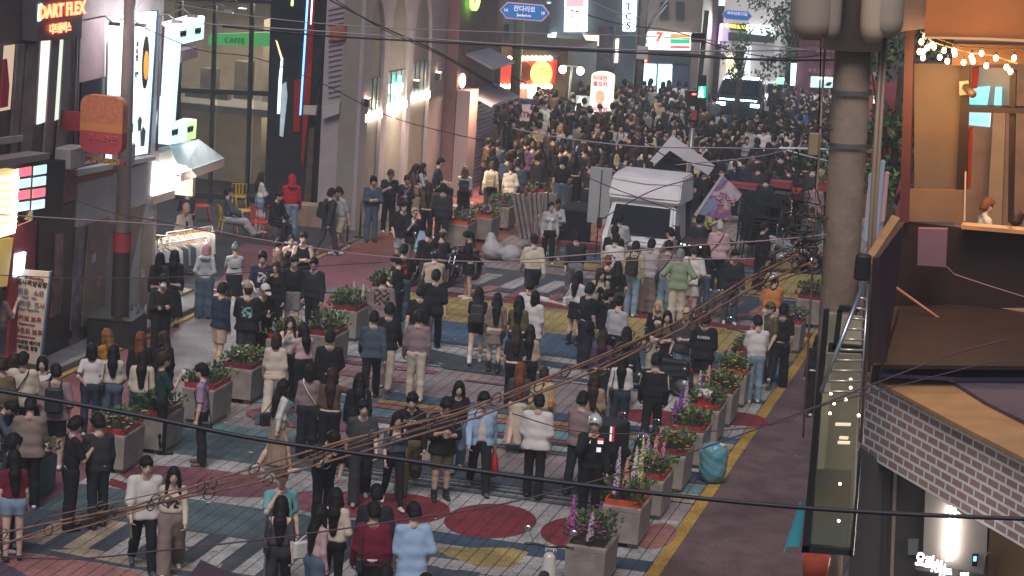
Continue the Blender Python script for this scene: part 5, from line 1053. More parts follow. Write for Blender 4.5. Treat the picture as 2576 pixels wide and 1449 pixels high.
b = MB();b.prism(RB,[(0,4.52),(5.0,4.52),(5.0,5.33),(0,5.33)],-0.25,0.0);o = at2(b.build("brick_parapet",brick_mat()))
uvl = o.data.uv_layers.new(name="UVMap")
for pgn in o.data.polygons:
 for li in pgn.loop_indices:
  co = Vector(o.data.vertices[o.data.loops[li].vertex_index].co);d = (co-RB.a);uvl.data[li].uv = (d.dot(RB.d)+abs(d.dot(RB.n)),co.z+0.017)
zr = 5.335
def flat(nm,pts,z,mat,th=0.04):
 vs = [at(x,y,z) for x,y in pts];b = MB();n = len(vs);lo = [v-Vector((0,0,th)) for v in vs]
 b._add(vs+lo,[tuple(range(n)),tuple(range(2*n-1,n-1,-1))]+[(i,(i+1) % n,(i+1) % n+n,i+n) for i in range(n)]);o = b.build(nm,mat);
 bm = bmesh.new();bm.from_mesh(o.data);bmesh.ops.recalc_face_normals(bm,faces=bm.faces);bm.to_mesh(o.data);bm.free();return at2(o)
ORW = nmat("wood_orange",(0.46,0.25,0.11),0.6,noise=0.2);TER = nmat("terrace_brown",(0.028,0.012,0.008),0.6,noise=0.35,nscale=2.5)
flat("roof_ledge",[(2166,936),(2320,940),(2420,968),(2700,1120),(2700,1222),(2576,1152),(2400,1062)],zr+0.02,ORW)
flat("lower_canopy",[(2420,925),(2700,925),(2700,1120),(2480,1010),(2400,960)],zr+0.06,nmat("canopy_mauve",(0.12,0.085,0.11),0.7,noise=0.3))
flat("blue_kerb_strip",[(2192,920),(2700,924),(2700,950),(2420,950),(2190,938)],zr+0.10,nmat("strip_blue",(0.22,0.20,0.32),0.6))
zf = 5.6
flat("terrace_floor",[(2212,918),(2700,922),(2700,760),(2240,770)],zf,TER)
yb = at(2400,765,zf).y;PB = Plane(-6,yb,6,yb)
def wb(nm,pts,mat,o0=0.0,o1=0.06): return fp(t,PB,nm,pts,mat,o0,o1)
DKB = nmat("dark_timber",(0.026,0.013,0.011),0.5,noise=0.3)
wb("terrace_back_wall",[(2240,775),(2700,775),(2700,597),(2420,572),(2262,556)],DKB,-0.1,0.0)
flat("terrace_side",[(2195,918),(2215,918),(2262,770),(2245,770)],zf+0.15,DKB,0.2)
wb("counter_top",[(2418,566),(2700,590),(2700,600),(2418,576)],ORW,0.0,0.25);wb("tan_bench",[(2262,556),(2418,560),(2432,478),(2282,476)],nmat("tan_board",(0.22,0.14,0.085),0.6,noise=0.15),-0.05,0.02)
CW = nmat("column_wall",(0.15,0.115,0.09),0.7,noise=0.12)
wb("column_wall",[(2300,480),(2410,480),(2430,160),(2300,160)],CW,-0.4,-0.1);wb("dark_jamb",[(2262,560),(2285,560),(2300,60),(2278,60)],nmat("jamb_maroon",(0.09,0.03,0.035),0.5),-0.1,0.1)
wb("dark_frame",[(2405,480),(2432,480),(2440,160),(2420,160)],DKB,-0.1,0.0)
wb("ceiling_soffit",[(2335,-60),(2800,-60),(2800,112),(2480,95),(2325,92)],nmat("soffit_orange",(0.42,0.17,0.055),0.6,noise=0.15,nscale=2),0.5,1.2);wb("soffit_edge",[(2325,92),(2480,95),(2800,110),(2800,116),(2480,101),(2325,97)],nmat("soffit_lip",(0.6,0.42,0.28),0.5),0.5,1.25)
wb("beam",[(2395,110),(2800,118),(2800,165),(2560,160),(2395,165)],nmat("beam_brown",(0.17,0.08,0.04),0.6),-0.3,0.2)
wb("grey_post",[(2268,-40),(2335,-40),(2330,72),(2262,80)],nmat("post_brown",(0.16,0.11,0.09),0.7,noise=0.2),0.0,0.35)
INB = nmat("inner_wall_brown",(0.22,0.12,0.07),0.7,noise=0.25)
b = MB();b.prism(PB,PB.q((2400,-60),(2900,-60),(2900,600),(2400,600),off=-8),-8.1,-8);at2(b.build("inner_back_wall",INB))
wb("timber_post",[(2480,600),(2518,600),(2530,270),(2500,270)],nmat("timber_tan",(0.24,0.15,0.085),0.6,noise=0.15),-7.6,-7.4);wb("timber_post",[(2540,180),(2556,180),(2548,560),(2535,560)],DKB,-0.3,-0.05)
wb("window_transom",[(2430,268),(2700,276),(2700,290),(2430,282)],DKB,-0.25,0.02);wb("window_pane_grey",[(2445,170),(2545,172),(2540,265),(2440,262)],nmat("pane_grey",(0.30,0.28,0.24),0.3,noise=0.2),-0.9,-0.85)
wb("wall_screen",[(2434,222),(2490,218),(2482,268),(2432,266)],nmat("tv_cyan",(0.1,0.4,0.45),0.4,emit=(0.20,0.72,0.80),es=1.0,noise=0.6,nscale=4),-0.6,-0.5);wb("wall_screen",[(2504,220),(2520,220),(2518,270),(2500,270)],nmat("tv_cyan",(0,0,0)),-0.6,-0.5);wb("wall_screen",[(2434,282),(2492,284),(2490,320),(2430,314)],nmat("tv_pale",(0.3,0.5,0.6),0.4,emit=(0.35,0.68,0.78),es=0.9,noise=0.8,nscale=5),-0.6,-0.5)
wb("red_drape",[(2432,322),(2448,322),(2440,475),(2425,475)],nmat("drape_red",(0.42,0.04,0.02),0.7),-0.4,-0.3);wb("red_drape",[(2446,170),(2462,168),(2458,222),(2442,224)],nmat("drape_red",(0,0,0)),-0.45,-0.35)
wb("white_rail",[(2427,432),(2431,432),(2428,556),(2424,556)],nmat("rail_w",(0.6,0.5,0.4),0.5),0.0,0.05)
sp = fp(t,PB,"security_camera",[(2413,205),(2436,203),(2438,238),(2414,240)],nmat("cam_white",(0.55,0.42,0.33),0.5),0.0,0.06);u,z = PB.uv(2430,222);b = MB();b.tube([PB.pt(u,z+0.02,0.06),PB.pt(u+0.10,z-0.04,0.26)],0.045,10);at2(b.build("camera_barrel",nmat("cam_dark",(0.12,0.08,0.06),0.4)))
pu = PB.uv(2345,560);b = MB();b.prism(PB,PB.q((2319,560),(2391,562),(2387,655),(2317,650)),0.35,0.5);at2(b.build("cable_box",nmat("box_lilac",(0.20,0.11,0.16),0.6,noise=0.1)))
pz = [PB.pt(*PB.uv(*p),0.3) for p in ((2380,655),(2405,680),(2480,705),(2576,735),(2680,760))];b = MB();b.tube(pz,0.012,5);at2(b.build("hanging_cable",nmat("cable_plum",(0.12,0.06,0.08),0.6)))
b = MB();b.tube([at(2215,648,7.0)*0+PB.pt(*PB.uv(2212,648),0.9),PB.pt(*PB.uv(2550,890),0.9+0.0)],0.02,6);at2(b.build("brace_pipe",nmat("pipe_brown",(0.30,0.13,0.06),0.4)))
W1 = glow("string_bulb",(1.0,0.62,0.26),30)
pts = [(2328,90),(2318,105),(2322,145),(2313,130),(2345,112),(2333,120),(2323,130),(2350,118),(2375,127),(2364,144),(2383,154),(2402,136),(2400,128),(2424,157),(2444,142),(2446,150),(2448,154),(2469,134),(2481,165),(2505,146),(2532,169),(2542,180),(2551,146)]
gl = empty("bulb_string",tuple(PB.pt(*PB.uv(2440,110),0.7)),0,"string of warm glowing round bulbs under the orange canopy","string lights")
wire = [PB.pt(*PB.uv(x,y,0.7),0.7) for x,y in ((2316,78),(2360,98),(2420,118),(2480,122),(2540,122),(2600,128))];b = MB();b.tube(wire,0.008,5);attach(b.build("wire",nmat("wire_warm",(0.25,0.15,0.08),0.6)),gl)
wire = [PB.pt(*PB.uv(x,y,0.6),0.6) for x,y in ((2316,78),(2345,105),(2400,122),(2440,132),(2500,140),(2560,160))];b = MB();b.tube(wire,0.008,5);attach(b.build("wire",nmat("wire_warm",(0,0,0)),gl),gl) if False else attach(b.build("wire",nmat("wire_warm",(0,0,0))),gl)
for x,y in pts:
 p = PB.pt(*PB.uv(x,y,0.65),0.65);b = MB();b.ell(p,(0.026,0.026,0.034),10,7);o = attach(b.build("bulb",W1),gl);b = MB();b.tube([p+Vector((0,0,0.03)),p+Vector((0,0,0.07))],0.010,6);c = attach(b.build("bulb_cap",BLK),gl)
lt = bpy.data.lights.new("string_glow",'AREA');lt.energy = 34;lt.size = 1.6;lt.size_y = 0.3;lt.shape = 'RECTANGLE';lt.color = (1.0,0.50,0.18);lo = bpy.data.objects.new("string_glow",lt);SC.collection.objects.link(lo)
p = PB.pt(*PB.uv(2450,150),1.0);lo.location = p+Vector((0,0,-0.1));lo.rotation_euler = (math.radians(20),0,0)
lt2 = bpy.data.lights.new("string_glow_up",'AREA');lt2.energy = 16;lt2.size = 1.5;lt2.color = (1.0,0.48,0.15);lo2 = bpy.data.objects.new("string_glow_up",lt2);SC.collection.objects.link(lo2);lo2.location = PB.pt(*PB.uv(2450,240),1.9);lo2.rotation_euler = (math.radians(150),0,0)
lt3 = bpy.data.lights.new("inner_lamp",'POINT');lt3.energy = 150;lt3.shadow_soft_size = 0.3;lt3.color = (1.0,0.60,0.28);lo3 = bpy.data.objects.new("inner_lamp",lt3);SC.collection.objects.link(lo3);lo3.location = PB.pt(*PB.uv(2540,300,-5),-5)
b = MB();p0 = atD(2181,640,21.5);p1 = atD(2200,645,21.5);p2 = atD(2264,548,23);p3 = atD(2244,540,23)
b._add([p0,p1,p2,p3]+[q-Vector((0,0,0.08)) for q in (p0,p1,p2,p3)],[(0,1,2,3),(7,6,5,4),(0,4,5,1),(1,5,6,2),(2,6,7,3),(3,7,4,0)]);at2(b.build("timber_rail",ORW))
b = MB();p0,p1,p2,p3 = atD(2195,650,21.4),atD(2262,560,22.5),atD(2215,915,22.4),atD(2188,915,21.4);b._add([p0,p1,p2,p3]+[q+Vector((0.05,0.1,0)) for q in (p0,p1,p2,p3)],[(0,3,2,1),(4,5,6,7),(0,1,5,4),(1,2,6,5),(2,3,7,6),(3,0,4,7)]);at2(b.build("dark_side_panel",nmat("side_maroon",(0.05,0.02,0.03),0.5,noise=0.3)))
b = MB();c = atD(2170,672,21.2);b.rbox(c,(0.14,0.14,0.24),0.03);tag(b.build("loudspeaker",BLK),"small black outdoor loudspeaker below the wooden rail end","speaker")
t = empty("light_tube_sign",tuple(atD(2210,620,22.6)),0,"cluster of pale blue upright tube panels beside the wooden rail","sign")
for (x,y0,y1,w,c) in ((2196,432,612,22,(0.30,0.36,0.42)),(2218,400,600,12,(0.26,0.28,0.36)),(2232,430,560,10,(0.36,0.22,0.22))):
 a = atD(x,y0,22.4);bq = atD(x-12,y1,22.4);b = MB();b.rbox(((a.x+bq.x)/2,(a.y+bq.y)/2,(a.z+bq.z)/2),(w*22.4/5800,0.1,a.z-bq.z),0.03);attach(b.build("panel",nmat("tube_%d" % x,c,0.4,emit=c,es=0.25)),t)
t = empty("aluminium_ladder",tuple(atD(2120,990,20.4)),0,"leaning aluminium ladder between glass box and dark terrace post","ladder")
A0,A1 = atD(2066,985,19.2),atD(2174,708,19.4);B0,B1 = atD(2166,985,19.2),atD(2184,715,19.4)
b = MB();b.tube([A0,A1],0.022,6);b.tube([B0,B1],0.012,6);attach(b.build("rail",STEEL),t);b = MB()
for i in range(10): k = 0.0+i*0.095;b.tube([A0.lerp(A1,k),B0.lerp(B1,k)],0.012,6)
attach(b.build("rung",nmat("rung_al",(0.6,0.52,0.45),0.35,metal=0.7)),t)
t = empty("glazed_stair_box",tuple(atD(2095,1390,20.0)),0,"dark framed glazed stair enclosure with beige light at the building corner","glass enclosure")
b = MB();F = [atD(2070,870,20),atD(2170,872,20),atD(2140,1392,20),atD(2018,1388,20)]
GP = Plane(F[3].x,19.5,F[3].x+3,19.5);g_ = lambda *p: GP.q(*p)
def gb_(nm,pts,mat,o0=0.0,o1=0.08): return fp(t,GP,nm,pts,mat,o0,o1)
inn = nmat("stair_beige",(0.26,0.235,0.165),0.7,emit=(0.40,0.36,0.26),es=0.10,noise=0.4,nscale=3)
gb_("interior",[(2078,790),(2168,800),(2144,1384),(2032,1380)],inn,-0.9,-0.8);gb_("frame_left",[(2072,780),(2084,780),(2036,1390),(2016,1390)],BLK);gb_("frame_top",[(2084,866),(2168,872),(2168,890),(2082,886)],BLK);gb_("frame_upper",[(2110,770),(2160,774),(2160,786),(2110,784)],BLK);gb_("frame_upright",[(2106,780),(2118,780),(2106,880),(2094,880)],BLK)
gb_("frame_bottom",[(2018,1372),(2142,1384),(2142,1398),(2016,1390)],BLK);gb_("frame_right",[(2162,1140),(2166,1150),(2146,1400),(2136,1400)],BLK);gb_("inner_wall",[(2062,960),(2090,960),(2072,1180),(2046,1180)],nmat("stair_pale",(0.36,0.34,0.25),0.6,emit=(0.4,0.36,0.25),es=0.15),-0.6,-0.5)
gb_("pane",[(2078,890),(2164,892),(2140,1384),(2036,1376)],nmat("pane_olive",(0.12,0.11,0.06),0.1,alpha=0.30),0.0,0.01);gb_("pane",[(2075,790),(2104,790),(2094,868),(2072,868)],nmat("pane_olive",(0,0,0)),0.0,0.01)
for x,y,w in ((2120,1069,38),(2122,1103,22),(2122,1115,30)): gb_("lit_sign",[(x-w/2,y-3),(x+w/2,y-2),(x+w/2,y+3),(x-w/2,y+2)],glow("lit_cream",(1.0,0.85,0.6),1.1),-0.5,-0.45)
b = MB()
for x,y in ((2090,990),(2140,975),(2088,1040),(2160,1045),(2113,1217),(2110,1310),(2140,955),(2098,1015),(2128,1005)): b.ell(GP.pt(*GP.uv(x,y,-0.3),-0.3),(0.013,0.013,0.013),8,5)
attach(b.build("ceiling_lamp",glow("tiny_lamp",(1.0,0.85,0.55),14)),t)
b = MB();b.prism(GP,GP.q((2050,1180),(2140,1185),(2130,1380),(2040,1375),off=-0.74),-0.79,-0.74);attach(b.build("picture",nmat("pic_teal",(0.15,0.22,0.22),0.7,noise=0.8,nscale=2.5,ncol=(0.28,0.22,0.12))),t)
LP = Plane(-2.6,23.2,1.5,23.2);t = empty("lower_shopfront",(-0.6,23.6,0),0,"grey and white lit shopfront under the brick parapet with glowing Korean letters","shopfront")
def lb(nm,pts,mat,o0=0.0,o1=0.06): return fp(t,LP,nm,pts,mat,o0,o1)
lb("grey_wall",[(2160,1130),(2345,1240),(2330,1500),(2130,1500)],nmat("wall_slate",(0.075,0.07,0.07),0.7,noise=0.15),-0.1,0.0);lb("white_wall",[(2328,1230),(2430,1300),(2490,1320),(2480,1500),(2318,1500)],nmat("wall_lit_white",(0.62,0.55,0.50),0.6),-0.05,0.02)
lb("brown_door",[(2485,1310),(2700,1400),(2700,1600),(2475,1600)],nmat("door_tan",(0.30,0.18,0.085),0.6,noise=0.15),-0.05,0.02);lb("pipe",[(2248,1190),(2256,1192),(2246,1500),(2237,1500)],nmat("pipe_beige",(0.32,0.25,0.2),0.5),0.0,0.05);lb("pillar_edge",[(2225,1180),(2240,1185),(2228,1500),(2212,1500)],nmat("pl_dark",(0.05,0.04,0.045),0.6),0,0.03)
TB = glow("tube_white",(1.0,0.92,0.84),9)
for a,c in (((2393,1268),(2384,1406)),((2404,1272),(2396,1404))): b = MB();b.tube([LP.pt(*LP.uv(*a),0.08),LP.pt(*LP.uv(*c),0.08)],0.012,7);attach(b.build("tube_lamp",TB),t)
lb("switch_panel",[(2284,1358),(2310,1358),(2308,1396),(2284,1396)],nmat("sw_grey",(0.25,0.27,0.28),0.5),0,0.05);lb("keypad",[(2446,1395),(2460,1395),(2458,1425),(2445,1425)],BLK,0.02,0.06);lb("keypad_screen",[(2449,1400),(2457,1400),(2456,1412),(2448,1412)],glow("kp",(0.3,0.7,1.0),1.2),0.06,0.07)
b = MB();b.tube([LP.pt(*LP.uv(x,y),0.1) for x,y in ((2478,1445),(2480,1395),(2488,1385),(2500,1385),(2508,1395),(2506,1445))],0.012,7);attach(b.build("door_handle",nmat("handle_brass",(0.3,0.22,0.15),0.35,metal=0.6)),t)
SP = Plane(-2,21.0,2,21.0);ts = empty("glowing_letters",tuple(SP.pt(*SP.uv(2350,1410))),0,"row of white glowing Korean channel letters at the bottom right","sign")
for i,(s_,x,y) in enumerate((("요",2315,1410),("리",2338,1420),("하",2360,1432),("는",2382,1442),("집",2425,1462))): attach(text_on(SP,s_,*SP.uv(x,y),0.155,glow("letters_white",(1.0,0.86,0.82),7),0.0,bold=0.004,sx=0.62,name="letter"),ts)
b = MB();b.prism(SP,SP.q((2300,1436),(2480,1470),(2480,1500),(2300,1500)),-0.3,-0.05);attach(b.build("letter_tray",BLK),ts)
ar = bpy.data.lights.new("shopfront_tubes",'AREA');ar.energy = 10;ar.shape = 'RECTANGLE';ar.size = 0.1;ar.size_y = 0.8;ar.color = (1,0.9,0.8);ao = bpy.data.objects.new("shopfront_tubes",ar);SC.collection.objects.link(ao);ao.location = LP.pt(*LP.uv(2395,1330),0.35);ao.rotation_euler = (math.radians(-90),0,0)
t = empty("drink_bin",tuple(atD(2050,1500,22)),0,"orange and tan cup-shaped bin top below the glazed box","bin");b = MB();c = atD(2050,1449,22);b.lathe([(0.10,-0.5),(0.115,-0.02)],c,16);attach(b.build("tan_base",nmat("cup_tan",(0.36,0.25,0.14),0.6)),t);b = MB();b.lathe([(0.117,-0.02),(0.135,0.2),(0.12,0.21)],c,16);attach(b.build("orange_band",nmat("cup_red",(0.62,0.10,0.05),0.5)),t)
b = MB();q = [atD(2013,1265,23),atD(2024,1290,23),atD(2012,1375,23),atD(1975,1376,23)];b.quad(*q);b.quad(*[v+Vector((0,0.02,0)) for v in q[::-1]]);b.tube([atD(2015,1262,23),atD(1972,1390,23)],0.008,5);tag(b.build("flag",nmat("flag_teal",(0.04,0.34,0.42),0.8)),"bright teal triangular flag cloth beside the glazed box","flag")
t = empty("utility_pole",(-2.32,21.9,0),0,"big near concrete pole with grey transformer cans and tangled cables","utility pole")
c0 = atD(2136,300,22);c0.z = 0;c0.x += 0.27;t.location = c0;t.rotation_euler = (0,-0.033,0);PC = nmat("near_concrete",(0.27,0.20,0.15),0.85,noise=0.3,nscale=3,bump=0.4,bscale=14)
b = MB();b.tube([(0,0,-0.05),(0,0,13)],0.198,20,r2=0.165);b.build("shaft",PC,t)
def lz(x,y): return atD(x,y,21.7).z
b = MB();b.tube([(0,0,lz(2165,128)),(0,0,13)],0.30,20);b.build("grey_collar",nmat("collar_grey",(0.50,0.40,0.36),0.6,noise=0.15),t)
for i,(x,yb_,w,c) in enumerate(((2040,95,0.19,(0.40,0.32,0.26)),(2088,98,0.10,(0.34,0.28,0.25)),(2196,108,0.13,(0.60,0.46,0.34)),(2228,95,0.16,(0.48,0.38,0.30)))):
 p = atD(x,yb_,21.5)-c0+Vector((0.29,0,0));b = MB();b.lathe([(w*0.5,0),(w*0.95,0.08),(w,0.16),(w,2.2)],p,16);b.build("transformer_can",nmat("can_%d" % i,c,0.5,noise=0.12),t)
 b = MB();b.tube([p+Vector((0,0,0.12)),p+Vector((-p.x,-p.y,0.12))],0.02,6);b.build("bracket_arm",GREYM,t)
for y in (235,372): b = MB();z = lz(2130,y);b.tube([(0,0,z-0.02),(0,0,z+0.02)],0.206,20,cap=False);b.build("steel_band",GREYM,t)
for dx,rr_ in ((0.27,0.022),(0.31,0.018),(-0.26,0.012)): b = MB();b.tube([(dx,-0.08,5.0),(dx,-0.08,9.2)],rr_,7);b.build("conduit_pipe",nmat("conduit",(0.30,0.21,0.15),0.4),t)
b = MB();z = lz(2108,370);b.rbox((-0.30,-0.2,z),(0.10,0.08,0.22),0.02);b.build("junction_box",nmat("jbox",(0.33,0.24,0.14),0.6),t)
random.seed(11)
for i in range(34):      # looped spare cable around the pole
 z = lz(2090,300+random.random()*250 if i < 3 else 500+random.random()*190);r = 0.045+random.random()*0.06;cx = -0.24-random.random()*0.26;cyy = -0.15-random.random()*0.15;ph = random.random()*6;ti = random.random()*1.5
 q1,q2,q3 = random.uniform(.5,1.7),random.uniform(.15,.5),random.random()*6;pts = [Vector((cx+r*q1*(1+q2*math.sin(2*a+q3))*math.cos(a+ph),cyy+0.08*math.sin(2*a+ti),z+r*(1.9-q1)*(1+q2*math.sin(3*a+q3*2))*math.sin(a+ph))) for a in [2*math.pi*k/16*0.93 for k in range(17)]]
 b = MB();b.tube(pts,0.0045+random.random()*0.003,5,cap=False);b.build("cable_coil",nmat("coil_%d" % (i % 3),((0.03,0.02,0.02),(0.08,0.05,0.04),(0.14,0.09,0.07))[i % 3],0.6),t)
for i in range(0):
 z = lz(2150,240+i*90+random.random()*50);pts = [Vector((-0.30+random.random()*0.1,-0.22,z)),Vector((0,-0.27,z-0.06-random.random()*0.12)),Vector((0.28,-0.18,z+random.random()*0.15)),Vector((0.34+random.random()*0.3,0.1,z+random.random()*0.2))];b = MB();b.tube(pts,0.006,5);b.build("loose_cable",nmat("coil_0",(0,0,0)),t)
t = pole("utility_pole",-18.75,42.4,0.175,0.075,11,nmat("pole_left",(0.38,0.33,0.32),0.8,noise=0.3,nscale=1.5),"concrete utility pole with black lower wrap and yellow stripes on the left pavement")
b = MB();b.tube([(0,0,0.62),(0,0,2.35)],0.182,16,cap=False,r2=0.17);b.build("black_wrap",nmat("wrap_black",(0.035,0.03,0.035),0.6,noise=0.3),t)
b = MB();z0,z1 = atD(285,640,45).z,atD(285,600,45).z;b.tube([(0,0,1.95),(0,0,2.34)],0.185,16,cap=False);b.build("red_sticker",nmat("sticker_red",(0.34,0.04,0.06),0.6),t)
b = MB();n = 16;vs = [];
for zz in (0.02,0.2,0.4,0.62):
 for k in range(n): a = 2*math.pi*k/n;vs.append((0.187*math.cos(a),0.187*math.sin(a),zz))
for r_ in range(3):
 for k in range(n): b.mi = 0;
b.v = vs
for r_ in range(3):
 for k in range(n): b.f.append((r_*n+k,r_*n+(k+1) % n,(r_+1)*n+(k+1) % n,(r_+1)*n+k));b.m.append(int(((k+r_*2) % 6) < 3));b.sm.append(True)
b.build("hazard_band",[nmat("hz_black",(0.03,0.03,0.03),0.6),nmat("hz_yellow",(0.42,0.24,0.03),0.6)],t)
def wire(pts,D,r,mat,label,sag=0.0,rings=0):
 P = []
 for i,p in enumerate(pts): d = D if not isinstance(D,tuple) else D[0]+(D[1]-D[0])*i/(len(pts)-1);P.append(atD(p[0],p[1],d))
 Q = []
 for i in range(len(P)-1):
  a = P[max(0,i-1)];b0 = P[i];c = P[i+1];d = P[min(len(P)-1,i+2)]
  for k in range(6):
   s_ = k/6;Q.append(0.5*((2*b0)+(c-a)*s_+(2*a-5*b0+4*c-d)*s_*s_+(3*b0-a-3*c+d)*s_**3))
 Q.append(P[-1]);b = MB();b.tube(Q,r,6);o = b.build("overhead_cable",mat);tag(o,label,"cable","overhead cables");return Q
CB = nmat("cable_black",(0.018,0.016,0.028),0.5);CBR = nmat("cable_rust",(0.28,0.15,0.10),0.7,noise=0.4,nscale=8);CG = nmat("cable_grey",(0.30,0.26,0.30),0.5);CPK = nmat("cable_pink",(0.36,0.22,0.24),0.6);CMA = nmat("cable_maroon",(0.08,0.035,0.055),0.6)
wire([(-80,970),(0,983),(322,1040),(644,1104),(966,1150),(1288,1197),(1610,1237),(1932,1270),(2254,1292),(2700,1310)],15,0.0150,CB,"thickest black cable crossing the whole lower picture")
wire([(-60,1372),(130,1345),(300,1300),(530,1225),(700,1180),(850,1120),(1000,1070),(1100,1020)],(26,24),0.010,CBR,"lowest rusty cable of the ringed bundle at lower left")
def rings(Q,every,r,mat,label,off=0):
 pass
bund = empty("cable_bundle",tuple(atD(1030,1080,24)),0,"bundle of rusty brown cables with hanging rings slanting up to the big pole","cable bundle")
def bcab(pts,D,r,nr=0,seed=0):
 P = [atD(p[0],p[1],D[0]+(D[1]-D[0])*i/(len(pts)-1)) for i,p in enumerate(pts)];Q = []
 for i in range(len(P)-1):
  for k in range(5): Q.append(P[i].lerp(P[i+1],k/5))
 Q.append(P[-1]);b = MB();b.tube(Q,r,6);attach(b.build("cable",CBR),bund)
 rg = random.Random(seed)
 for k in range(nr):
  s_ = (k+0.5)/nr*0.95*(len(Q)-1);i = int(s_);c = Q[i].lerp(Q[min(i+1,len(Q)-1)],s_-i);d = (Q[min(i+1,len(Q)-1)]-Q[max(0,i-1)]).normalized();rr_ = 0.05+rg.random()*0.015
  u = Vector((0,0,1));w = (d*0.55+Vector((0.3,-0.8,0))*0.2).normalized() if k % 2 else (d*0.8+Vector((0,0.5,0))).normalized()
  pts2 = [c+Vector((0,0,-0.012))+(u*math.cos(a)+w*math.sin(a))*rr_ for a in [2*math.pi*j/14 for j in range(15)]]
  b = MB();b.tube(pts2,0.0075,5,cap=False);attach(b.build("ring",nmat("ring_dark",(0.06,0.045,0.06),0.5)),bund)
bcab([(-40,1350),(150,1310),(330,1275),(560,1200),(860,1110),(1150,1040),(1500,900),(1700,812),(1880,700),(2010,640)],(25,22),0.013,17,1)
bcab([(-40,1385),(150,1320),(380,1270),(640,1215),(900,1140),(1200,1050),(1520,925),(1720,825),(1900,720),(2040,660)],(25,22),0.013,15,2)
bcab([(120,1300),(400,1240),(720,1175),(1000,1095),(1280,1000),(1560,880),(1760,780),(1920,690),(2000,640)],(25,22),0.007,8,3)
bcab([(250,1310),(560,1215),(900,1125),(1300,1010),(1560,895),(1780,805),(1940,715),(2030,680)],(25,22),0.006,6,4)
bcab([(700,1185),(1000,1075),(1300,985),(1600,860),(1800,760),(1960,660),(2040,610)],(24,22),0.006)
for pts,D,r,m,l in (
 ([(0,540),(200,552),(490,572),(640,600),(960,645),(1288,660),(1600,655),(1900,650)],21,0.0055,CPK,"pink-grey cable running level across the middle from the left edge"),
 ([(195,505),(285,535),(420,560),(560,590),(700,620)],30,0.008,CMA,"dark cable from the left pole toward the red chairs"),
 ([(0,692),(200,700),(400,698),(560,690),(760,672),(960,660)],24,0.005,CMA,"thin dark cable sagging behind the masked person in black"),
 ([(1288,655),(1480,640),(1740,618),(1930,605),(2080,590)],22,0.007,nmat("cable_tan",(0.34,0.24,0.22),0.6),"tan cable above the dark parasol"),
 ([(340,60),(500,125),(640,145),(810,210),(1000,300),(1290,370)],30,0.006,CB,"thin black cable descending from the left pole past the arches"),
 ([(440,10),(644,42),(900,66),(1288,82),(1700,95),(2080,130)],26,0.006,CG,"upper pale cable across the top of the arches"),
 ([(512,60),(644,68),(900,85),(1288,112),(1700,128),(2060,125)],24,0.008,CG,"pale grey cable under the upper pale one"),
 ([(560,66),(820,90),(1100,106),(1288,115),(1520,128),(1900,150),(2110,150)],24,0.011,CB,"thick black cable level with the red round-sign shop"),
 ([(830,0),(950,62),(1100,130),(1240,210)],26,0.009,CB,"twin black cable slanting down over the arches"),
 ([(845,0),(960,72),(1110,140),(1250,222)],26,0.006,CB,"second slanting black cable just under the twin"),
 ([(1288,195),(1400,240),(1510,290),(1600,340),(1680,395),(1800,420)],28,0.007,CB,"black cable sagging in front of the ATM panel toward the truck"),
 ([(1288,322),(1400,345),(1600,368),(1800,372),(2000,375),(2110,376)],24,0.008,CG,"grey cable across the crowd behind the truck"),
 ([(1960,373),(2020,374),(2110,377)],22.2,0.013,nmat("cable_white",(0.7,0.72,0.8),0.4),"thick white lead-in cable at the big pole"),
 ([(1700,415),(1900,395),(2000,372),(2100,360)],23,0.006,CG,"cable rising from the truck roof to the big pole"),
 ([(1980,378),(2040,395),(2105,410)],22.2,0.008,nmat("cable_white",(0,0,0)),"short white cable dropping to the pole near the crowd"),
 ([(1420,20),(1560,60),(1700,80),(1850,130),(2000,150)],40,0.010,CB,"black cable crossing in front of the convenience store sign"),
 ([(1288,120),(1500,130),(1700,135),(1900,148),(2060,140)],30,0.010,CB,"heavy black cable above the pillar sign"),
 ([(1500,560),(1640,480),(1790,440),(1960,400)],24,0.006,CMA,"thin cable crossing the truck front upwards"),
 ([(1440,430),(1560,480),(1700,530)],26,0.006,CMA,"thin cable crossing the truck front downwards"),
 ([(0,1400),(200,1405),(450,1380),(700,1352),(1000,1310),(1300,1260),(1700,1150),(2060,1020),(2200,965),(2400,890),(2550,850)],19,0.007,CMA,"maroon cable arching low from bottom left up to the terrace"),
 ([(1288,1040),(1500,1090),(1900,1075),(2070,1020),(2300,960),(2550,895)],19.5,0.005,CMA,"thin cable from the terrace dipping over the right footway"),
 ([(1932,20),(2060,40),(2200,55),(2400,60)],30,0.006,CB,"black cable behind the transformer cans"),
 ([(1480,0),(1600,45),(1640,0)],50,0.012,CG,"grey cable loop near the top centre"),
 ([(2068,0),(2060,300),(2052,480),(2060,560)],22.3,0.008,CB,"black cable hanging straight down left of the big pole"),
): wire(pts,D,r,m,l)
b = MB();q = [atD(505,1408,24),atD(560,1432,24),atD(640,1470,24),atD(440,1500,24)];b._add(q+[v+Vector((0,0.1,-0.1)) for v in q],[(0,3,2,1),(4,5,6,7),(0,1,5,4),(3,0,4,7)]);tag(b.build("sign_top",nmat("purple_board",(0.07,0.03,0.06),0.6)),"pointed dark purple board corner poking in at the bottom edge","sign")
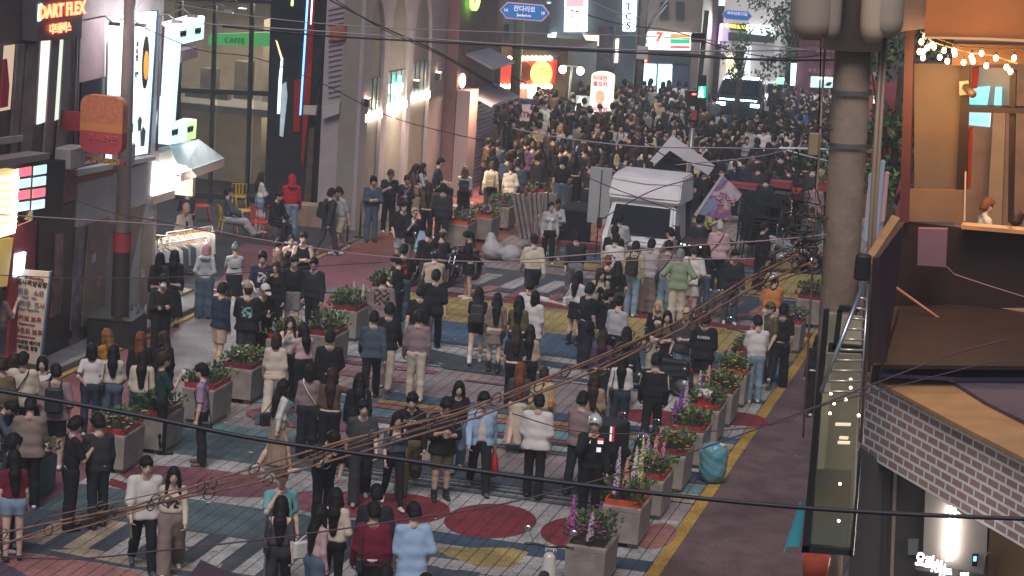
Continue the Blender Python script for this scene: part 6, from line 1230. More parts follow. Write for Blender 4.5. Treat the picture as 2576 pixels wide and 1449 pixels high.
# ---------------------------------------------------------------- planters
PCON = nmat("planter_concrete",(0.30,0.265,0.24),0.85,noise=0.25,nscale=4,bump=0.4,bscale=40)
LEAF = [nmat("leaf_green",(0.06,0.13,0.045),0.6),nmat("leaf_dark",(0.03,0.075,0.035),0.6),nmat("leaf_light",(0.12,0.20,0.06),0.6)]
FCOL = dict(yellow=(0.62,0.40,0.03),orange=(0.62,0.22,0.03),white=(0.6,0.55,0.55),pink=(0.55,0.20,0.32),purple=(0.22,0.07,0.32),red=(0.35,0.03,0.06),magenta=(0.38,0.09,0.30),peach=(0.6,0.32,0.24),lilac=(0.48,0.36,0.46),lemon=(0.55,0.5,0.25))
def leaf_quad(b,c,d,w,L):
 d = d.normalized();s_ = d.cross(Vector((random.random()-.5,random.random()-.5,random.random()-.5))).normalized()*w
 b._add([c-s_*0.2,c+d*L*0.5-s_,c+d*L,c+d*L*0.5+s_],[(0,1,2,3)])
def foliage(parent,w,l,h,z,n,flowers,nf,name="foliage"):
 b = MB()
 for i in range(n):
  b.mi = random.choice((0,0,1,2));x = (random.random()-.5)*w;y = (random.random()-.5)*l;e = 1-(abs(x)/w*1.4)**2*0.5-(abs(y)/l*1.4)**2*0.5
  c = Vector((x*1.15,y*1.15,z+random.random()**0.7*h*e));leaf_quad(b,c,Vector((x*2+random.random()-.5,y*2+random.random()-.5,0.3+random.random())),0.018+random.random()*0.018,0.06+random.random()*0.07)
 for i in range(n//6):
  x = (random.random()-.5)*w;y = (random.random()-.5)*l;b.mi = 1;b.tube([(x*0.8,y*0.8,z-0.02),(x,y,z+h*0.8)],0.004,4)
 b.build(name,LEAF,parent)
 for j,fc in enumerate(flowers):
  b = MB()
  for i in range(nf):
   x = (random.random()-.5)*w*1.2;y = (random.random()-.5)*l*1.2;c = Vector((x,y,z+h*(0.35+0.75*random.random())*(1-abs(x)/w*.5)))
   for k in range(5):
    a = 2*math.pi*k/5;b.quad(c,c+Vector((math.cos(a-.5),math.sin(a-.5),0.25))*0.026,c+Vector((math.cos(a),math.sin(a),0.1))*0.036,c+Vector((math.cos(a+.5),math.sin(a+.5),0.25))*0.026)
  b.build("blossom_cluster",nmat("petal_"+fc,FCOL[fc],0.6),parent)
def foxglove(parent,x,y,z,h,col):
 b = MB();b.mi = 0;b.tube([(x,y,z),(x+0.02,y,z+h)],0.007,5);b.mi = 1;n = int(h/0.028);b.tube([(x+0.005,y,z+h*0.22),(x+0.01,y,z+h*0.6),(x+0.02,y,z+h)],[0.034,0.026,0.006],7)
 for i in range(n):
  t_ = i/n;zz = z+h*(0.22+0.78*t_);r = 0.042*(1-t_)**0.6+0.007
  for k in range(4):
   a = random.random()*6.3;c = Vector((x+0.02*t_+r*math.cos(a)*0.8,y+r*math.sin(a)*0.8,zz));b.ell(c,(r*0.42+0.003,r*0.42+0.003,r*0.5+0.004),6,4)
 b.build("flower_spike",[LEAF[0],nmat("petal_"+col,FCOL[col],0.6)],parent)
def planter(x,y,label,fl,nf=14,rim=(0.42,0.03,0.04),spikes=(),dims=(0.60,0.92,0.66),rz=0.0,fh=0.26,mat=None,nleaf=230,rim_front=True):
 t = empty("planter",(x,y,0),rz,label,"planter",None);w,l,h = dims;b = MB()
 b.box((0,0,h*0.5+0.05),(w*0.94,l*0.96,h-0.1),taper=1.06);b.box((-w*0.3,0,0.05),(w*0.22,l*0.8,0.1));b.box((w*0.3,0,0.05),(w*0.22,l*0.8,0.1));b.rbox((0,0,h-0.03),(w*1.02,l*1.02,0.09),0.03);b.build("box",mat or PCON,t)
 b = MB();b.box((0,0,h+0.02),(w*0.84,l*0.86,0.06));b.build("soil",nmat("soil",(0.04,0.03,0.02),0.9),t)
 if rim is not None:
  b = MB();ww,ll = w*0.88,l*0.90
  for a in ((0,-ll/2,ww,0.03),(0,ll/2,ww,0.03),(-ww/2,0,0.03,ll),(ww/2,0,0.03,ll)): b.box((a[0],a[1],h+0.05),(a[2],a[3],0.11))
  b.build("tray_rim",nmat("rim_%d" % int(rim[0]*100+rim[1]*1000),rim,0.5),t)
 foliage(t,w*0.95,l*0.95,fh,h+0.05,nleaf,fl,nf)
 for (sx,sy,sh,sc) in spikes: foxglove(t,sx,sy,h,sh,sc)
 return t
RED_,ORA,CRI = (0.42,0.03,0.04),(0.60,0.09,0.03),(0.22,0.02,0.04)
PX = -6.42
planter(PX-0.05,31.65,"nearest right-hand planter with crimson and violet blossoms cut by the bottom edge",["red","magenta","purple"],34,None,[(-0.25,-0.4,0.75,'magenta'),(0.05,-0.45,0.55,'lilac')],fh=0.34,nleaf=260)
planter(PX,33.9,"right-row planter with orange rim, dark red blossoms and tall pink foxgloves",["red"],40,ORA,[(-0.12,-0.42,0.95,'lilac'),(-0.05,-0.1,0.7,'peach'),(0.1,0.3,0.95,'lemon'),(0.0,0.35,0.8,'white')],fh=0.30)
planter(PX+0.02,35.6,"right-row planter with red rim and yellow blossoms behind the delivery rider's legs",["yellow","orange"],8,RED_,[(0.0,0.2,0.6,'peach'),(-0.15,0.3,0.55,'lilac'),(0.12,0.25,0.5,'pink')])
planter(PX+0.05,37.3,"right-row planter dotted with orange blossoms directly left of the blue rubbish bag base",["orange","yellow"],20,CRI,[(-0.2,-0.2,0.4,'pink')])
planter(PX+0.06,39.0,"right-row planter with purple spikes, red rim and few yellow dots by the blue bag",["yellow"],16,RED_,[(-0.25,0.1,0.6,'purple'),(-0.2,0.35,0.75,'lilac'),(-0.28,-0.2,0.5,'purple')])
planter(PX+0.04,40.75,"right-row planter carrying a red carton of white litter on its corner",["white","orange"],7,RED_,[(-0.22,0.2,0.6,'lilac')])
planter(PX+0.05,42.2,"right-row planter with many yellow blossoms and a maroon rim",["yellow","peach"],26,CRI,[(-0.22,-0.3,0.5,'peach')])
planter(PX+0.04,43.9,"right-row planter with bright orange rim and yellow blossoms left of the blue-jeans man",["yellow","lemon"],20,ORA,[(-0.2,0.3,0.4,'pink')])
planter(PX+0.1,45.8,"small dark-leaved planter hidden behind the man in white shirt and jeans",["pink","lemon"],10,RED_,[(-0.1,0.1,0.5,'lemon')])
planter(PX+0.35,49.5,"planter with white and pink blossoms right of the man in black tee",["white","pink"],34,RED_,[],fh=0.22)
planter(PX+0.42,52.6,"planter with violet blossoms and round paper decoration near the big pole",["purple","orange"],24,CRI,[(0,0.1,0.4,'purple')],fh=0.3)
LX = -14.95
planter(-15.6,31.9,"dark teal planter with violet foxgloves at the lower left edge",["magenta","purple"],26,None,[(-0.1,0.1,0.45,'magenta'),(0.15,0.0,0.4,'purple')],dims=(0.62,0.9,0.62),mat=nmat("planter_teal",(0.04,0.075,0.085),0.6))
planter(LX-0.1,34.1,"left-row planter with crimson rim and withered pale blossoms",["peach","white"],18,RED_,[],rz=0.05)
planter(LX,35.5,"left-row planter with dark green leaves behind the man in dark green tee",[],0,CRI,[])
planter(LX+0.02,37.7,"left-row planter at the back of the man in lilac tee",["pink"],6,RED_,[])
planter(LX+0.05,39.5,"left-row planter with yellow-green flowers behind the black boots",["yellow","white"],16,CRI,[])
planter(LX-0.1,42.2,"small left-row planter with orange specks by the beige pinafore woman",["orange"],12,RED_,[])
planter(LX+0.45,43.0,"leafy left-row planter under white and violet flowers by the woman in white corset",["lilac"],8,CRI,[(0.1,0.2,0.45,'white'),(-0.15,0.1,0.35,'lilac')],fh=0.4)
planter(LX+0.05,45.6,"left-row planter with lilac foxgloves and a full green bush",["lilac"],6,CRI,[(0.0,0.1,0.55,'lilac'),(0.18,0.2,0.5,'white')],fh=0.34,nleaf=330)
planter(LX+0.1,48.0,"left-row planter with one violet spire behind the man in floral shirt",[],0,RED_,[(0.1,0.2,0.62,'purple')],fh=0.34,nleaf=300)
for (px,py,lab,fl,rim) in ((1158,622,"planter with orange rim and violet pansies behind the parked motorbikes",["purple","white"],ORA),(1218,605,"planter with orange rim and violet blossoms left of the grey sack",["purple","white","pink"],ORA),(1262,575,"grey far planter with dark violet blossoms left of the wrapped frames",["purple","red"],None),(1310,545,"far planter with pink blossoms behind the wrapped metal frames",["pink","white"],RED_),(1350,535,"far planter with white and magenta flowers behind the two women in white",["white","magenta"],RED_),(1408,520,"far planter with yellow-green leaves left of the black speakers",["lemon"],CRI),(1440,505,"farthest planter with orange rim near the truck tail panel",["pink","white"],ORA)):
 g = at(px,py);planter(g.x,g.y,lab,fl,24,rim,[(random.random()*.3-.15,0,0.3,'purple')] if 'purple' in fl else [],fh=0.25,nleaf=190)
# ---------------------------------------------------------------- litter, sacks, bags on the ground
def blob(parent,name,mats,prims,res=0.03,cuts=(),wr=(0.01,30,1),lo=None,hi=None,mi=None):
 P = np.array([p[0] for p in prims]+[p[1] for p in prims if len(p[1]) == 3 and p[2:3] != ('e',)],float);m = 0.5
 v = Vol(P.min(0)-m if lo is None else lo,P.max(0)+m if hi is None else hi,res)
 for p in prims:
  if p[2] == 'e': v.ell(p[0],p[1],p[3] if len(p) > 3 else 0.03)
  else: v.cap(p[0],p[1],p[2],p[3],p[4] if len(p) > 4 else 0.03,p[5] if len(p) > 5 else 1.0)
 for c in cuts: v.cut(*c)
 if wr: v.wrinkle(*wr)
 V,Q = v.mesh();m_ = None
 if mi is not None: c = V[Q].mean(1);m_ = mi(c).astype(int)
 me = np_mesh(name,V,Q,mats if isinstance(mats,list) else [mats],m_);o = bpy.data.objects.new(name,me);link(o,parent);return o
o = blob(None,"rubbish_bag",nmat("bag_blue",(0.03,0.22,0.34),0.25,noise=0.75,nscale=7,bump=0.9,bscale=16,ncol=(0.16,0.27,0.24)),[((0,0,0.25),(0.24,0.22,0.27),'e'),((0,0,0.52),(0.25,0.21,0.22),'e',0.1)],0.025,(((0,0,0.02),(0,0,-1)),),(0.009,30,2));g = at(1790,1215);o.location = g;tag(o,"full translucent blue rubbish bag standing by the yellow line","rubbish bag")
c_ = blob(o,"paper_litter",nmat("litter_white",(0.55,0.5,0.48),0.7),[((0.05,0,0.66),(0.13,0.1,0.08),'e')],0.025,(),(0.03,40,1))
g = at(1755,1118);t = empty("litter_carton",(g.x+0.05,g.y+0.1,0.68),0.2,"red carton stuffed with crumpled white plastic on a planter corner","carton");b = MB();b.box((0,0,0.09),(0.24,0.2,0.18));b.build("carton_box",nmat("carton_red",(0.45,0.03,0.03),0.5),t);blob(t,"plastic_wrap",nmat("litter_white",(0,0,0)),[((0,0,0.24),(0.13,0.12,0.12),'e')],0.025,(),(0.035,45,3))
g = at(1258,655);o = blob(None,"sack",nmat("sack_grey",(0.42,0.40,0.43),0.7,noise=0.2,bump=0.5),[((-0.2,0,0.24),(0.30,0.3,0.24),'e'),((-0.3,0.1,0.45),(0.14,0.2,0.25),'e',0.1),((0.28,-0.05,0.2),(0.26,0.25,0.24),'e',0.03)],0.03,(((0,0,0),(0,0,-1)),),(0.012,20,1));o.location = g;tag(o,"large pale grey filled sack slumped beside the planters","sack")
for (px,py,s_,lab) in ((1310,600,0,"plastic-wrapped leaning grey metal frame, the left of three"),(1345,600,1,"plastic-wrapped leaning grey frame in the middle of three"),(1380,598,2,"plastic-wrapped grey frame on the right by the two women")):
 g = at(px,py);t = empty("wrapped_frame",tuple(g),0.1*s_,lab,"frame");b = MB();M_ = Matrix.Rotation(R_(-14+6*s_),3,'Y')
 for dx in (-0.13,0.0,0.13): b.box((dx,0,0.62),(0.08,0.2,1.24),M=M_)
 b.build("metal_bars",nmat("wrapped_metal",(0.36,0.30,0.30),0.35,metal=0.4,noise=0.35,nscale=4),t)
t = empty("black_crate",(-19.0,43.0,0.0),R_(8),"low black crate with plastic bottles beside the left pole","crate");b = MB();b.rbox((0,-0.2,0.28),(0.9,1.3,0.56),0.04);b.build("crate_box",nmat("crate_black",(0.02,0.02,0.022),0.5,noise=0.4),t)
b = MB();b.box((0,-0.2,0.575),(0.98,1.36,0.03));b.build("crate_lid",DARK,t)
for i in range(3): c = MB();c.lathe([(0.03,0),(0.032,0.13),(0.012,0.17),(0.012,0.2)],(0,0,0),10);o = c.build("plastic_bottle",nmat("bottle_clear",(0.4,0.42,0.44),0.1,alpha=0.6));o.location = (-18.85+i*0.2,43.2-i*0.1,0.59);tag(o,"clear plastic drink bottle on the black crate, %s one" % ("leftmost","middle","rightmost")[i],"bottle")
pl = Plane(-19.05,38.55,-18.15,39.35) if False else Plane(-19.35,39.3,-18.35,39.3)
t = empty("standing_banner",(-18.9,39.3,0),0,"tall cream banner listing Korean pistol, rifle and bow prices, marked 4F","banner");attach(fpoly(pl,None,"panel",[(45,677),(124,683),(98,918),(18,905)],nmat("banner_cream",(0.60,0.50,0.42),0.6,noise=0.08),0,0.03),t)
attach(fpoly(pl,None,"frame_edge",[(124,682),(128,684),(102,920),(98,919)],nmat("banner_blue",(0.10,0.16,0.3),0.5),-0.02,0.05),t)
for s_,x,y,sz,m_ in (("M-Shooting",88,699,0.085,INKM),("田사격양궁장",82,713,0.115,INK),("권총   소총",80,735,0.12,INKG),("Pistol    Rifle",76,748,0.06,INKG),("저격총  연사",77,765,0.12,INKG),("Sniper  Rapid Fire",74,778,0.06,INKG),("리커브 보우",71,801,0.12,INKM),("Recurve bow",70,815,0.06,INKM),("컴파운드 보우",67,832,0.12,INKM),("Compound bow",66,846,0.06,INKM),("4F",37,866,0.20,INKR),("다양한 패키지",74,862,0.085,INK),("색다른 경험",72,875,0.085,INK)):
 attach(text_on(pl,s_,*pl.uv(x,y),sz,m_,0.035,bold=0.002,rot=-0.03),t)
# ---------------------------------------------------------------- chairs
def cafe_chair(x,y,rz,col,label):
 t = empty("cafe_chair",(x,y,0.01),rz,label,"chair","coloured metal cafe chairs");m = nmat("chair_%d" % int(col[1]*100),col,0.4)
 b = MB();b.rbox((0,0,0.45),(0.42,0.42,0.03),0.05);b.build("seat",m,t)
 for sx in (-1,1):
  for sy in (-1,1): b = MB();b.tube([(sx*0.17,sy*0.17,0.45),(sx*0.23,sy*0.24,0)],0.014,6);b.build("leg",m,t)
 b = MB();b.tube([(-0.19,-0.19,0.45),(-0.20,-0.26,0.84),(0.20,-0.26,0.84),(0.19,-0.19,0.45)],0.014,6)
 for k in (-0.09,0.0,0.09): b.box((k,-0.235,0.66),(0.045,0.012,0.34),M=Matrix.Rotation(R_(10),3,'X'))
 b.build("backrest",m,t);return t
YEL,REDC = (0.62,0.36,0.02),(0.60,0.04,0.03)
def gxy(x,y): g = at(x,y);return g.x,g.y
x,y = gxy(572,597);cafe_chair(x,y,R_(-55),YEL,"near yellow metal chair at left of the seated man's legs")
x,y = gxy(612,572);cafe_chair(x,y,R_(-60),YEL,"yellow metal chair under the seated man with outstretched legs")
x,y = gxy(600,535);cafe_chair(x,y,R_(20),YEL,"farther yellow chair by the glass wall")
x,y = gxy(655,602);cafe_chair(x,y,R_(-100),REDC,"red metal chair used as a table for bottles")
x,y = gxy(702,598);cafe_chair(x,y,R_(-20),REDC,"red metal chair under the seated man in black jacket")
x,y = gxy(505,560);cafe_chair(x,y,R_(-60),REDC,"red metal chair nearest the clothes shop")
x,y = gxy(655,598)
for i in range(4): c = MB();c.lathe([(0.028,0),(0.03,0.13),(0.014,0.17),(0.014,0.2)],(0,0,0),10);o = c.build("drink_bottle",nmat("bottle_pale",(0.5,0.5,0.52),0.2));o.location = (x-0.12+i*0.075,y-0.02*i,0.485);tag(o,"pale drink bottle on the red chair seat, %s from left" % ("first","second","third","fourth")[i],"bottle")
g = at(830,597);b = MB();b.rbox((0,0,0.3),(1.3,0.6,0.6),0.03);o = b.build("planter_plinth",nmat("plinth_tan",(0.30,0.20,0.15),0.8,noise=0.3));o.location = (g.x-0.9,g.y+1.4,0);tag(o,"low tan stone plinth beside the dark neon tower","plinth")
for i,(px,py) in enumerate(((873,612),(905,597))): g = at(px,py);b = MB();b.tube([(0,0,0),(0,0,0.95)],0.025,8);b.lathe([(0.15,0),(0.15,0.03),(0.03,0.05)],(0,0,0),14);o = b.build("barrier_post",BLK);o.location = g;tag(o,"black queue barrier post, %s one by the lilac wall" % ("left" if i == 0 else "right"),"barrier post","queue barrier posts")
def stack_chair(): 
 t = empty("stacking_chair",(0,0,0),0,"","chair","stacked black plastic chairs");m = nmat("plastic_black",(0.018,0.024,0.028),0.25)
 b = MB();b.rbox((0,0,0.44),(0.44,0.42,0.025),0.08);b.build("seat",m,t)
 b = MB();b.tube([(-0.2,-0.2,0.44),(-0.21,-0.26,0.80),(0.21,-0.26,0.80),(0.2,-0.2,0.44)],0.018,5);b.box((0,-0.25,0.68),(0.40,0.015,0.2));b.tube([(-0.23,-0.22,0.64),(-0.25,0.16,0.64),(-0.22,0.18,0.44)],0.016,5);b.tube([(0.23,-0.22,0.64),(0.25,0.16,0.64),(0.22,0.18,0.44)],0.016,5);b.build("backrest",m,t)
 for sx in (-1,1):
  for sy in (-1,1): b = MB();b.tube([(sx*0.2,sy*0.18,0.44),(sx*0.24,sy*0.22,0)],0.018,5);b.build("leg",m,t)
 return t
first = stack_chair();first_used = [False];ords = ["bottom","second","third","fourth","fifth","sixth","seventh","eighth","ninth","top"]
for si,(px,py,n,rz,nm) in enumerate(((1875,640,10,25,"stack left of centre behind the moped crowd"),(1912,632,10,10,"tallest dark stack under the man at the table"),(1945,628,8,-20,"stack with the pale plate on its side"),(1990,640,7,-35,"rightmost stack by the blue-jacketed man"),(1893,655,9,30,"front stack below the flag tip"),(1930,650,8,0,"front stack beside the profile man in black"))):
 g = at(px,py)
 for k in range(n):
  o = first if not first_used[0] else copy_tree(first);first_used[0] = True
  o.location = (g.x+0.006*k,g.y,0.095*k);o.rotation_euler = (0,0,R_(rz+180));o["label"] = "black plastic chair, %s in the %s" % (ords[k] if k < n-1 else "top",nm)
# ---------------------------------------------------------------- truck
TX,TY = -10.78,55.6
WT = nmat("truck_white",(0.62,0.61,0.62),0.35,noise=0.10,nscale=1.2);TARP = nmat("truck_tarp",(0.64,0.61,0.63),0.45,noise=0.15,nscale=1.5,bump=0.6,bscale=3)
t = empty("stage_truck",(TX,TY,0),R_(-3),"white cab-over stage truck with raised wing roof panels","truck")
b = MB();w = 0.90;prof = [(-0.10,0.45),(-0.12,1.0),(-0.02,1.12),(0.38,1.92),(1.5,1.98),(1.55,0.45)]
vs = [(-w*(0.9 if z > 1.5 else 1),y,z) for y,z in prof]+[(w*(0.9 if z > 1.5 else 1),y,z) for y,z in prof];n = len(prof);b._add(vs,[tuple(range(n)),tuple(range(2*n-1,n-1,-1))]+[(i,n+i,n+(i+1) % n,(i+1) % n) for i in range(n)]);o = b.build("cab",WT,t)
bm = bmesh.new();bm.from_mesh(o.data);bmesh.ops.recalc_face_normals(bm,faces=bm.faces);bmesh.ops.bevel(bm,geom=bm.edges[:],offset=0.05,segments=2,affect='EDGES');bm.to_mesh(o.data);bm.free()
b = MB();b._add([(-0.77,0.0,1.16),(0.77,0.0,1.16),(0.70,0.34,1.85),(-0.70,0.34,1.85)],[(0,1,2,3)]);b._add([(-0.77,-0.02,1.155),(0.77,-0.02,1.155),(0.70,0.32,1.855),(-0.70,0.32,1.855)],[(0,1,2,3)]);b.build("windscreen",nmat("glass_dark",(0.008,0.012,0.02),0.3,spec=0.12),t)
b = MB();b.tube([(0.2,-0.06,1.17),(0.66,-0.05,1.22)],0.012,5);b.tube([(-0.5,-0.06,1.17),(0.05,-0.05,1.2)],0.012,5);b.build("wiper",BLK,t)
for sx in (-1,1): b = MB();b.rbox((sx*1.0,-0.05,1.38),(0.13,0.06,0.28),0.03);b.tube([(sx*0.85,0.05,1.5),(sx*1.0,-0.05,1.5)],0.015,5);b.build("mirror",BLK,t);b = MB();b.rbox((sx*0.66,-0.13,0.72),(0.26,0.06,0.14),0.03);b.build("headlight",nmat("lens_off",(0.5,0.5,0.52),0.1),t);b = MB();b.tube([(sx*0.7,0.5,0.33),(sx*0.88,0.5,0.33)],0.33,18);b.build("wheel",BLK,t)
b = MB();b.box((0,-0.14,0.50),(1.62,0.05,0.16));b.box((0,-0.15,0.86),(0.9,0.02,0.09));b.build("bumper",nmat("bumper_grey",(0.12,0.12,0.13),0.5),t)
b = MB();pr = [(0.36,1.93),(0.30,2.05),(0.52,2.52),(0.75,2.60),(1.75,2.62),(1.78,1.93)];n = len(pr);vs = [(sx*(0.93-(0.04 if z > 2.5 else 0)),y,z) for sx in (-1,1) for y,z in pr]
b._add(vs,[tuple(range(n)),tuple(range(2*n-1,n-1,-1))]+[(i,n+i,n+(i+1) % n,(i+1) % n) for i in range(n)]);o = b.build("tarpaulin_cover",TARP,t)
bm = bmesh.new();bm.from_mesh(o.data);bmesh.ops.recalc_face_normals(bm,faces=bm.faces);bmesh.ops.bevel(bm,geom=bm.edges[:],offset=0.04,segments=2,affect='EDGES');bm.to_mesh(o.data);bm.free()
b = MB();b.bb((-0.92,1.75,0.85),(0.92,4.2,0.97));b.bb((-0.90,1.79,0.85),(0.90,1.86,2.6));b.build("cargo_bed",nmat("bed_dark",(0.06,0.065,0.07),0.5),t)
b = MB();b.bb((-0.9,1.0,0.2),(0.9,4.1,0.8));b.build("chassis",BLK,t)
for sx in (-1,1): b = MB();b.tube([(sx*0.6,3.4,0.36),(sx*0.88,3.4,0.36)],0.36,18);b.build("wheel",BLK,t)
Mw = Matrix.Rotation(R_(-42),3,'Y')
def slab(nm,pts,th=0.06,mat=TARP):
 b = MB();A_ = [Vector(p) for p in pts];nn = (A_[1]-A_[0]).cross(A_[2]-A_[0]).normalized()*th;b._add(A_+[p-nn for p in A_],[(0,1,2,3),(7,6,5,4),(0,4,5,1),(1,5,6,2),(2,6,7,3),(3,7,4,0)]);b.build(nm,mat,t)
T0 = Matrix.Translation((TX,TY,0)) @ Matrix.Rotation(R_(-3),4,'Z');Ti = T0.inverted()
apex,apexb = atY(1690,343,63.0),atY(1712,338,66.5)
def sl_(nm,pts,Y,**k): slab(nm,[Ti @ atY(x,y,Y) for x,y in pts],**k)
sl_("wing_panel",[(1691,340),(1799,417),(1783,441),(1686,378)],58.6);sl_("wing_panel",[(1691,340),(1686,378),(1650,412),(1636,404)],58.6)
sl_("inner_dark_panel",[(1686,374),(1723,408),(1722,432),(1640,430)],58.9,mat=nmat("panel_navy",(0.03,0.04,0.05),0.5));sl_("rear_flap",[(1640,428),(1722,430),(1720,446),(1640,444)],58.5,mat=nmat("flap_grey",(0.18,0.17,0.19),0.6))
g = Vector((atY(1508,500,58.0).x,58.0,0));t2 = empty("grey_tail_panel",tuple(g),0,"flat grey upright panel with a locking rod left of the truck cab","panel");b = MB();z1 = atY(1500,420,g.y).z;b.bb((-0.28,-0.05,0.98),(0.30,0.05,z1));b.build("board",nmat("tail_grey",(0.36,0.37,0.38),0.5),t2);b = MB();b.tube([(0.03,-0.07,0.0),(0.03,-0.07,z1-0.05)],0.015,6);b.build("locking_rod",DARK,t2)
b = MB();b.box((0,-0.172,0.52),(0.42,0.01,0.14));b.build('number_plate',nmat('plate_white',(0,0,0)),t);b = MB();[b.box((0,-0.05-0.03*i,1.02-i*0.03),(1.3,0.012,0.012)) for i in range(2)];b.box((0,-0.13,0.66),(1.0,0.02,0.06));b.build('panel_seam',DARK,t)
b = MB()
for z_ in (2.1,2.45): b.tube([(-0.95,0.35+(z_-2.1)*0.4,z_),(0,0.30+(z_-2.1)*0.4,z_-0.05),(0.95,0.35+(z_-2.1)*0.4,z_)],0.008,5)
b.build('rope',nmat('rope_grey',(0.2,0.19,0.2),0.8),t)
def table(px,py,w,d,h,col,label,rz=0.0):
 g = at(px,py);t = empty("covered_table",tuple(g),rz,label,"table");b = MB();b.rbox((0,0,h/2),(w,d,h),0.02);b.build("table_cloth",cloth(col),t);return t
table(1452,596,0.9,1.6,0.85,(0.012,0.014,0.02),"black cloth-covered table left of the truck panel",0.1)
table(1880,540,3.0,1.0,0.9,(0.02,0.015,0.02),"long black-covered table behind the stacked chairs");table(2010,545,1.6,1.0,1.1,(0.03,0.022,0.03),"tall black-covered block at the right of the stage tables")
for (px,py,w_,h_,lab,c) in ((1905,470,2.6,0.12,"long red board on the stage tables",(0.32,0.03,0.03)),(1965,470,0.6,0.35,"silver-framed red case on the stage table",(0.25,0.04,0.05)),(2078,468,0.55,0.3,"red case with silver edges near the big pole",(0.28,0.03,0.03))):
 p = atY(px,py,66.2);b = MB();b.box((0,0,0),(w_,0.5,h_));b.mi = 1;b.box((0,-0.26,-h_/2+0.02),(w_*0.9,0.02,0.04));o = b.build("equipment_case",[nmat("case_%d" % px,c,0.5),STEEL]);o.location = p;tag(o,lab,"case")
b = MB();b.rbox((0,0,0.55),(0.5,0.5,1.1),0.03);b.mi = 1;b.lathe([(0.18,0),(0.16,0.03),(0.03,0.05)],(0,-0.26,0.7),16,Matrix.Rotation(R_(90),3,'X'));o = b.build("loudspeaker",[BLK,DARK]);o.location = at(2075,560);tag(o,"tall black stage loudspeaker near the big pole","speaker")
t = empty("colourful_flag",tuple(atY(1755,560,57.6)),0,"slanted flag with swirling violet, red and blue print beside the truck","flag");t.location.z = 0
FL = bpy.data.materials.new("flag_print");FL.use_nodes = True;n_ = FL.node_tree;bs = n_.nodes["Principled BSDF"];nz = n_.nodes.new("ShaderNodeTexNoise");nz.inputs["Scale"].default_value = 1.7;nz.inputs["Distortion"].default_value = 0.8;nz.inputs["Detail"].default_value = 7;tc_ = n_.nodes.new("ShaderNodeTexCoord");n_.links.new(tc_.outputs["Object"],nz.inputs["Vector"]);cr = n_.nodes.new("ShaderNodeValToRGB");el = cr.color_ramp.elements
el[0].position = 0.3;el[0].color = (0.14,0.15,0.36,1);el[1].position = 0.75;el[1].color = (0.55,0.50,0.6,1)
for p_,c in ((0.40,(0.16,0.30,0.36)),(0.47,(0.30,0.28,0.45)),(0.52,(0.16,0.10,0.34)),(0.56,(0.40,0.12,0.14)),(0.60,(0.48,0.42,0.48))): e = el.new(p_);e.color = (*c,1)
n_.links.new(nz.outputs["Fac"],cr.inputs[0]);n_.links.new(cr.outputs[0],bs.inputs["Base Color"]);bs.inputs["Roughness"].default_value = 0.7
pf = Plane(-14,57.6,-8,57.6);fp(t,pf,"cloth",[(1817,440),(1867,488),(1856,505),(1838,512),(1838,556),(1755,538)],FL,0,0.03);fp(t,pf,"white_hem",[(1816,438),(1820,442),(1752,545),(1745,540)],nmat("hem_white",(0.55,0.52,0.56),0.6),-0.01,0.05);b = MB();b.tube([pf.pt(*pf.uv(1818,438),0),pf.pt(*pf.uv(1742,590),0)],0.015,6);attach(b.build("flag_pole",STEEL),t)
ft(t,pf,"연남",1826,505,0.3,nmat("flag_txt",(0.55,0.30,0.34),0.6),0.04)
g = at(1500,612);t = empty("photo_board",tuple(g),0,"low framed board of food photographs at the truck's left front","sign");b = MB();b.box((0,0,0.3),(0.5,0.04,0.5));b.build("board",nmat("photo_print",(0.4,0.25,0.2),0.5,noise=0.9,nscale=9,ncol=(0.3,0.03,0.05)),t)
for (px,py,lab) in ((1470,600,"white folding table with packets left of the photo board"),(1375,590,"white folding chair between the frames and the two women")): g = at(px,py);t = empty("folding_table",tuple(g),0,lab,"table");b = MB();b.box((0,0,0.5),(0.6,0.5,0.03));b.build("table_top",nmat("white_plastic",(0.55,0.53,0.53),0.5),t);[MB().tube([(sx*0.25,sy*0.2,0.5),(sx*0.25,sy*0.2,0)],0.012,5).build("leg",STEEL,t) for sx in (-1,1) for sy in (-1,1)]
t = empty("black_parasol",tuple(at(1765,700)),0,"flat dark round parasol above the watching crowd","parasol");c = atY(1765,603,at(1765,700).y);b = MB();b.lathe([(0.02,0.1),(0.4,0.06),(0.78,0.0),(0.80,-0.03),(0.0,-0.02)],(0,0,c.z),24);b.build("canopy",nmat("parasol_plum",(0.055,0.03,0.03),0.6,noise=0.2),t);b = MB();b.tube([(0,0,0),(0,0,c.z)],0.02,6);b.build("pole",STEEL,t)
b = MB()
for i in range(12): a = R_(200+i*12);b.box((0.72*math.cos(a),0.72*math.sin(a),c.z-0.07),(0.05,0.03,0.03),rz=a)
b.build("rim_lamp",glow("rim_lamp",(0.8,0.9,1.0),2.5),t)
for (px,py,py0,lab) in ((1985,500,600,"thin white upright rod by the blue-jacketed man"),(1858,560,640,"grey steel rod of the stage frame")): g = at(px,py0);b = MB();z = atY(px,py,g.y).z;b.tube([(0,0,0),(0,0,z)],0.025,6);o = b.build("rod",nmat("rod_white",(0.6,0.55,0.55),0.5));o.location = g;tag(o,lab,"rod")
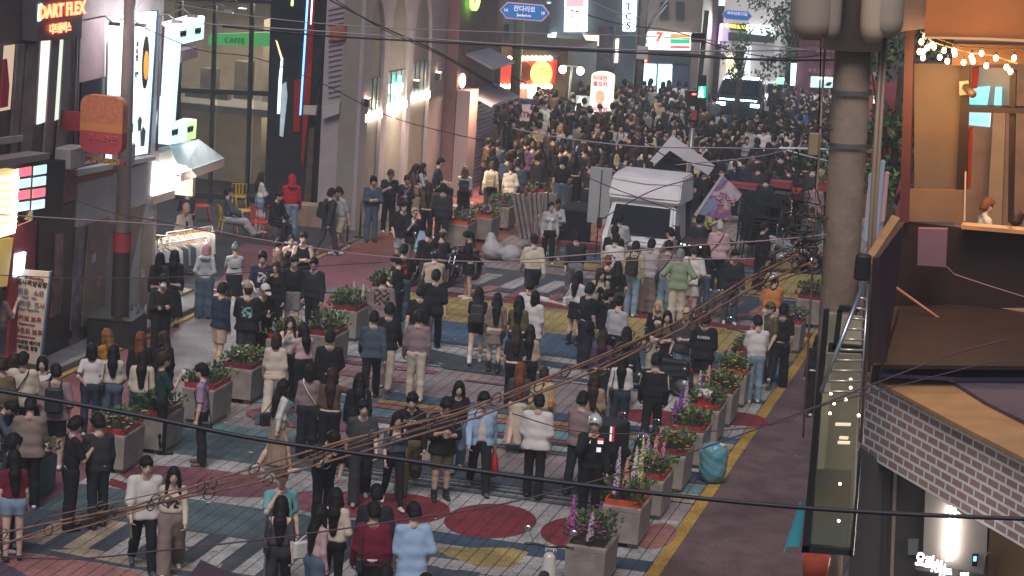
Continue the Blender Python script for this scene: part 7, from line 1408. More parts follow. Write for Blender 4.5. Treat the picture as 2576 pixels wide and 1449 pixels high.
# ---------------------------------------------------------------- two-wheelers
def torus(b,c,R,r,M=None,n=22,m=8):
 vs = [];fs = []
 for i in range(n):
  a = 2*math.pi*i/n
  for j in range(m): p = 2*math.pi*j/m;v = Vector((r*math.sin(p),(R+r*math.cos(p))*math.cos(a),(R+r*math.cos(p))*math.sin(a)));vs.append(v+Vector(c))
 for i in range(n):
  for j in range(m): fs.append((i*m+j,((i+1) % n)*m+j,((i+1) % n)*m+(j+1) % m,i*m+(j+1) % m))
 s_ = b.smooth;b.smooth = True;b._add(vs,fs);b.smooth = s_
def motorbike(px,py,rz,label,body,seat=(0.015,0.015,0.017),box=None,scooter=True,chrome=False,screen=None,plate=True,loc=None):
 g = loc or at(px,py);t = empty("motor_scooter" if scooter else "motorbike",tuple(g),R_(rz),label,"scooter" if scooter else "motorbike")
 bm_ = nmat("bike_%02x%02x%02x" % tuple(int(q*255) for q in body),body,0.25,coat=0.5);st = nmat("seat_black",seat,0.5);ch = nmat("chrome",(0.6,0.6,0.62),0.12,metal=1.0)
 R = 0.25 if scooter else 0.30
 for yy in (-0.62,0.66): b = MB();torus(b,(0,yy,R),R-0.05,0.055);w_ = b.build("tyre",BLK,t);b = MB();b.tube([(-0.03,yy,R),(0.03,yy,R)],R-0.09,16);b.build("rim",ch if chrome else GREYM,w_)
 b = MB();[b.tube([(sx*0.06,0.62,R),(sx*0.07,0.50,0.62),(sx*0.05,0.42,0.92)],0.022,6) for sx in (-1,1)];b.build("fork",ch,t)
 if scooter:
  blob(t,"body_shell",bm_,[((0,-0.65,0.56),(0,-0.15,0.50),0.13,0.14,0.05),((0,-0.1,0.30),(0,0.30,0.27),0.14,0.14,0.05),((0,0.38,0.30),(0,0.43,0.80),0.15,0.09,0.06),((0,0.66,0.50),(0,0.56,0.50),0.07,0.08,0.05)],0.03,(((0,0,0.18),(0,0,-1)),),None,lo=(-0.35,-0.95,0.1),hi=(0.35,0.95,1.1))
 else:
  blob(t,"body_shell",bm_,[((0,-0.05,0.62),(0,0.30,0.80),0.13,0.14,0.05),((0,-0.60,0.70),(0,-0.25,0.62),0.07,0.11,0.05),((0,-0.1,0.40),(0,0.25,0.42),0.15,0.15,0.05),((0,0.42,0.85),(0,0.55,0.95),0.12,0.07,0.05)],0.03,(),None,lo=(-0.35,-0.95,0.1),hi=(0.35,0.95,1.3))
  b = MB();b.rbox((0,0.05,0.36),(0.34,0.5,0.3),0.06);b.tube([(0.14,0.3,0.3),(0.17,-0.2,0.25),(0.19,-0.75,0.38)],0.045,8);b.build("engine",ch if chrome else DARK,t)
 blob(t,"seat",st,[((0,-0.66,0.70),(0,-0.05,0.69),0.075,0.08,0.04)],0.03,(),None,lo=(-0.3,-0.95,0.5),hi=(0.3,0.3,1.0))
 b = MB();b.tube([(-0.34,0.28,1.02),(-0.2,0.38,1.0),(0,0.42,0.96),(0.2,0.38,1.0),(0.34,0.28,1.02)],0.017,7);b.build("handlebar",BLK,t)
 for sx in (-1,1): m_ = MB();m_.tube([(sx*0.22,0.37,1.0),(sx*0.3,0.36,1.18)],0.008,5);m_.ell((sx*0.32,0.35,1.22),(0.065,0.015,0.045),10,6);m_.build("mirror",ch,t)
 b = MB();b.ell((0,0.53,0.88),(0.09,0.07,0.08));b.build("headlight",nmat("lens_off",(0,0,0)),t);b = MB();b.rbox((0,-0.80,0.60),(0.14,0.05,0.07),0.02);b.build("tail_light",nmat("tail_red",(0.35,0.01,0.01),0.3),t)
 if plate: b = MB();b.box((0,-0.86,0.42),(0.2,0.01,0.12),M=Matrix.Rotation(R_(-15),3,'X'));b.build("number_plate",nmat("plate_white",(0.5,0.48,0.46),0.5),t)
 if screen: b = MB();b._add([(-0.17,0.46,0.95),(0.17,0.46,0.95),(0.12,0.36,1.32),(-0.12,0.36,1.32),(-0.17,0.475,0.95),(0.17,0.475,0.95),(0.12,0.375,1.32),(-0.12,0.375,1.32)],[(0,1,2,3),(7,6,5,4)]);b.build("windshield",nmat("screen_%d" % int(screen[2]*100),screen,0.1,alpha=0.7),t)
 if box:
  x_ = MB();x_.rbox((0,-0.72,1.12),(0.52,0.5,0.50),0.05);k_ = x_.build("delivery_box",nmat("box_black",(0.018,0.018,0.02),0.5),t)
  y_ = MB()
  y_.mi = 0;y_.box((0.16,-0.975,1.22),(0.035,0.01,0.24));y_.box((-0.19,-0.975,0.92),(0.05,0.01,0.05));y_.box((0.0,-0.975,0.92),(0.05,0.01,0.05));y_.mi = 1;y_.box((0.205,-0.975,1.22),(0.03,0.01,0.24));y_.box((0.14,-0.975,0.90),(0.05,0.01,0.04));y_.build("reflector",[nmat("refl_white",(0.8,0.75,0.75),0.4,emit=(0.8,0.7,0.7),es=0.5),nmat("refl_red",(0.6,0.03,0.05),0.4,emit=(0.7,0.03,0.06),es=0.3)],t)
  y_ = MB();y_._add([(-0.20,-0.98,1.34),(-0.06,-0.98,1.28),(-0.12,-0.98,1.12)],[(0,1,2)]);y_.build("white_mark",nmat("mark_w",(0.5,0.5,0.5),0.5),t)
 return t
motorbike(1572,1238,-16,"black delivery scooter with big black top box behind the helmeted rider",(0.02,0.02,0.022),box=True)
hb_ = at(1385,1372,1.0);motorbike(0,0,6,"cream and white scooter with black handlebars cut by the bottom edge",(0.55,0.53,0.50),plate=False,loc=(hb_.x+0.03,hb_.y-0.38,0))
motorbike(1848,960,-8,"black scooter with white number plate parked by the orange-shirted man",(0.02,0.022,0.026),seat=(0.02,0.02,0.02))
motorbike(1085,715,150,"cyan-blue sports motorbike under the person in beige sweatshirt",(0.02,0.35,0.42),scooter=False,screen=(0.3,0.4,0.6),chrome=True)
motorbike(1160,715,165,"black motorbike with chrome parts behind the woman in black dress",(0.03,0.035,0.04),scooter=False,chrome=True)
motorbike(1985,690,110,"silver and black motorbike under the cables at the far right",(0.25,0.26,0.28),scooter=False,chrome=True)
motorbike(1640,990,80,"dark scooter lying in shade behind the blonde woman and friends",(0.02,0.02,0.024),plate=False)
def car(px,py,rz,label,col,taxi=False,lights=(0.6,0.95,1.0),L=4.5,H=1.7,W_=1.85):
 g = at(px,py);t = empty("parked_car" if not taxi else "taxi",tuple(g),R_(rz),label,"car");cp = nmat("carpaint_%d" % int(col[0]*100),col,0.2,coat=0.6)
 prof = [(-L/2,0.35),(-L/2,0.85),(-L/2+0.9,1.02),(-L/2+1.6,H-0.05),(0.4,H),(L/2-0.6,H-0.15),(L/2-0.1,1.0),(L/2,0.4)];n = len(prof);b = MB()
 vs = [(-W_/2*(0.82 if z > 1.1 else 1),y,z) for y,z in prof]+[(W_/2*(0.82 if z > 1.1 else 1),y,z) for y,z in prof];b._add(vs,[tuple(range(n)),tuple(range(2*n-1,n-1,-1))]+[(i,n+i,n+(i+1) % n,(i+1) % n) for i in range(n)]);o = b.build("body",cp,t)
 bm = bmesh.new();bm.from_mesh(o.data);bmesh.ops.recalc_face_normals(bm,faces=bm.faces);bmesh.ops.bevel(bm,geom=bm.edges[:],offset=0.07,segments=2,affect='EDGES');bm.to_mesh(o.data);bm.free()
 y0,z0,y1,z1 = -L/2+0.95,1.08,-L/2+1.52,H-0.12;k = W_/2*0.76;b = MB();b._add([(-k*1.1,y0,z0+0.02),(k*1.1,y0,z0+0.02),(k,y1,z1+0.03),(-k,y1,z1+0.03)],[(0,1,2,3)]);b.v = [(a,c-0.035,d+0.02) for a,c,d in b.v];b.build("windscreen",nmat("glass_dark",(0,0,0)),t)
 for sx in (-1,1):
  b = MB();b.rbox((sx*W_*0.37,-L/2-0.01,0.78),(0.36,0.08,0.12),0.02);b.build("headlight",glow("headlamp",lights,9) if not taxi else nmat("lens_off",(0,0,0)),t)
  for yy in (-L/2+0.85,L/2-0.85): b = MB();b.tube([(sx*(W_/2-0.2),yy,0.33),(sx*(W_/2+0.01),yy,0.33)],0.33,16);b.build("wheel",BLK,t)
  b = MB();b._add([(sx*W_/2*0.93,-L/2+1.2,1.08),(sx*W_/2*0.93,L/2-0.6,1.05),(sx*W_/2*0.85,L/2-0.9,H-0.18),(sx*W_/2*0.85,-L/2+1.75,H-0.14)],[(0,1,2,3)]);b.build("side_window",nmat("glass_dark",(0,0,0)),t)
 b = MB();b.box((0,-L/2-0.03,0.60),(0.52,0.02,0.12));b.build("number_plate",nmat("plate_white",(0,0,0)),t)
 if taxi: b = MB();b.rbox((0,0,H+0.08),(0.5,0.2,0.14),0.03);b.build("roof_lamp",glow("taxi_green",(0.1,1.0,0.35),5),t)
 return t
c_ = car(1855,300,6,"dark blue four-wheel-drive car with bright cold headlights facing the crowd",(0.015,0.025,0.04));c_.location.y += 0.5
b = MB();b.box((0,-2.3,0.98),(1.5,0.04,0.05));b.build("light_bar",glow("headlamp",(0,0,0),0),c_)
car(1962,292,14,"white taxi with glowing green roof lamp behind the crowd",(0.5,0.5,0.5),taxi=True,H=1.45)
# ---------------------------------------------------------------- trees
def tree(x,y,h,r,label,n=1500,tc=0.35,z0=2.0,seed=1,leaf=0.2,zs=1.0):
 rg = random.Random(seed);t = empty("street_tree",(x,y,0),0,label,"tree");b = MB();b.tube([(0,0,-0.05),(0.1,0,h*0.4),(0.05,0.1,h*0.75)],0.16,9,r2=0.06)
 for k in range(6): a = k*1.1;b.tube([(0.08,0,h*0.42+k*0.15),(r*0.6*math.cos(a),r*0.6*math.sin(a),h*0.7+k*0.1)],0.05,6,r2=0.02)
 b.build("trunk",nmat("bark",(0.08,0.055,0.045),0.9,noise=0.4),t);b = MB();cl = [Vector((rg.gauss(0,r*0.5),rg.gauss(0,r*0.5),z0+rg.random()*(h-z0)*zs)) for _ in range(26)]
 for i in range(n):
  c = rg.choice(cl)+Vector((rg.gauss(0,r*0.17),rg.gauss(0,r*0.17),rg.gauss(0,r*0.15)));b.mi = rg.choice((0,1,1,2));leaf_quad(b,c,Vector((rg.random()-.5,rg.random()-.5,rg.random()-.6)),leaf*0.28,leaf)
 b.build("crown",LEAF,t);return t
p = atY(1985,95,95);tree(p.x,95,6.2,1.5,"bushy green street tree beyond the crossing near the taxi",seed=3)
p = atY(2270,70,45);tree(p.x,45,9.0,1.6,"leafy lit tree behind the transformer cans at top right",n=3000,seed=5,z0=4.6,leaf=0.16)
p = atY(1820,110,86);tree(p.x,90,4.2,0.55,"slim dark street tree right of the green walking signal",n=600,seed=9,z0=1.9,leaf=0.15)
# ---------------------------------------------------------------- people
COL = dict(black=(0.016,0.017,0.021),ink=(0.022,0.026,0.035),navy=(0.022,0.035,0.07),dgrey=(0.06,0.06,0.068),grey=(0.20,0.20,0.215),lgrey=(0.38,0.38,0.40),white=(0.60,0.58,0.57),cream=(0.56,0.49,0.40),beige=(0.42,0.34,0.26),
 tan=(0.33,0.24,0.17),brown=(0.11,0.07,0.055),olive=(0.12,0.10,0.055),khaki=(0.24,0.20,0.14),dgreen=(0.02,0.05,0.05),green=(0.24,0.30,0.20),teal=(0.16,0.37,0.40),blue=(0.05,0.12,0.30),slate=(0.06,0.085,0.115),denim=(0.085,0.125,0.175),ldenim=(0.22,0.31,0.40),ddenim=(0.035,0.05,0.075),
 sky=(0.32,0.47,0.66),lilac=(0.35,0.25,0.38),mauve=(0.25,0.18,0.19),pink=(0.50,0.34,0.36),maroon=(0.12,0.015,0.03),burgundy=(0.15,0.015,0.035),red=(0.40,0.02,0.03),orange=(0.55,0.22,0.08),yellow=(0.46,0.40,0.24),lemon=(0.46,0.48,0.20),mustard=(0.38,0.20,0.03),charcoal=(0.035,0.036,0.042),taupe=(0.22,0.17,0.15),purple=(0.09,0.05,0.12),skin=(0.44,0.28,0.21),gold=(0.5,0.32,0.1))
CN = dict(dgrey='dark grey',lgrey='light grey',dgreen='dark green',ldenim='pale denim',ddenim='dark denim',sky='light blue',ink='blue-black')
HC = dict(k=(0.008,0.007,0.008),b=(0.035,0.018,0.012),r=(0.20,0.085,0.035),y=(0.52,0.38,0.22),p=(0.50,0.22,0.26),g=(0.22,0.24,0.26),a=(0.16,0.05,0.02),w=(0.50,0.46,0.42))
TOPS = dict(tee=(.015,.44,.91,.078),fit=(.007,.40,1.0,.085),big=(.026,.52,.85,.08),long=(.010,1,.94,.078),crop=(.012,1,1.04,.085),sweat=(.018,1,.91,.078),jac=(.023,1,.90,.085),shirt=(.020,1,.87,.08),tank=(.008,0,.96,.10),cor=(.003,0,1.02,.13),off=(.008,.5,1.05,.16),dress=(.02,1,.86,.085),bomb=(.030,1,.98,.085))
BOTS = dict(tr=('trousers',.006),wd=('wide',.012),sl=('slim',0),sh=('shorts',.018),ht=('hot',.01),sk=('skirt',0),mi=('mini',0),md=('midi',0),bg=('wide',.03))
def hairmat(c): return nmat("hair_"+c,HC[c],0.55,noise=0.3,nscale=14,bump=0.6,bscale=60,spec=0.25)
def dress_o(me,name,mat,par,mat2=None):
 o = bpy.data.objects.new(name,me);link(o,par)
 for i,m in enumerate([mat]+([mat2] if mat2 is not None else [])):
  if i < len(o.material_slots): o.material_slots[i].link = 'OBJECT';o.material_slots[i].material = m
 return o
def seedof(*a): return sum((i+3)*int(abs(v)*7+i) for i,v in enumerate(a))
NP = [0]
def person(x,y,sex,face,pose,hair,top,bot,label,ex="",shoes='white',res=None,group=None,h=None,ground=None,skin=None,top_z=None):
 """x, y = where the top of the head is seen; the feet are put on the ground below it"""
 fem = sex == 'f';rs = RES[0] if res is None else res;sd = seedof(x,y);rg = random.Random(sd)
 if pose == 's': pose = ('s','s4','s5','s2','s6')[sd % 5]
 if h is None: h = (1.63 if fem else 1.75)
 sk = Skel(pose,fem,h);zt = sk.head(0,0,0.225)[2]
 g = at(x,y,zt if top_z is None else top_z);gz = 0.0 if top_z is None else top_z-zt
 hx = sk.head(0,0,0.2);rz = -math.atan2(g.x,g.y)-math.radians(face)
 gx = g.x-(hx[0]*math.cos(rz)-hx[1]*math.sin(rz));gy = g.y-(hx[0]*math.sin(rz)+hx[1]*math.cos(rz))
 me,_ = m_body(pose,fem,h,rs);sm = SKINS[skin] if skin is not None else SKINS[rg.choice((0,0,0,1))]
 p = dress_o(me,"person",sm,None);p.location = (gx,gy,gz+0.012);p.rotation_euler = (0,0,rz);tag(p,label,"person",group);NP[0] += 1
 E = [e.split(':') for e in ex.split()] if ex else [];ek = {e[0]: e for e in E}
 tk,tc = top.split(':')[:2];L,sl,hem,nk = TOPS[tk]
 if 'sleeve' in ek: sl = float(ek['sleeve'][1])
 if 'hem' in ek: hem = float(ek['hem'][1])
 prnt = None;m2 = None
 if 'print' in ek and rs < 0.03: side = -1 if ek['print'][2] == 'b' else 1;w_ = float(ek['print'][3]) if len(ek['print']) > 3 else 0.11;prnt = (side,-w_,w_,1.12,1.12+w_*2.0);m2 = cloth(COL[ek['print'][1]])
 if 'inner' in ek: dress_o(m_top(pose,fem,h,rs,0.006,.3,0.95,.09),"inner_shirt",cloth(COL[ek['inner'][1]]),p)
 v = sd % 2 if rs < 0.03 else 0
 dress_o(m_top(pose,fem,h,rs,L,sl,hem,nk,v,hood='hoodie' in ek,strap=tk in ('tank','cor'),open_='inner' in ek,prnt=prnt),{'jac': 'jacket','bomb': 'jacket','dress': 'dress_top','tee': 'shirt','big': 'shirt'}.get(tk,'top'),cloth(COL[tc]),p,m2)
 bk,bc = bot.split(':');kind,lo_ = BOTS[bk];wst = 1.07 if hem >= 0.98 else hem+0.08
 dress_o(m_bot(pose,fem,h,rs,kind,lo_,v,wst),{'sk': 'skirt','mi': 'skirt','md': 'skirt','sh': 'shorts','ht': 'shorts'}.get(bk,'trousers'),cloth(COL[bc]),p)
 boot = 0.75 if 'boots' in ek else (0.35 if 'anklets' in ek else 0.0)
 for q in m_shoes(pose,fem,h,rs,boot): dress_o(q,"boot" if boot else "shoe",nmat("shoe_"+shoes,COL[shoes],0.5),p)
 if rs < 0.03: link(bpy.data.objects.new("face",m_face(pose,fem,h)),p)
 hs,hc = hair.split(':')
 if hs != 'bald': dress_o(m_hair(pose,fem,h,rs,hs,v),"hood" if hs == 'hood' else "hair",cloth(COL[tc]) if hs == 'hood' else hairmat(hc),p)
 k = sk.k;M = p.matrix_basis.copy()
 def cap_(kind,c,nm): return dress_o(m_cap(pose,fem,h,kind),nm,c,p)
 if 'cap' in ek: cap_('cap',cloth(COL[ek['cap'][1]]),'cap')
 if 'capb' in ek: cap_('beanie',cloth(COL[ek['capb'][1]]),'cap')
 if 'band' in ek: cap_('band',cloth(COL[ek['band'][1]]),'headband')
 if 'helmet' in ek: cap_('helmet',nmat("helmet_"+ek['helmet'][1],(0.55,0.58,0.56) if ek['helmet'][1] == 'silver' else (0.02,0.02,0.025),0.2,metal=0.3 if ek['helmet'][1] == 'silver' else 0),'helmet')
 hd = sk.head
 if 'mask' in ek:
  b = MB();b.ell(hd(0,0.07,0.035),(0.066*k,0.056*k,0.05*k),12,8);b.build("face_mask",nmat("mask_white",(0.62,0.60,0.60),0.7),p)
 if 'glasses' in ek:
  b = MB()
  for q in (-1,1): b.tube([hd(q*0.032+0.024*math.cos(a),0.108,0.092+0.019*math.sin(a)) for a in [2*math.pi*i/10 for i in range(11)]],0.003,4,cap=False);b.tube([hd(q*0.056,0.104,0.095),hd(q*0.085,0.0,0.095)],0.0025,4)
  b.tube([hd(-0.008,0.112,0.095),hd(0.008,0.112,0.095)],0.003,4);b.build("glasses",BLK,p)
 if 'belt' in ek: b = MB();b.lathe([(0.135*k,-0.02),(0.137*k,0.02)],sk.up(0,0,0.98),18,Matrix.Diagonal(Vector((1.0,0.85,1))));b.build("belt",nmat("belt_white",(0.55,0.53,0.52),0.5),p)
 if 'stripes' in ek:
  b = MB()
  for q in (-1,1): S,E2,Wr,u,fo = sk.arm[q];o_ = np.array([q*0.045,-0.03,0.03]);b.tube([sk.up(q*0.06,-0.085,1.44),S+o_,E2+o_*0.9,E2*0.4+Wr*0.6+o_*0.6],0.022*k,6)
  b.build("sleeve_stripe",cloth(COL['cream']),p)
 if 'ringer' in ek:
  b = MB()
  for q in (-1,1): S,E2,Wr,u,fo = sk.arm[q];c = S+(E2-S)*sl*2;b.tube([c-u*0.008,c+u*0.012],0.062*k,12,cap=False)
  if 'band2' in ek: b.lathe([(0.137*k,-0.01),(0.137*k,0.01)],sk.up(0,0,1.19),18,Matrix.Diagonal(Vector((1.0,0.8,1))))
  b.build("trim",nmat("trim_black",(0.02,0.02,0.025),0.7),p)
 if 'txt' in ek:
  tm = text_mesh(ek['txt'][1],0.075,0.003,0.003);sd_ = -1 if ek['txt'][2] == 'b' else 1;tm.materials.clear();tm.materials.append(nmat("print_white",(0.6,0.58,0.58),0.7))
  c = sk.up(0,0,1.30);y_ = (0.105 if fem else 0.118)+L*0.9
  Mx = Matrix(((-sd_ if sd_ > 0 else 1,0,0,c[0]),(0,0,sd_,c[1]+sd_*y_*k),(0,1,0,c[2]),(0,0,0,1)));tm.transform(Mx);link(bpy.data.objects.new("print",tm),p)
 if 'vest' in ek:
  b = MB()
  for q in (-1,1): b.box(sk.up(q*0.10,0.135,1.36),(0.09,0.02,0.05));b.mi = 1;b.box(sk.up(q*0.10,0.14,1.41),(0.09,0.02,0.03));b.mi = 0
  b.box(sk.up(-0.08,0.155,1.24),(0.07,0.02,0.07));b.build("reflector",[nmat("refl_white",(0,0,0)),nmat("refl_red",(0,0,0))],p)
 def short(): return " ".join(label.split(",")[0].split()[:9])
 def carried(b,nm,mats,lab,cat):
  o = b.build(nm,mats);o.matrix_world = M;o.location = p.location;o.rotation_euler = p.rotation_euler;return tag(o,lab,cat)
 for e in E:
  if e[0] == 'bp':
   b = MB();Bt = Matrix(sk.BT.tolist()).transposed();yb_ = 0.115+L;b.rbox(sk.up(0,-yb_-0.07,1.20),(0.29*k,0.15,0.42*k),0.06,M=Bt);b.rbox(sk.up(0,-yb_-0.155,1.12),(0.22*k,0.05,0.2*k),0.03,M=Bt)
   for q in (-1,1): b.tube([sk.up(q*0.09,-yb_,1.40),sk.up(q*0.10,0.0,1.475+L*0.6),sk.up(q*0.105,0.10+L,1.38),sk.up(q*0.12,0.06+L,1.16),sk.up(q*0.12,-yb_,1.06)],0.017,5)
   carried(b,"backpack",nmat("pack_"+e[1],COL[e[1]],0.6,noise=0.25,bump=0.4),"%s backpack worn by the %s" % (CN.get(e[1],e[1]),short()),"backpack")
  if e[0] == 'bag':
   q = 1 if e[2] == 'R' else -1;wd = float(e[3]) if len(e) > 3 else 0.26;zb = float(e[4]) if len(e) > 4 else 1.0
   b = MB();b.rbox(sk.up(q*0.17,-0.10-L,zb),(0.09,wd,wd*0.72),0.04);b.tube([sk.up(q*0.17,-0.10-L-wd*0.4,zb+wd*0.3),sk.up(q*0.14,-0.10-L,1.30),sk.up(q*0.135,-0.02,1.475+L*0.5),sk.up(q*0.15,0.09+L,1.30),sk.up(q*0.19,0.02,zb+wd*0.3)],0.010,5)
   carried(b,"shoulder_bag",nmat("bag_"+e[1],COL[e[1]],0.5,bump=0.4),"%s shoulder bag of the %s" % (CN.get(e[1],e[1]),short()),"bag")
  if e[0] == 'xb':          # crossbody strap with bag
   q = 1 if e[2] == 'R' else -1;b = MB();r_ = 0.112+L;b.tube([sk.up(q*0.16,-r_*0.7,1.02),sk.up(0,-r_-0.01,1.24),sk.up(-q*0.10,-0.09-L*0.5,1.42),sk.up(-q*0.11,0.0,1.48+L*0.6),sk.up(-q*0.08,r_*0.9,1.38),sk.up(q*0.05,r_+0.012,1.20),sk.up(q*0.17,0.05,1.02)],0.012,5);b.rbox(sk.up(q*0.20,-0.05,0.93),(0.08,0.24,0.18),0.03)
   carried(b,"crossbody_bag",nmat("bag_"+e[1],COL[e[1]],0.5,bump=0.4),"%s crossbody bag of the %s" % (CN.get(e[1],e[1]),short()),"bag")
  if e[0] in ('phone','cup','carry','flower'):
   q = 1 if (len(e) < 3 or e[2] == 'R') else -1;S,E2,Wr,u,fo = sk.arm[q];hpnt = Wr+fo*0.10*k;b = MB()
   if e[0] == 'phone': b.rbox(hpnt+np.array([0,0.03,0.02]),(0.075,0.012,0.15),0.005,M=Matrix.Rotation(R_(-30),3,'X'));carried(b,"phone",glow("phone_lit",(0.8,0.95,1.0),4) if len(e) > 1 and e[1] == 'lit' else nmat("phone_dark",(0.02,0.02,0.03),0.2),"phone held by the %s" % short(),"phone")
   if e[0] == 'cup': b.lathe([(0.028,-0.05),(0.038,0.06)],hpnt+np.array([0,0.03,0.0]),12);carried(b,"paper_cup",nmat("cup_white",(0.6,0.58,0.56),0.6),"cup held by the %s" % short(),"cup")
   if e[0] == 'flower':
    for i in range(6): b.tube([hpnt,hpnt+np.array([rg.uniform(-.04,.04),rg.uniform(-.03,.05),-0.2])],0.008,5)
    carried(b,"flower_bunch",LEAF[2],"bunch of green stems held by the %s" % short(),"flowers")
   if e[0] == 'carry':
    kd,cc = e[1].split('-');c = hpnt+np.array([0,0,-0.28])
    if kd == 'bag': b.lathe([(0.10,-0.20),(0.13,-0.1),(0.10,0.08),(0.03,0.24),(0.02,0.26)],c,14,Matrix.Diagonal(Vector((0.7,1.2,1))))
    else: b.rbox(c,(0.08,0.26,0.32),0.01);b.tube([c+np.array([0,-0.06,0.16]),hpnt,c+np.array([0,0.06,0.16])],0.005,4)
    carried(b,"carrier_bag",nmat("carry_"+cc,COL[cc],0.35,noise=0.3,bump=0.5),"%s carrier bag held by the %s" % (CN.get(cc,cc),short()),"bag")
 return p
P_ = person
P_(3,712,'m',60,'cup','short:k','tee:taupe','tr:dgrey',"man in brown-grey tee cut by the left edge holding a cup beside the banner","cup:w:R")
P_(267,827,'f',-35,'fw','long2:r','sweat:mustard','tr:charcoal',"auburn-haired woman in mustard top, reaching over the black crate behind the left pole")
P_(355,834,'f',3,'s','long2:a','bomb:black','tr:ddenim',"woman with big auburn hair and black jacket, just above the cream blouse woman")
P_(410,834,'f',-40,'s2','long2:b','long:black','tr:black',"woman with long ombre brown hair in black, right of the auburn-haired one")
P_(232,862,'f',4,'bk1','bob:k','fit:white','tr:ddenim',"woman in white ringer tee, hand on her back pocket, black bob hair","ringer:x")
P_(287,865,'f',6,'s','long:k','crop:cream','tr:denim',"woman with long black hair in loose cream sweater and blue jeans at lower left","bag:black:L:0.2:0.98")
P_(360,880,'f',10,'s2','long2:k','bomb:cream','tr:ddenim',"woman in puffy cream blouse and dark jeans, black hair, small black bag","bag:black:R:0.16:1.0")
P_(412,886,'m',78,'cup','short:b','tee:dgreen','tr:black',"bearded man in dark green tee drinking from a bottle, sunglasses pushed up","glasses:x cup:x:R",'black',skin=1)
P_(107,895,'f',178,'s','bob:k','fit:black','tr:black',"woman with black bob facing camera in black top at lower left","inner:white")
P_(60,884,'m',10,'s','short:k','big:cream','tr:charcoal',"man in loose off-white shirt with dark shoulder strap, seen from behind at lower left","xb:black:L")
P_(40,888,'f',80,'s','bob:b','long:dgrey','tr:black',"person with round glasses half hidden behind the off-white shirt man","glasses:x")
P_(6,898,'m',20,'s','short:b','jac:olive','tr:black',"man in olive-brown jacket at the left edge below the tall banner")
P_(141,914,'m',6,'s','short:k','big:mauve','sh:black',"man in mauve shirt, seen from behind with a black backpack","bp:black")
P_(78,1000,'m',4,'ph','short:k','big:taupe','tr:black',"broad man in long taupe tee, head bowed, at lower left")
P_(44,1018,'f',110,'bd','short:k','shirt:slate','tr:charcoal',"bowing person in blue-grey sleeves tucked behind the taupe tee man")
P_(38,1092,'m',72,'s','curl:k','tee:dgreen','tr:black',"curly-haired man in dark green tee facing right at the left edge")
P_(36,1130,'f',-8,'s','long2:k','fit:burgundy','ht:ldenim',"woman in dark burgundy top and denim shorts, bare legs, at the lower left edge","",'black')
P_(200,1048,'m',72,'ph1','mid:k','tee:black','wd:black',"man in black tee with jacket slipping off his shoulders, hand at his chin","",'black')
P_(245,1040,'m',-22,'s','mid:k','jac:charcoal','tr:ink',"man in black leather jacket, back to camera, talking with the jacket-slipping man","",'black')
P_(370,1148,'m',172,'w2','short:k','big:white','tr:black',"man in white tee walking toward camera, hand in hand with a woman","flower:x:R",'slate')
P_(438,1174,'f',180,'w','long:k','crop:cream','bg:taupe',"woman in cargo trousers and white long sleeves holding the white tee man's hand","print:black:f:0.09")
P_(507,913,'m',-78,'s','short:k','tee:lilac','tr:ink',"man in lilac tee looking left, brown shoes, white cup in hand","cup:x:R bag:black:L:0.2:0.75",'brown')
P_(404,634,'f',20,'s','long:k','dress:charcoal','md:charcoal',"dark figure in a long charcoal coat beside the shop entrance","",'black')
P_(440,628,'f',12,'s','long2:k','dress:black','md:black',"woman with long black hair in long black dress in front of the clothes rail","",'black')
P_(410,692,'m',165,'ch','mid:k','sweat:black','wd:black',"person in all black with white face mask, hands clasped","mask:x",'black')
P_(520,613,'f',6,'bk','bob:p','sweat:lgrey','bg:denim',"pink-haired person in light grey hoodie, hands clasped behind","hoodie:x",'black')
P_(592,611,'f',-4,'fw','bun:g','fit:lgrey','sk:black',"person with grey-dyed bun, white striped tee and black flared skirt","ringer:x band2:x hem:1.03",'black')
P_(563,710,'m',48,'s2','short:k','shirt:navy','sh:beige',"man in navy shirt and beige shorts with black ankle boots","anklets:x",'black')
P_(626,713,'m',8,'s','crop:k','big:black','sh:charcoal',"man in olive cap and black tee with a teal print on the back","capb:khaki print:teal:b:0.10",'black')
P_(671,717,'m',150,'ph','crop:k','jac:black','tr:black',"man in white cap and black jacket looking down","cap:white phone:x:R",'black')
P_(661,632,'m',172,'s','mid:k','tee:navy','sh:lgrey',"man in navy tee with a white star-like print on the chest","print:white:f:0.10")
P_(695,657,'f',-165,'up','long:b','long:black','tr:black',"laughing brown-haired woman with her hand at her mouth","",'black')
P_(742,642,'m',178,'s','short:k','tee:black','sh:grey',"man in plain black tee and grey pleated shorts facing camera","sleeve:1")
P_(790,647,'m',-158,'s2','short:k','jac:ink','tr:black',"man in roomy blue-black jacket and trousers, right end of the chatting group","",'black')
P_(706,596,'f',62,'s','short:k','long:brown','tr:black',"short-haired person in sheer brown top turned away behind the laughing woman")
P_(734,589,'f',176,'s','pony:k','cor:black','tr:black',"woman in black sleeveless top with dark glasses beside the tank-top man","glasses:x")
P_(764,583,'m',178,'ch','short:k','tank:black','tr:black',"muscular man in black tank top holding a small white cup","cup:x:L")
P_(575,470,'m',82,'sit2','short:k','sweat:slate','bg:lgrey',"seated man in dark grey sweater with pale trousers, legs stretched to the right","",'white',h=1.72)
P_(660,432,'f',72,'ch','long:b','crop:white','ht:ldenim',"standing woman in white crop top and denim shorts by the glass wall","bag:black:L:0.26:0.95")
P_(705,480,'m',128,'sit','short:k','jac:black','tr:black',"seated man in black track jacket leaning on his knees on a red chair","",'white',h=1.72)
P_(735,437,'m',-10,'s','hood:k','sweat:red','tr:ldenim',"person in dark red hoodie with the hood up, by the glass wall","hoodie:x")
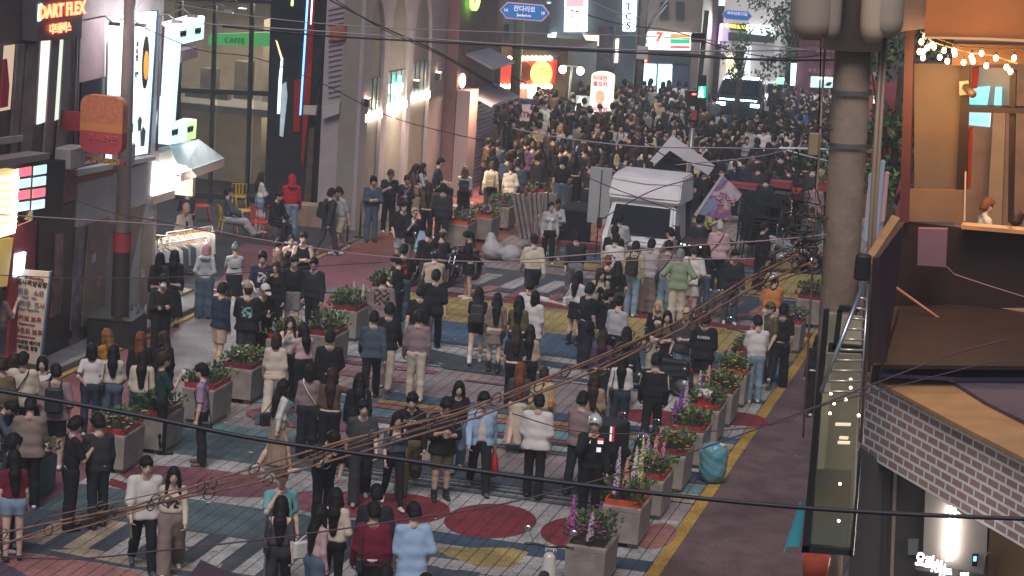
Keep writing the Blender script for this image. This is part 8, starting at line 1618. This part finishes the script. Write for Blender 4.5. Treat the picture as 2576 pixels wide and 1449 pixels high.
P_(470,470,'f',-20,'sit','short:k','sweat:charcoal','tr:black',"seated person in charcoal half hidden behind the shop board")
P_(837,473,'m',58,'w','short:k','jac:charcoal','tr:dgrey',"man in black leather jacket and grey jeans walking to the lilac wall","bp:black")
P_(852,470,'m',-130,'w2','short:k','tee:lgrey','sh:beige',"man in pale grey shirt and beige shorts just behind the leather-jacket man")
P_(941,443,'m',172,'ch','mid:k','jac:slate','tr:denim',"man in blue-grey jacket with a bright blue bag and black pouch, near the barrier","inner:slate bag:blue:R:0.3:1.0",'black')
P_(985,427,'m',170,'ph1','short:b','tee:ink','tr:black',"tall man in dark tee with brown cap, left of the blue-top woman","cap:brown")
P_(1025,440,'f',176,'s','short:k','jac:ink','tr:black',"woman in dark open jacket over a vivid blue top, orange strap","inner:blue xb:orange:R",'black')
P_(1018,505,'m',174,'s','short:k','big:black','sh:lgrey',"big man in black tee and pale shorts with small white chest print","")
P_(1044,523,'f',172,'cup','crop:b','big:black','tr:taupe',"person in beige cap and black tee sipping a drink","cap:beige cup:x:R")
P_(1050,411,'f',95,'sit','long:b','tee:brown','tr:khaki',"seated woman with brown hair and brown top on the ledge",top_z=1.86)
P_(1066,409,'f',110,'sit2','long:b','crop:lgrey','tr:brown',"seated woman with long pale grey sleeves at the ledge beside the brown-top woman",top_z=1.9)
P_(1112,396,'m',80,'sit','crop:k','tee:charcoal','tr:black',"seated man in dark tee on the ledge in profile, facing right",top_z=2.05)
P_(1080,458,'f',10,'s','long2:b','sweat:brown','tr:black',"long brown-haired woman in brown top walking away by the arches","",'black')
P_(1116,461,'m',4,'s2','short:k','jac:charcoal','tr:ink',"man in dark jacket with a pale hem, seen from behind beside the long brown hair","inner:white",'black')
P_(1171,418,'f',4,'s','long2:b','crop:lgrey','wd:black',"woman in pale jacket, with small black backpack and white tote","bp:black carry:tote-cream:R",'white')
P_(1238,406,'f',2,'s','mid:b','sweat:cream','tr:charcoal',"person with large olive-beige backpack and dark trousers","bp:khaki",'black')
P_(1285,411,'f',-6,'s','short:b','shirt:cream','tr:denim',"woman in cream shirt and blue jeans beside the slate tee man","")
P_(1304,399,'m',2,'s','short:k','big:slate','sh:brown',"man in long slate-blue tee and dark shorts, seen from behind","")
P_(1078,571,'m',-20,'up','crop:k','jac:black','tr:charcoal',"man in black leather jacket, phone at his ear, by the motorbikes","phone:x:R",'black')
P_(1116,577,'f',20,'fw','short:b','tee:black','tr:black',"person in floral headscarf and black tee leaning over a motorbike","capb:mauve",'black')
P_(1170,582,'f',-98,'ph','pony:k','dress:black','mi:black',"woman in short black dress looking at her phone by the motorbike","phone:x:R",'white')
P_(1018,613,'m',2,'s','short:k','tee:black','wd:slate',"man in black tee with red and yellow print on his back","print:red:b:0.10")
P_(990,642,'m',-70,'ph','short:k','tee:ink','tr:black',"man in dark tee in profile left of the red and yellow print tee")
P_(1095,628,'m',0,'ride','crop:k','sweat:beige','tr:slate',"rider in beige sweatshirt and black helmet sitting on the cyan motorbike","helmet:black",'black')
P_(965,687,'m',0,'w3','crop:k','big:mauve','sh:black',"man in pink-grey floral shirt walking away","print:charcoal:b:0.16")
P_(1098,678,'m',2,'w','mid:k','big:black','tr:black',"big man in black tee and black trousers striding away in the centre","",'black')
P_(1059,717,'m',4,'w2','short:k','tee:black','tr:dgrey',"man in black graphic tee partly behind the brown sweater man","print:brown:b:0.09",'black')
P_(942,781,'m',0,'w','short:k','shirt:slate','tr:black',"man in slate blue dress shirt and black trousers walking away","",'black')
P_(981,761,'m',8,'w2','mid:k','shirt:black','tr:cream',"man in black long sleeves and cream trousers beside the slate shirt man","",'cream')
P_(1054,780,'m',2,'s2','short:k','sweat:mauve','tr:cream',"man in mauve-brown sweater and cream trousers seen from behind","",'white')
P_(1206,722,'f',2,'w','long2:k','fit:black','ht:black',"woman in black tee, miniskirt and white boots with a black sling backpack","anklets:x bp:charcoal",'white')
P_(1252,737,'f',4,'s2','long2:k','dress:taupe','mi:taupe',"woman in grey-brown dress with long black hair and black boots","boots:x bag:black:R:0.2:0.9",'black')
P_(1308,744,'f',8,'s','long2:k','sweat:olive','tr:charcoal',"woman in olive-brown top left of the couple with an arm around","")
P_(1337,701,'m',28,'ar','mid:k','tee:white','tr:slate',"man in white tee with his arm round the white-clad woman")
P_(1348,731,'f',20,'s','bob:k','big:white','tr:lgrey',"woman with black bob in long white top being hugged","hem:0.72")
P_(697,836,'f',4,'w3','bob:b','dress:cream','wd:cream',"woman in cream jumpsuit with short brown hair, seen from behind","",'cream')
P_(731,795,'f',168,'up','long:b','cor:white','tr:black',"woman in white corset top facing camera between planters","",'black')
P_(762,811,'f',-28,'fw','long:k','crop:pink','wd:black',"woman in pale pink top and black wide trousers, arm out to the left","",'black')
P_(832,830,'m',-4,'s','short:k','jac:black','tr:black',"man in boxy black jacket with a white belt, back to camera","belt:x",'black')
P_(716,954,'f',62,'w','long2:k','crop:white','md:tan',"woman in white shirt and beige pinafore skirt carrying a big black bag","bag:black:L:0.32:1.0",'white')
P_(781,915,'f',2,'s','bob:k','long:mauve','wd:ink',"woman in mauve-grey cardigan with a tiny white bag on her back","xb:white:R",'black')
P_(836,926,'f',8,'ar','long2:b','sweat:brown','wd:black',"woman in brown sweater resting her arm on the friend in black","",'black')
P_(905,938,'f',2,'s','long2:k','bomb:black','wd:black',"woman wholly in black with a hand on her shoulder","bag:black:R:0.24:1.0",'black')
P_(917,1005,'m',176,'w','short:k','tee:dgrey','wd:charcoal',"man in washed grey tee looking up, walking toward camera, sandy shoes","",'beige')
P_(1001,1036,'f',170,'w2','long:k','off:slate','sl:black',"woman in dark denim off-shoulder top walking toward camera","",'white')
P_(1038,988,'m',180,'w3','mid:k','sweat:black','bg:olive',"smiling man in black hoodie with white college lettering","hoodie:x txt:TOCCOAT:f",'beige')
P_(1126,1003,'m',168,'ph','mid:k','big:black','sh:olive',"man in long black tee and olive camouflage shorts looking down","anklets:x hem:0.8",'black')
P_(1156,959,'f',176,'w','long2:k','crop:black','bg:ldenim',"woman in black cardigan and loose pale jeans behind the camouflage shorts man","",'cream')
P_(1219,987,'m',174,'w2','curl:k','shirt:sky','tr:black',"curly-haired man with glasses, open light blue shirt over white","inner:white glasses:x carry:bag-red:L",'brown')
P_(845,1098,'m',160,'bd','mid:k','tee:black','tr:black',"man in black tee bending forward, hand holding his cap","",'black')
P_(710,1181,'m',168,'up','crop:k','tee:teal','wd:grey',"man in teal tee and cap, hand at his mouth, at bottom centre-left","cap:brown bag:black:L:0.18:1.0")
P_(709,1247,'f',4,'w','long2:k','off:dgrey','tr:charcoal',"woman in grey off-shoulder top and black jeans, back to camera, at the bottom","bag:black:L:0.18:1.0",'black')
P_(811,1271,'f',55,'s','long2:k','crop:pink','bg:denim',"woman with wavy black hair and large white shoulder bag at the bottom","bag:white:L:0.34:1.08")
P_(847,1227,'f',12,'s','long2:k','bomb:cream','sl:black',"woman in white puff-sleeved blouse and black trousers at the bottom","")
P_(947,1217,'m',2,'s','short:k','jac:ink','tr:black',"broad man in black jacket behind the burgundy jacket at the bottom","",'black')
P_(941,1260,'m',-2,'s2','short:k','jac:burgundy','tr:black',"man in burgundy jacket with black strap, back to camera, at the bottom","bag:black:L:0.3:0.95 belt:x")
P_(1039,1263,'m',-14,'s','mid:k','shirt:sky','tr:ddenim',"man in oversized light blue short-sleeved shirt at the bottom centre","sleeve:0.55 hem:0.72")
P_(970,1418,'m',4,'s','short:k','tee:dgrey','tr:black',"black-haired person at the bottom edge of whom only the head shows, below burgundy jacket")
P_(1072,1441,'m',0,'s','short:k','tee:charcoal','tr:black',"top of a dark head peeking in at the bottom edge below the light blue shirt")
P_(1357,989,'m',6,'s','short:k','big:white','tr:black',"stocky man in loose off-white tee and black trousers, back to camera","",'black')
P_(1470,985,'m',28,'s','mid:k','shirt:mauve','tr:ink',"man in mauve-grey long shirt with hands at his sides, back to camera","",'black')
P_(1312,911,'f',4,'w3','long2:a','sweat:dgrey','md:cream',"woman in grey top, long cream skirt and black heels","",'black')
P_(1370,922,'f',2,'s','short:b','bomb:yellow','tr:taupe',"person in pale yellow jacket carrying a coral red handbag","bag:orange:R:0.2:1.12")
P_(1497,936,'f',4,'s','long2:b','sweat:tan','sk:charcoal',"woman with long brown hair in tan jacket behind the mauve shirt man","xb:black:R")
P_(1568,886,'f',2,'s','long2:k','crop:white','tr:ddenim',"woman in fitted white top and faded black jeans with long black hair","bag:black:L:0.2:1.0",'black')
P_(1653,888,'m',2,'w3','short:k','bomb:black','tr:black',"man in black track jacket with cream sleeve stripes walking away","stripes:x",'white')
P_(1498,1044,'m',176,'up','crop:k','jac:black','tr:black',"delivery rider with silver helmet, glasses and reflective patches touching his ear","helmet:silver glasses:x vest:x",'black')
P_(1300,816,'f',0,'s','long:b','tee:ink','tr:black',"woman with brown hair in dark loose tee left of the beige sweater woman","",'black')
P_(1334,817,'f',0,'s','long2:k','crop:beige','tr:black',"woman in beige sweater and black trousers with wavy black hair","")
P_(1344,589,'m',-14,'w','crop:k','jac:cream','sh:ink',"man in black cap and cream jacket with dark yoke","cap:black")
P_(1451,580,'m',-8,'w2','mid:k','long:ink','wd:grey',"man in dark knitted top and grey trousers with rolled sleeves","sleeve:0.8",'white')
P_(1388,507,'f',172,'s','pony:k','jac:lgrey','tr:black',"woman in open pale jacket over white crop top by the wrapped frames","inner:white")
P_(1405,500,'f',174,'s','crop:k','sweat:lgrey','mi:black',"dark-skinned woman in pale sweatshirt and black miniskirt","",'white',skin=2)
P_(1458,681,'f',40,'s','long:k','crop:white','mi:black',"woman in black pleated miniskirt and knee boots with white bag","boots:x bag:white:L:0.26:1.05",'black')
P_(1488,712,'m',48,'s2','mid:k','tee:black','bg:ink',"person in black tee and wide trousers with thin crossbody strap","xb:black:R",'black')
P_(1515,676,'f',174,'s','long:b','jac:beige','tr:black',"woman with long brown hair in open beige jacket over black","inner:black")
P_(1530,641,'m',2,'s','crop:a','tee:black','tr:black',"ginger short-haired man in black tee with white lettering on his back","txt:OBEY:b")
P_(1555,656,'f',0,'s','long:k','fit:black','tr:dgrey',"woman in black next to the ginger man, long black hair","",'black')
P_(1533,728,'m',70,'s','short:k','sweat:black','tr:black',"man in black hoodie in profile facing right in the middle group","hoodie:x",'black')
P_(1561,744,'m',34,'s2','bun:k','sweat:lgrey','tr:black',"man with tied hair in light grey ribbed sweater, arms in front","")
P_(1658,755,'f',176,'s3','long:y','jac:black','wd:cream',"blonde woman in black cardigan and white wide trousers","inner:cream")
P_(1680,781,'f',178,'ac','long:k','tee:brown','mi:black',"black-haired woman in brown tee with arms crossed","",'white')
P_(1728,774,'m',-164,'s','crop:y','big:dgrey','wd:ldenim',"blond man with headband, dark grey tee and ripped pale jeans","band:black",'black')
P_(1776,786,'m',4,'s','short:k','big:black','sh:black',"man in black sports shirt, lettered KOREA, with a red-orange carrier","txt:KOREA:b carry:tote-red:R",'black')
P_(1578,822,'f',6,'s','long2:k','sweat:ink','tr:black',"woman with very long black hair and dark top, left of the blonde","",'black')
P_(1518,831,'f',0,'s','long2:b','sweat:purple','tr:charcoal',"woman with brown hair in violet-grey top behind the cable bundle","",'black')
P_(1713,626,'m',2,'ah','short:g','big:green','wd:cream',"man in sage green tee and cream trousers with hands on hips","",'cream')
P_(1551,586,'m',20,'s2','crop:k','tee:white','tr:khaki',"man in black cap and white tee with blue print in front of the truck","cap:black print:slate:b:0.07")
P_(1548,566,'m',4,'s','short:k','tee:black','tr:ddenim',"man in black tee just behind the cap and white tee man at the truck")
P_(1561,537,'m',6,'s','short:k','big:lgrey','tr:slate',"man in light grey tee at the truck's windscreen left side")
P_(1589,529,'f',0,'ph','long:a','shirt:dgreen','tr:black',"woman in dark green shirt with a glowing phone at the windscreen","phone:lit:L",'black')
P_(1601,606,'m',16,'s','short:k','tee:yellow','tr:ldenim',"man in pale yellow tee and light jeans with a big black backpack","bp:black")
P_(1641,600,'m',14,'s','short:k','shirt:lgrey','bg:taupe',"man in light grey overshirt and brown wide trousers","",'white')
P_(1683,605,'m',6,'s','mid:k','tee:mauve','wd:ldenim',"man in pinkish tee and blue jeans with a dark crossbody pouch","xb:navy:L")
P_(1748,615,'m',8,'s','crop:b','big:white','sh:white',"man in white tee with two crossed straps right of the green tee","xb:black:R",'black')
P_(1778,614,'f',28,'ac','long:k','tee:ink','tr:denim',"woman in dark top and blue jeans behind the crossed straps man","")
P_(1813,556,'m',4,'s','crop:w','big:pink','tr:black',"man with shaved pale hair in pink tee and black strap","xb:black:L",'white')
P_(1850,628,'m',172,'s','short:k','shirt:ink','tr:slate',"man in dark zip shirt facing camera right of the pink tee man","",'white')
P_(1800,504,'m',100,'ph','curl:k','tee:lemon','tr:black',"boy in lemon yellow top below the colourful flag")
P_(1746,451,'m',-2,'fw','crop:k','big:black','tr:cream',"large man in black tee and blue cap reaching toward the flag","cap:navy",'white',h=1.86)
P_(1684,572,'m',-55,'s','crop:k','tee:taupe','tr:black',"man with black cap in profile at the truck's right corner","cap:black")
P_(1690,546,'f',-40,'s','long:k','sweat:charcoal','tr:black',"woman with long dark hair beside the truck's right mirror")
P_(1762,540,'f',10,'s','short:k','tee:charcoal','tr:black',"dark-haired woman in charcoal under the flag's lower edge")
P_(1928,439,'m',2,'s','short:k','jac:ink','tr:black',"man in dark zip jacket with white hem working at the stage table","inner:white")
P_(2053,454,'m',6,'s','short:b','big:mauve','tr:charcoal',"man in brown-grey tee at the stage tables by the big pole")
P_(2045,522,'m',174,'s','crop:k','jac:slate','tr:ink',"man in black cap and slate jacket facing camera near the stacked chairs","cap:black",'black')
P_(1925,557,'m',64,'s','short:k','jac:black','tr:black',"man in black jacket in profile in front of the stacked chairs","",'black')
P_(1945,688,'m',-10,'ph','crop:b','tee:orange','tr:cream',"person in bright orange vest under a helmet beside the planters","helmet:silver")
P_(1938,760,'m',-120,'s','crop:b','tee:olive','tr:olive',"man in olive cap half hidden behind the black tee man at right","capb:olive")
P_(1974,764,'m',8,'w3','short:k','tee:black','wd:black',"man in black tee and black trousers stepping over the yellow line","",'white')
P_(1905,794,'m',-18,'ph','short:k','tee:white','tr:ldenim',"man in white tee and pale blue jeans by the right planters","",'white')
P_(2062,838,'f',-20,'s','long:k','sweat:black','tr:black',"crouched dark figure glimpsed left of the glazed box","",'white')
b_ = atY(2492,500,yb+6.3)
P_(2488,497,'f',70,'ch','short:a','tee:cream','tr:tan',"woman with reddish hair in cream top seated in the warm lit terrace room",top_z=b_.z,skin=1,h=1.5)
b2 = atY(2562,528,yb+5.2)
P_(2562,528,'m',20,'ch','crop:b','big:cream','tr:tan',"person in cream top leaning low at the right edge of the terrace counter",top_z=b2.z,skin=1)
mq = P_(470,508,'m',130,'s','bald:k','jac:cream','wd:slate',"bald shop mannequin in cream jacket and grey trousers by the rails","inner:ink",'black',skin=1);mq.name = "mannequin";mq["category"] = "mannequin"
# ---------------------------------------------------------------- the crowd beyond the truck
CROWD_POS = []
def cname(c): return CN.get(c,c)
used_labels = set()
HAIRN = dict(short='short-haired',mid='tousled',crop='crop-haired',bob='bob-haired',long='long-haired',long2='very long-haired',pony='ponytailed',bun='bun-haired',cap='capped',curl='curly')
HCN = dict(k='black',b='brown',y='blonde',r='auburn',w='grey',p='pink',a='ginger',g='ash')
TN = dict(tee='tee',big='oversized tee',long='long-sleeved top',sweat='sweatshirt',jac='jacket',crop='crop top',fit='fitted tee',shirt='long shirt',bomb='puffy jacket',tank='tank top')
BN = dict(tr='trousers',wd='wide trousers',sl='slim trousers',sh='shorts',sk='skirt',mi='miniskirt',ht='short shorts')
def zone(x,y):
 if x < 1330: return "under the arches' far end" if y > 330 else "by the striped menu strip"
 if x < 1440: return "below the ATM panel" if y > 320 else "beside the red shop front"
 if x < 1545: return "left of the truck roof" if y > 320 else "by the tall pillar sign"
 if x < 1650: return "above the truck's left side" if y > 300 else "at the convenience store door"
 if x < 1760: return "behind the raised wing panel" if y > 300 else "left of the green signal"
 if x < 1870: return "right of the wing panel" if y > 300 else "in front of the dark car"
 if x < 1960: return "behind the stage tables" if y > 330 else "in front of the white taxi"
 return "near the big pole behind the tables" if y > 330 else "below the maroon sign"
def clabel(sex,hair,top,bot,face,x,y,ex):
 hs,hc = hair.split(':');tk,tc = top.split(':');bk,bc = bot.split(':');f = face % 360
 fd = "facing away" if f < 55 or f > 305 else ("facing camera" if 125 < f < 235 else ("facing right" if f < 180 else "facing left"))
 extra = " with backpack" if 'bp' in ex else ""
 L = "%s %s in %s %s%s, %s, %s" % (HAIRN.get(hs,hs)+(" "+HCN[hc] if hc != 'k' else ""),"man" if sex == 'm' else "woman",cname(tc),TN.get(tk,tk),extra,fd,zone(x,y))
 if L in used_labels: L = L.replace(", "+fd,", %s %s, %s" % (cname(bc),BN.get(bk,bk),fd))
 L = L.replace("long-haired blonde","blonde long-haired");return L
def crowd(x,y,sex,face,pose,hair,top,bot,ex="",**k):
 L = clabel(sex,hair,top,bot,face,x,y,ex)
 if L in used_labels: return None
 used_labels.add(L);p = person(x,y,sex,face,pose,hair,top,bot,L,ex,'black' if (int(x)+int(y)) % 3 else 'white',res=RES[1],group="crowd watching the stage",**k);CROWD_POS.append((p.location.x,p.location.y));return p
for r in [
 (1372,253,'m',140,'s','short:k','tee:white','tr:cream',''),(1359,306,'m',4,'s','short:k','tee:yellow','tr:black',''),(1409,314,'f',176,'s','long:y','sweat:white','tr:cream',''),(1429,319,'f',176,'s2','bob:k','shirt:lgrey','tr:grey',''),(1412,291,'m',2,'s','short:k','jac:maroon','tr:black',''),
 (1467,294,'f',10,'s','long:k','jac:charcoal','tr:black',''),(1494,288,'f',2,'s2','long2:k','jac:brown','tr:black',''),(1466,345,'f',176,'s','long:b','crop:white','tr:black',''),(1254,351,'m',20,'s','crop:k','shirt:slate','tr:black',''),(1231,346,'m',80,'s','short:k','big:brown','tr:black',''),(1316,303,'m',10,'s','crop:b','tee:brown','tr:black',''),
 (1327,341,'f',60,'s','long:b','tee:cream','tr:black',''),(1342,356,'m',4,'s','short:b','big:purple','tr:charcoal',''),(1299,358,'m',2,'s','short:k','big:black','tr:black',''),(1412,366,'m',0,'s','mid:k','jac:black','wd:black',''),(1391,367,'f',4,'s2','long:k','long:charcoal','tr:black',''),(1427,361,'m',6,'s','short:k','jac:khaki','tr:black',''),(1446,381,'f',2,'s','long2:k','tee:ink','wd:black',''),(1472,367,'m',4,'s','short:k','jac:ink','tr:black',''),(1356,378,'f',10,'s','long:a','sweat:brown','tr:black',''),
 (1559,224,'m',60,'w','short:r','tee:white','tr:denim',''),(1551,271,'f',2,'s','long:k','shirt:yellow','tr:black',''),(1636,203,'m',20,'s','crop:k','tee:black','tr:black','cap:black'),(1649,214,'m',6,'s','crop:g','sweat:grey','tr:black',''),(1709,204,'m',10,'s','short:k','big:white','tr:grey',''),(1684,201,'f',4,'s','long2:k','jac:ink','tr:black',''),(1694,228,'f',-30,'s','bob:k','shirt:white','tr:grey',''),(1705,264,'m',4,'s','crop:k','big:lgrey','tr:black','cap:black bp:black'),(1683,261,'m',2,'s','short:k','jac:charcoal','tr:black',''),(1653,256,'f',4,'s','long2:y','crop:beige','tr:black',''),(1656,291,'f',176,'s','long:w','sweat:ink','tr:black',''),
 (1563,311,'m',174,'s','short:k','big:lgrey','tr:charcoal','bp:charcoal'),(1593,315,'m',172,'s','crop:k','tee:white','tr:black','cap:black'),(1608,321,'m',178,'s','crop:b','sweat:black','tr:black','cap:charcoal'),(1636,323,'m',176,'s2','mid:k','tee:cream','tr:black',''),(1604,296,'m',176,'s','crop:b','jac:slate','tr:black','cap:brown'),(1678,325,'m',178,'s','short:k','shirt:ink','tr:black',''),(1711,330,'m',-100,'s','crop:k','tee:charcoal','tr:black','cap:black'),(1626,366,'f',4,'s','long:k','bomb:cream','tr:cream',''),(1768,351,'f',178,'s','long:y','fit:white','tr:black',''),(1796,351,'f',176,'s','long:b','long:ink','tr:black',''),(1734,343,'m',170,'s','short:k','tee:olive','tr:black',''),(1589,288,'m',10,'s','short:a','sweat:charcoal','tr:black',''),(1719,259,'m',4,'s','short:b','jac:black','tr:black',''),(1798,240,'m',2,'s','crop:k','big:slate','tr:ink',''),(1816,275,'f',4,'s','pony:k','tee:lgrey','tr:black',''),
 (1923,317,'m',2,'s','short:k','big:white','tr:black',''),(1950,319,'m',4,'s','short:k','big:grey','tr:black',''),(1980,337,'m',6,'bd','short:k','big:cream','tr:black',''),(1966,381,'m',4,'s','crop:k','tee:black','tr:cream',''),(1991,383,'m',-70,'s','short:b','shirt:black','tr:black',''),(1960,265,'m',176,'s','short:b','jac:black','tr:black',''),(2020,270,'m',176,'s','short:k','tee:blue','tr:black',''),(1951,210,'m',10,'s','crop:k','jac:black','tr:black','cap:yellow'),(1905,280,'m',176,'ac','short:k','tee:black','tr:black',''),(1851,292,'m',176,'ph','short:b','tee:charcoal','tr:black',''),(2058,222,'m',4,'s','short:b','big:white','tr:grey',''),(2013,200,'m',6,'s','short:k','tee:white','tr:black',''),(2033,212,'m',2,'s','mid:b','jac:brown','tr:black',''),(1880,343,'f',176,'s','pony:k','crop:lgrey','tr:black',''),(1856,340,'m',90,'ar','short:k','tee:ink','tr:black',''),(2091,388,'f',178,'s','long:b','tee:taupe','tr:black',''),(1912,203,'f',176,'s','long:a','jac:maroon','tr:black','')]:
 crowd(*r)
rg = random.Random(42);tops = ['tee','big','long','sweat','jac','tee','shirt'];dark = ['black','black','ink','charcoal','black','dgrey','black','ink','charcoal','brown','navy','black','slate'];pale = ['white','lgrey','cream','grey','beige','khaki','mauve']
def blocked(x,y):
 if -12.2 < x < -9.0 and y < 65.5: return True
 if y < 64.5 or (x > -10.4 and y < 67.6): return True
 if x < -17.6 and y < 72: return True
 return False
spots = [];tries = 0
while len(spots) < 290 and tries < 20000:
 tries += 1;yy = 64.5+(rg.random()**0.9)*31;xx = -18.8+rg.random()*14.2-(yy-66)*0.12
 if blocked(xx,yy) or (-16.6 < xx < -13.6 and yy > 91): continue
 if any((xx-a)**2+((yy-b)*0.8)**2 < 0.33 for a,b in CROWD_POS+spots): continue
 v = np.array([xx,yy,1.68-CAMH]);kk = FPX/(v@_fw);px,py = CX0+(v@_R)*kk,CY0-(v@_U)*kk
 if px > 2112 or px < 1200 or py < 195 or (1785 < px < 1975 and py < 290) or (1300 < px < 1345 and py < 315): continue
 spots.append((xx,yy))
spots.sort(key=lambda q: q[1]);indiv = 300-NP[0];far = []
for n,(xx,yy) in enumerate(spots):
 fem = rg.random() < 0.42;v = np.array([xx,yy,1.68-CAMH]);kk = FPX/(v@_fw);px,py = CX0+(v@_R)*kk,CY0-(v@_U)*kk
 toward = (yy > 74 and xx > -16 and rg.random() < 0.6) or rg.random() < 0.12
 face = (180 if toward else 0)+rg.uniform(-45,45);ps = rg.choice(['s','s2','ph','s3','ac','up'])
 top = rg.choice(tops)+':'+(rg.choice(pale) if rg.random() < 0.15 else rg.choice(dark));bot = rg.choice(['tr:black','tr:ink','tr:ddenim','wd:black','tr:charcoal','wd:denim'])
 hair = (rg.choice(['long','long2','bob','pony']) if fem else rg.choice(['short','mid','short','crop']))+':'+rg.choice('kkkkkkbk')
 if n < indiv: crowd(px,py,'f' if fem else 'm',face,ps,hair,top,bot,'')
 else: far.append(person(px,py,'f' if fem else 'm',face,ps,hair,top,bot,"far","",'black',res=RES[1]))
kids = {}
for o in SC.objects:
 if o.parent: kids.setdefault(o.parent.name,[]).append(o)
VV,QQ,MI,ml,off = [],[],[],[],0
for p in far:
 Mp = p.matrix_basis
 for o in [p]+kids.get(p.name,[]):
  me = o.data;n = len(me.vertices);co = np.empty(n*3,np.float32);me.vertices.foreach_get("co",co);co = co.reshape(-1,3);A_ = np.array(Mp);co = co@A_[:3,:3].T+A_[:3,3]
  m = len(me.polygons);li = np.empty(len(me.loops),np.int32);me.loops.foreach_get("vertex_index",li)
  if len(li) != m*4: continue
  mt = o.material_slots[0].material
  if mt not in ml: ml.append(mt)
  VV.append(co);QQ.append(li.reshape(-1,4)+off);MI.append(np.full(m,ml.index(mt)));off += n
 for o in kids.get(p.name,[]): bpy.data.objects.remove(o)
 bpy.data.objects.remove(p)
if VV:
 o = bpy.data.objects.new("distant_crowd",np_mesh("distant_crowd",np.concatenate(VV),np.concatenate(QQ),ml,np.concatenate(MI)));link(o);o["kind"] = "stuff";o["label"] = "dense dark crowd filling the far end of the street"
print("PEOPLE",NP[0],len(far),indiv)
for o in SC.objects:
 l_ = o.get("label")
 if l_ and not o.parent and not 4 <= len(l_.split()) <= 16: print("LABELLEN",len(l_.split()),l_)
# ---------------------------------------------------------------- night air
hz = bpy.data.materials.new("haze_air");hz.use_nodes = True;t_ = hz.node_tree;t_.nodes.remove(t_.nodes["Principled BSDF"])
pv = t_.nodes.new("ShaderNodeVolumePrincipled");pv.inputs["Density"].default_value = 0.0020;pv.inputs["Color"].default_value = (0.86,0.88,0.95,1);pv.inputs["Anisotropy"].default_value = 0.25
t_.links.new(pv.outputs[0],[n for n in t_.nodes if n.type == 'OUTPUT_MATERIAL'][0].inputs["Volume"])
b = MB();b.bb((-75,-25,-1.0),(65,128,17));b.build("haze",hz,kind="stuff")
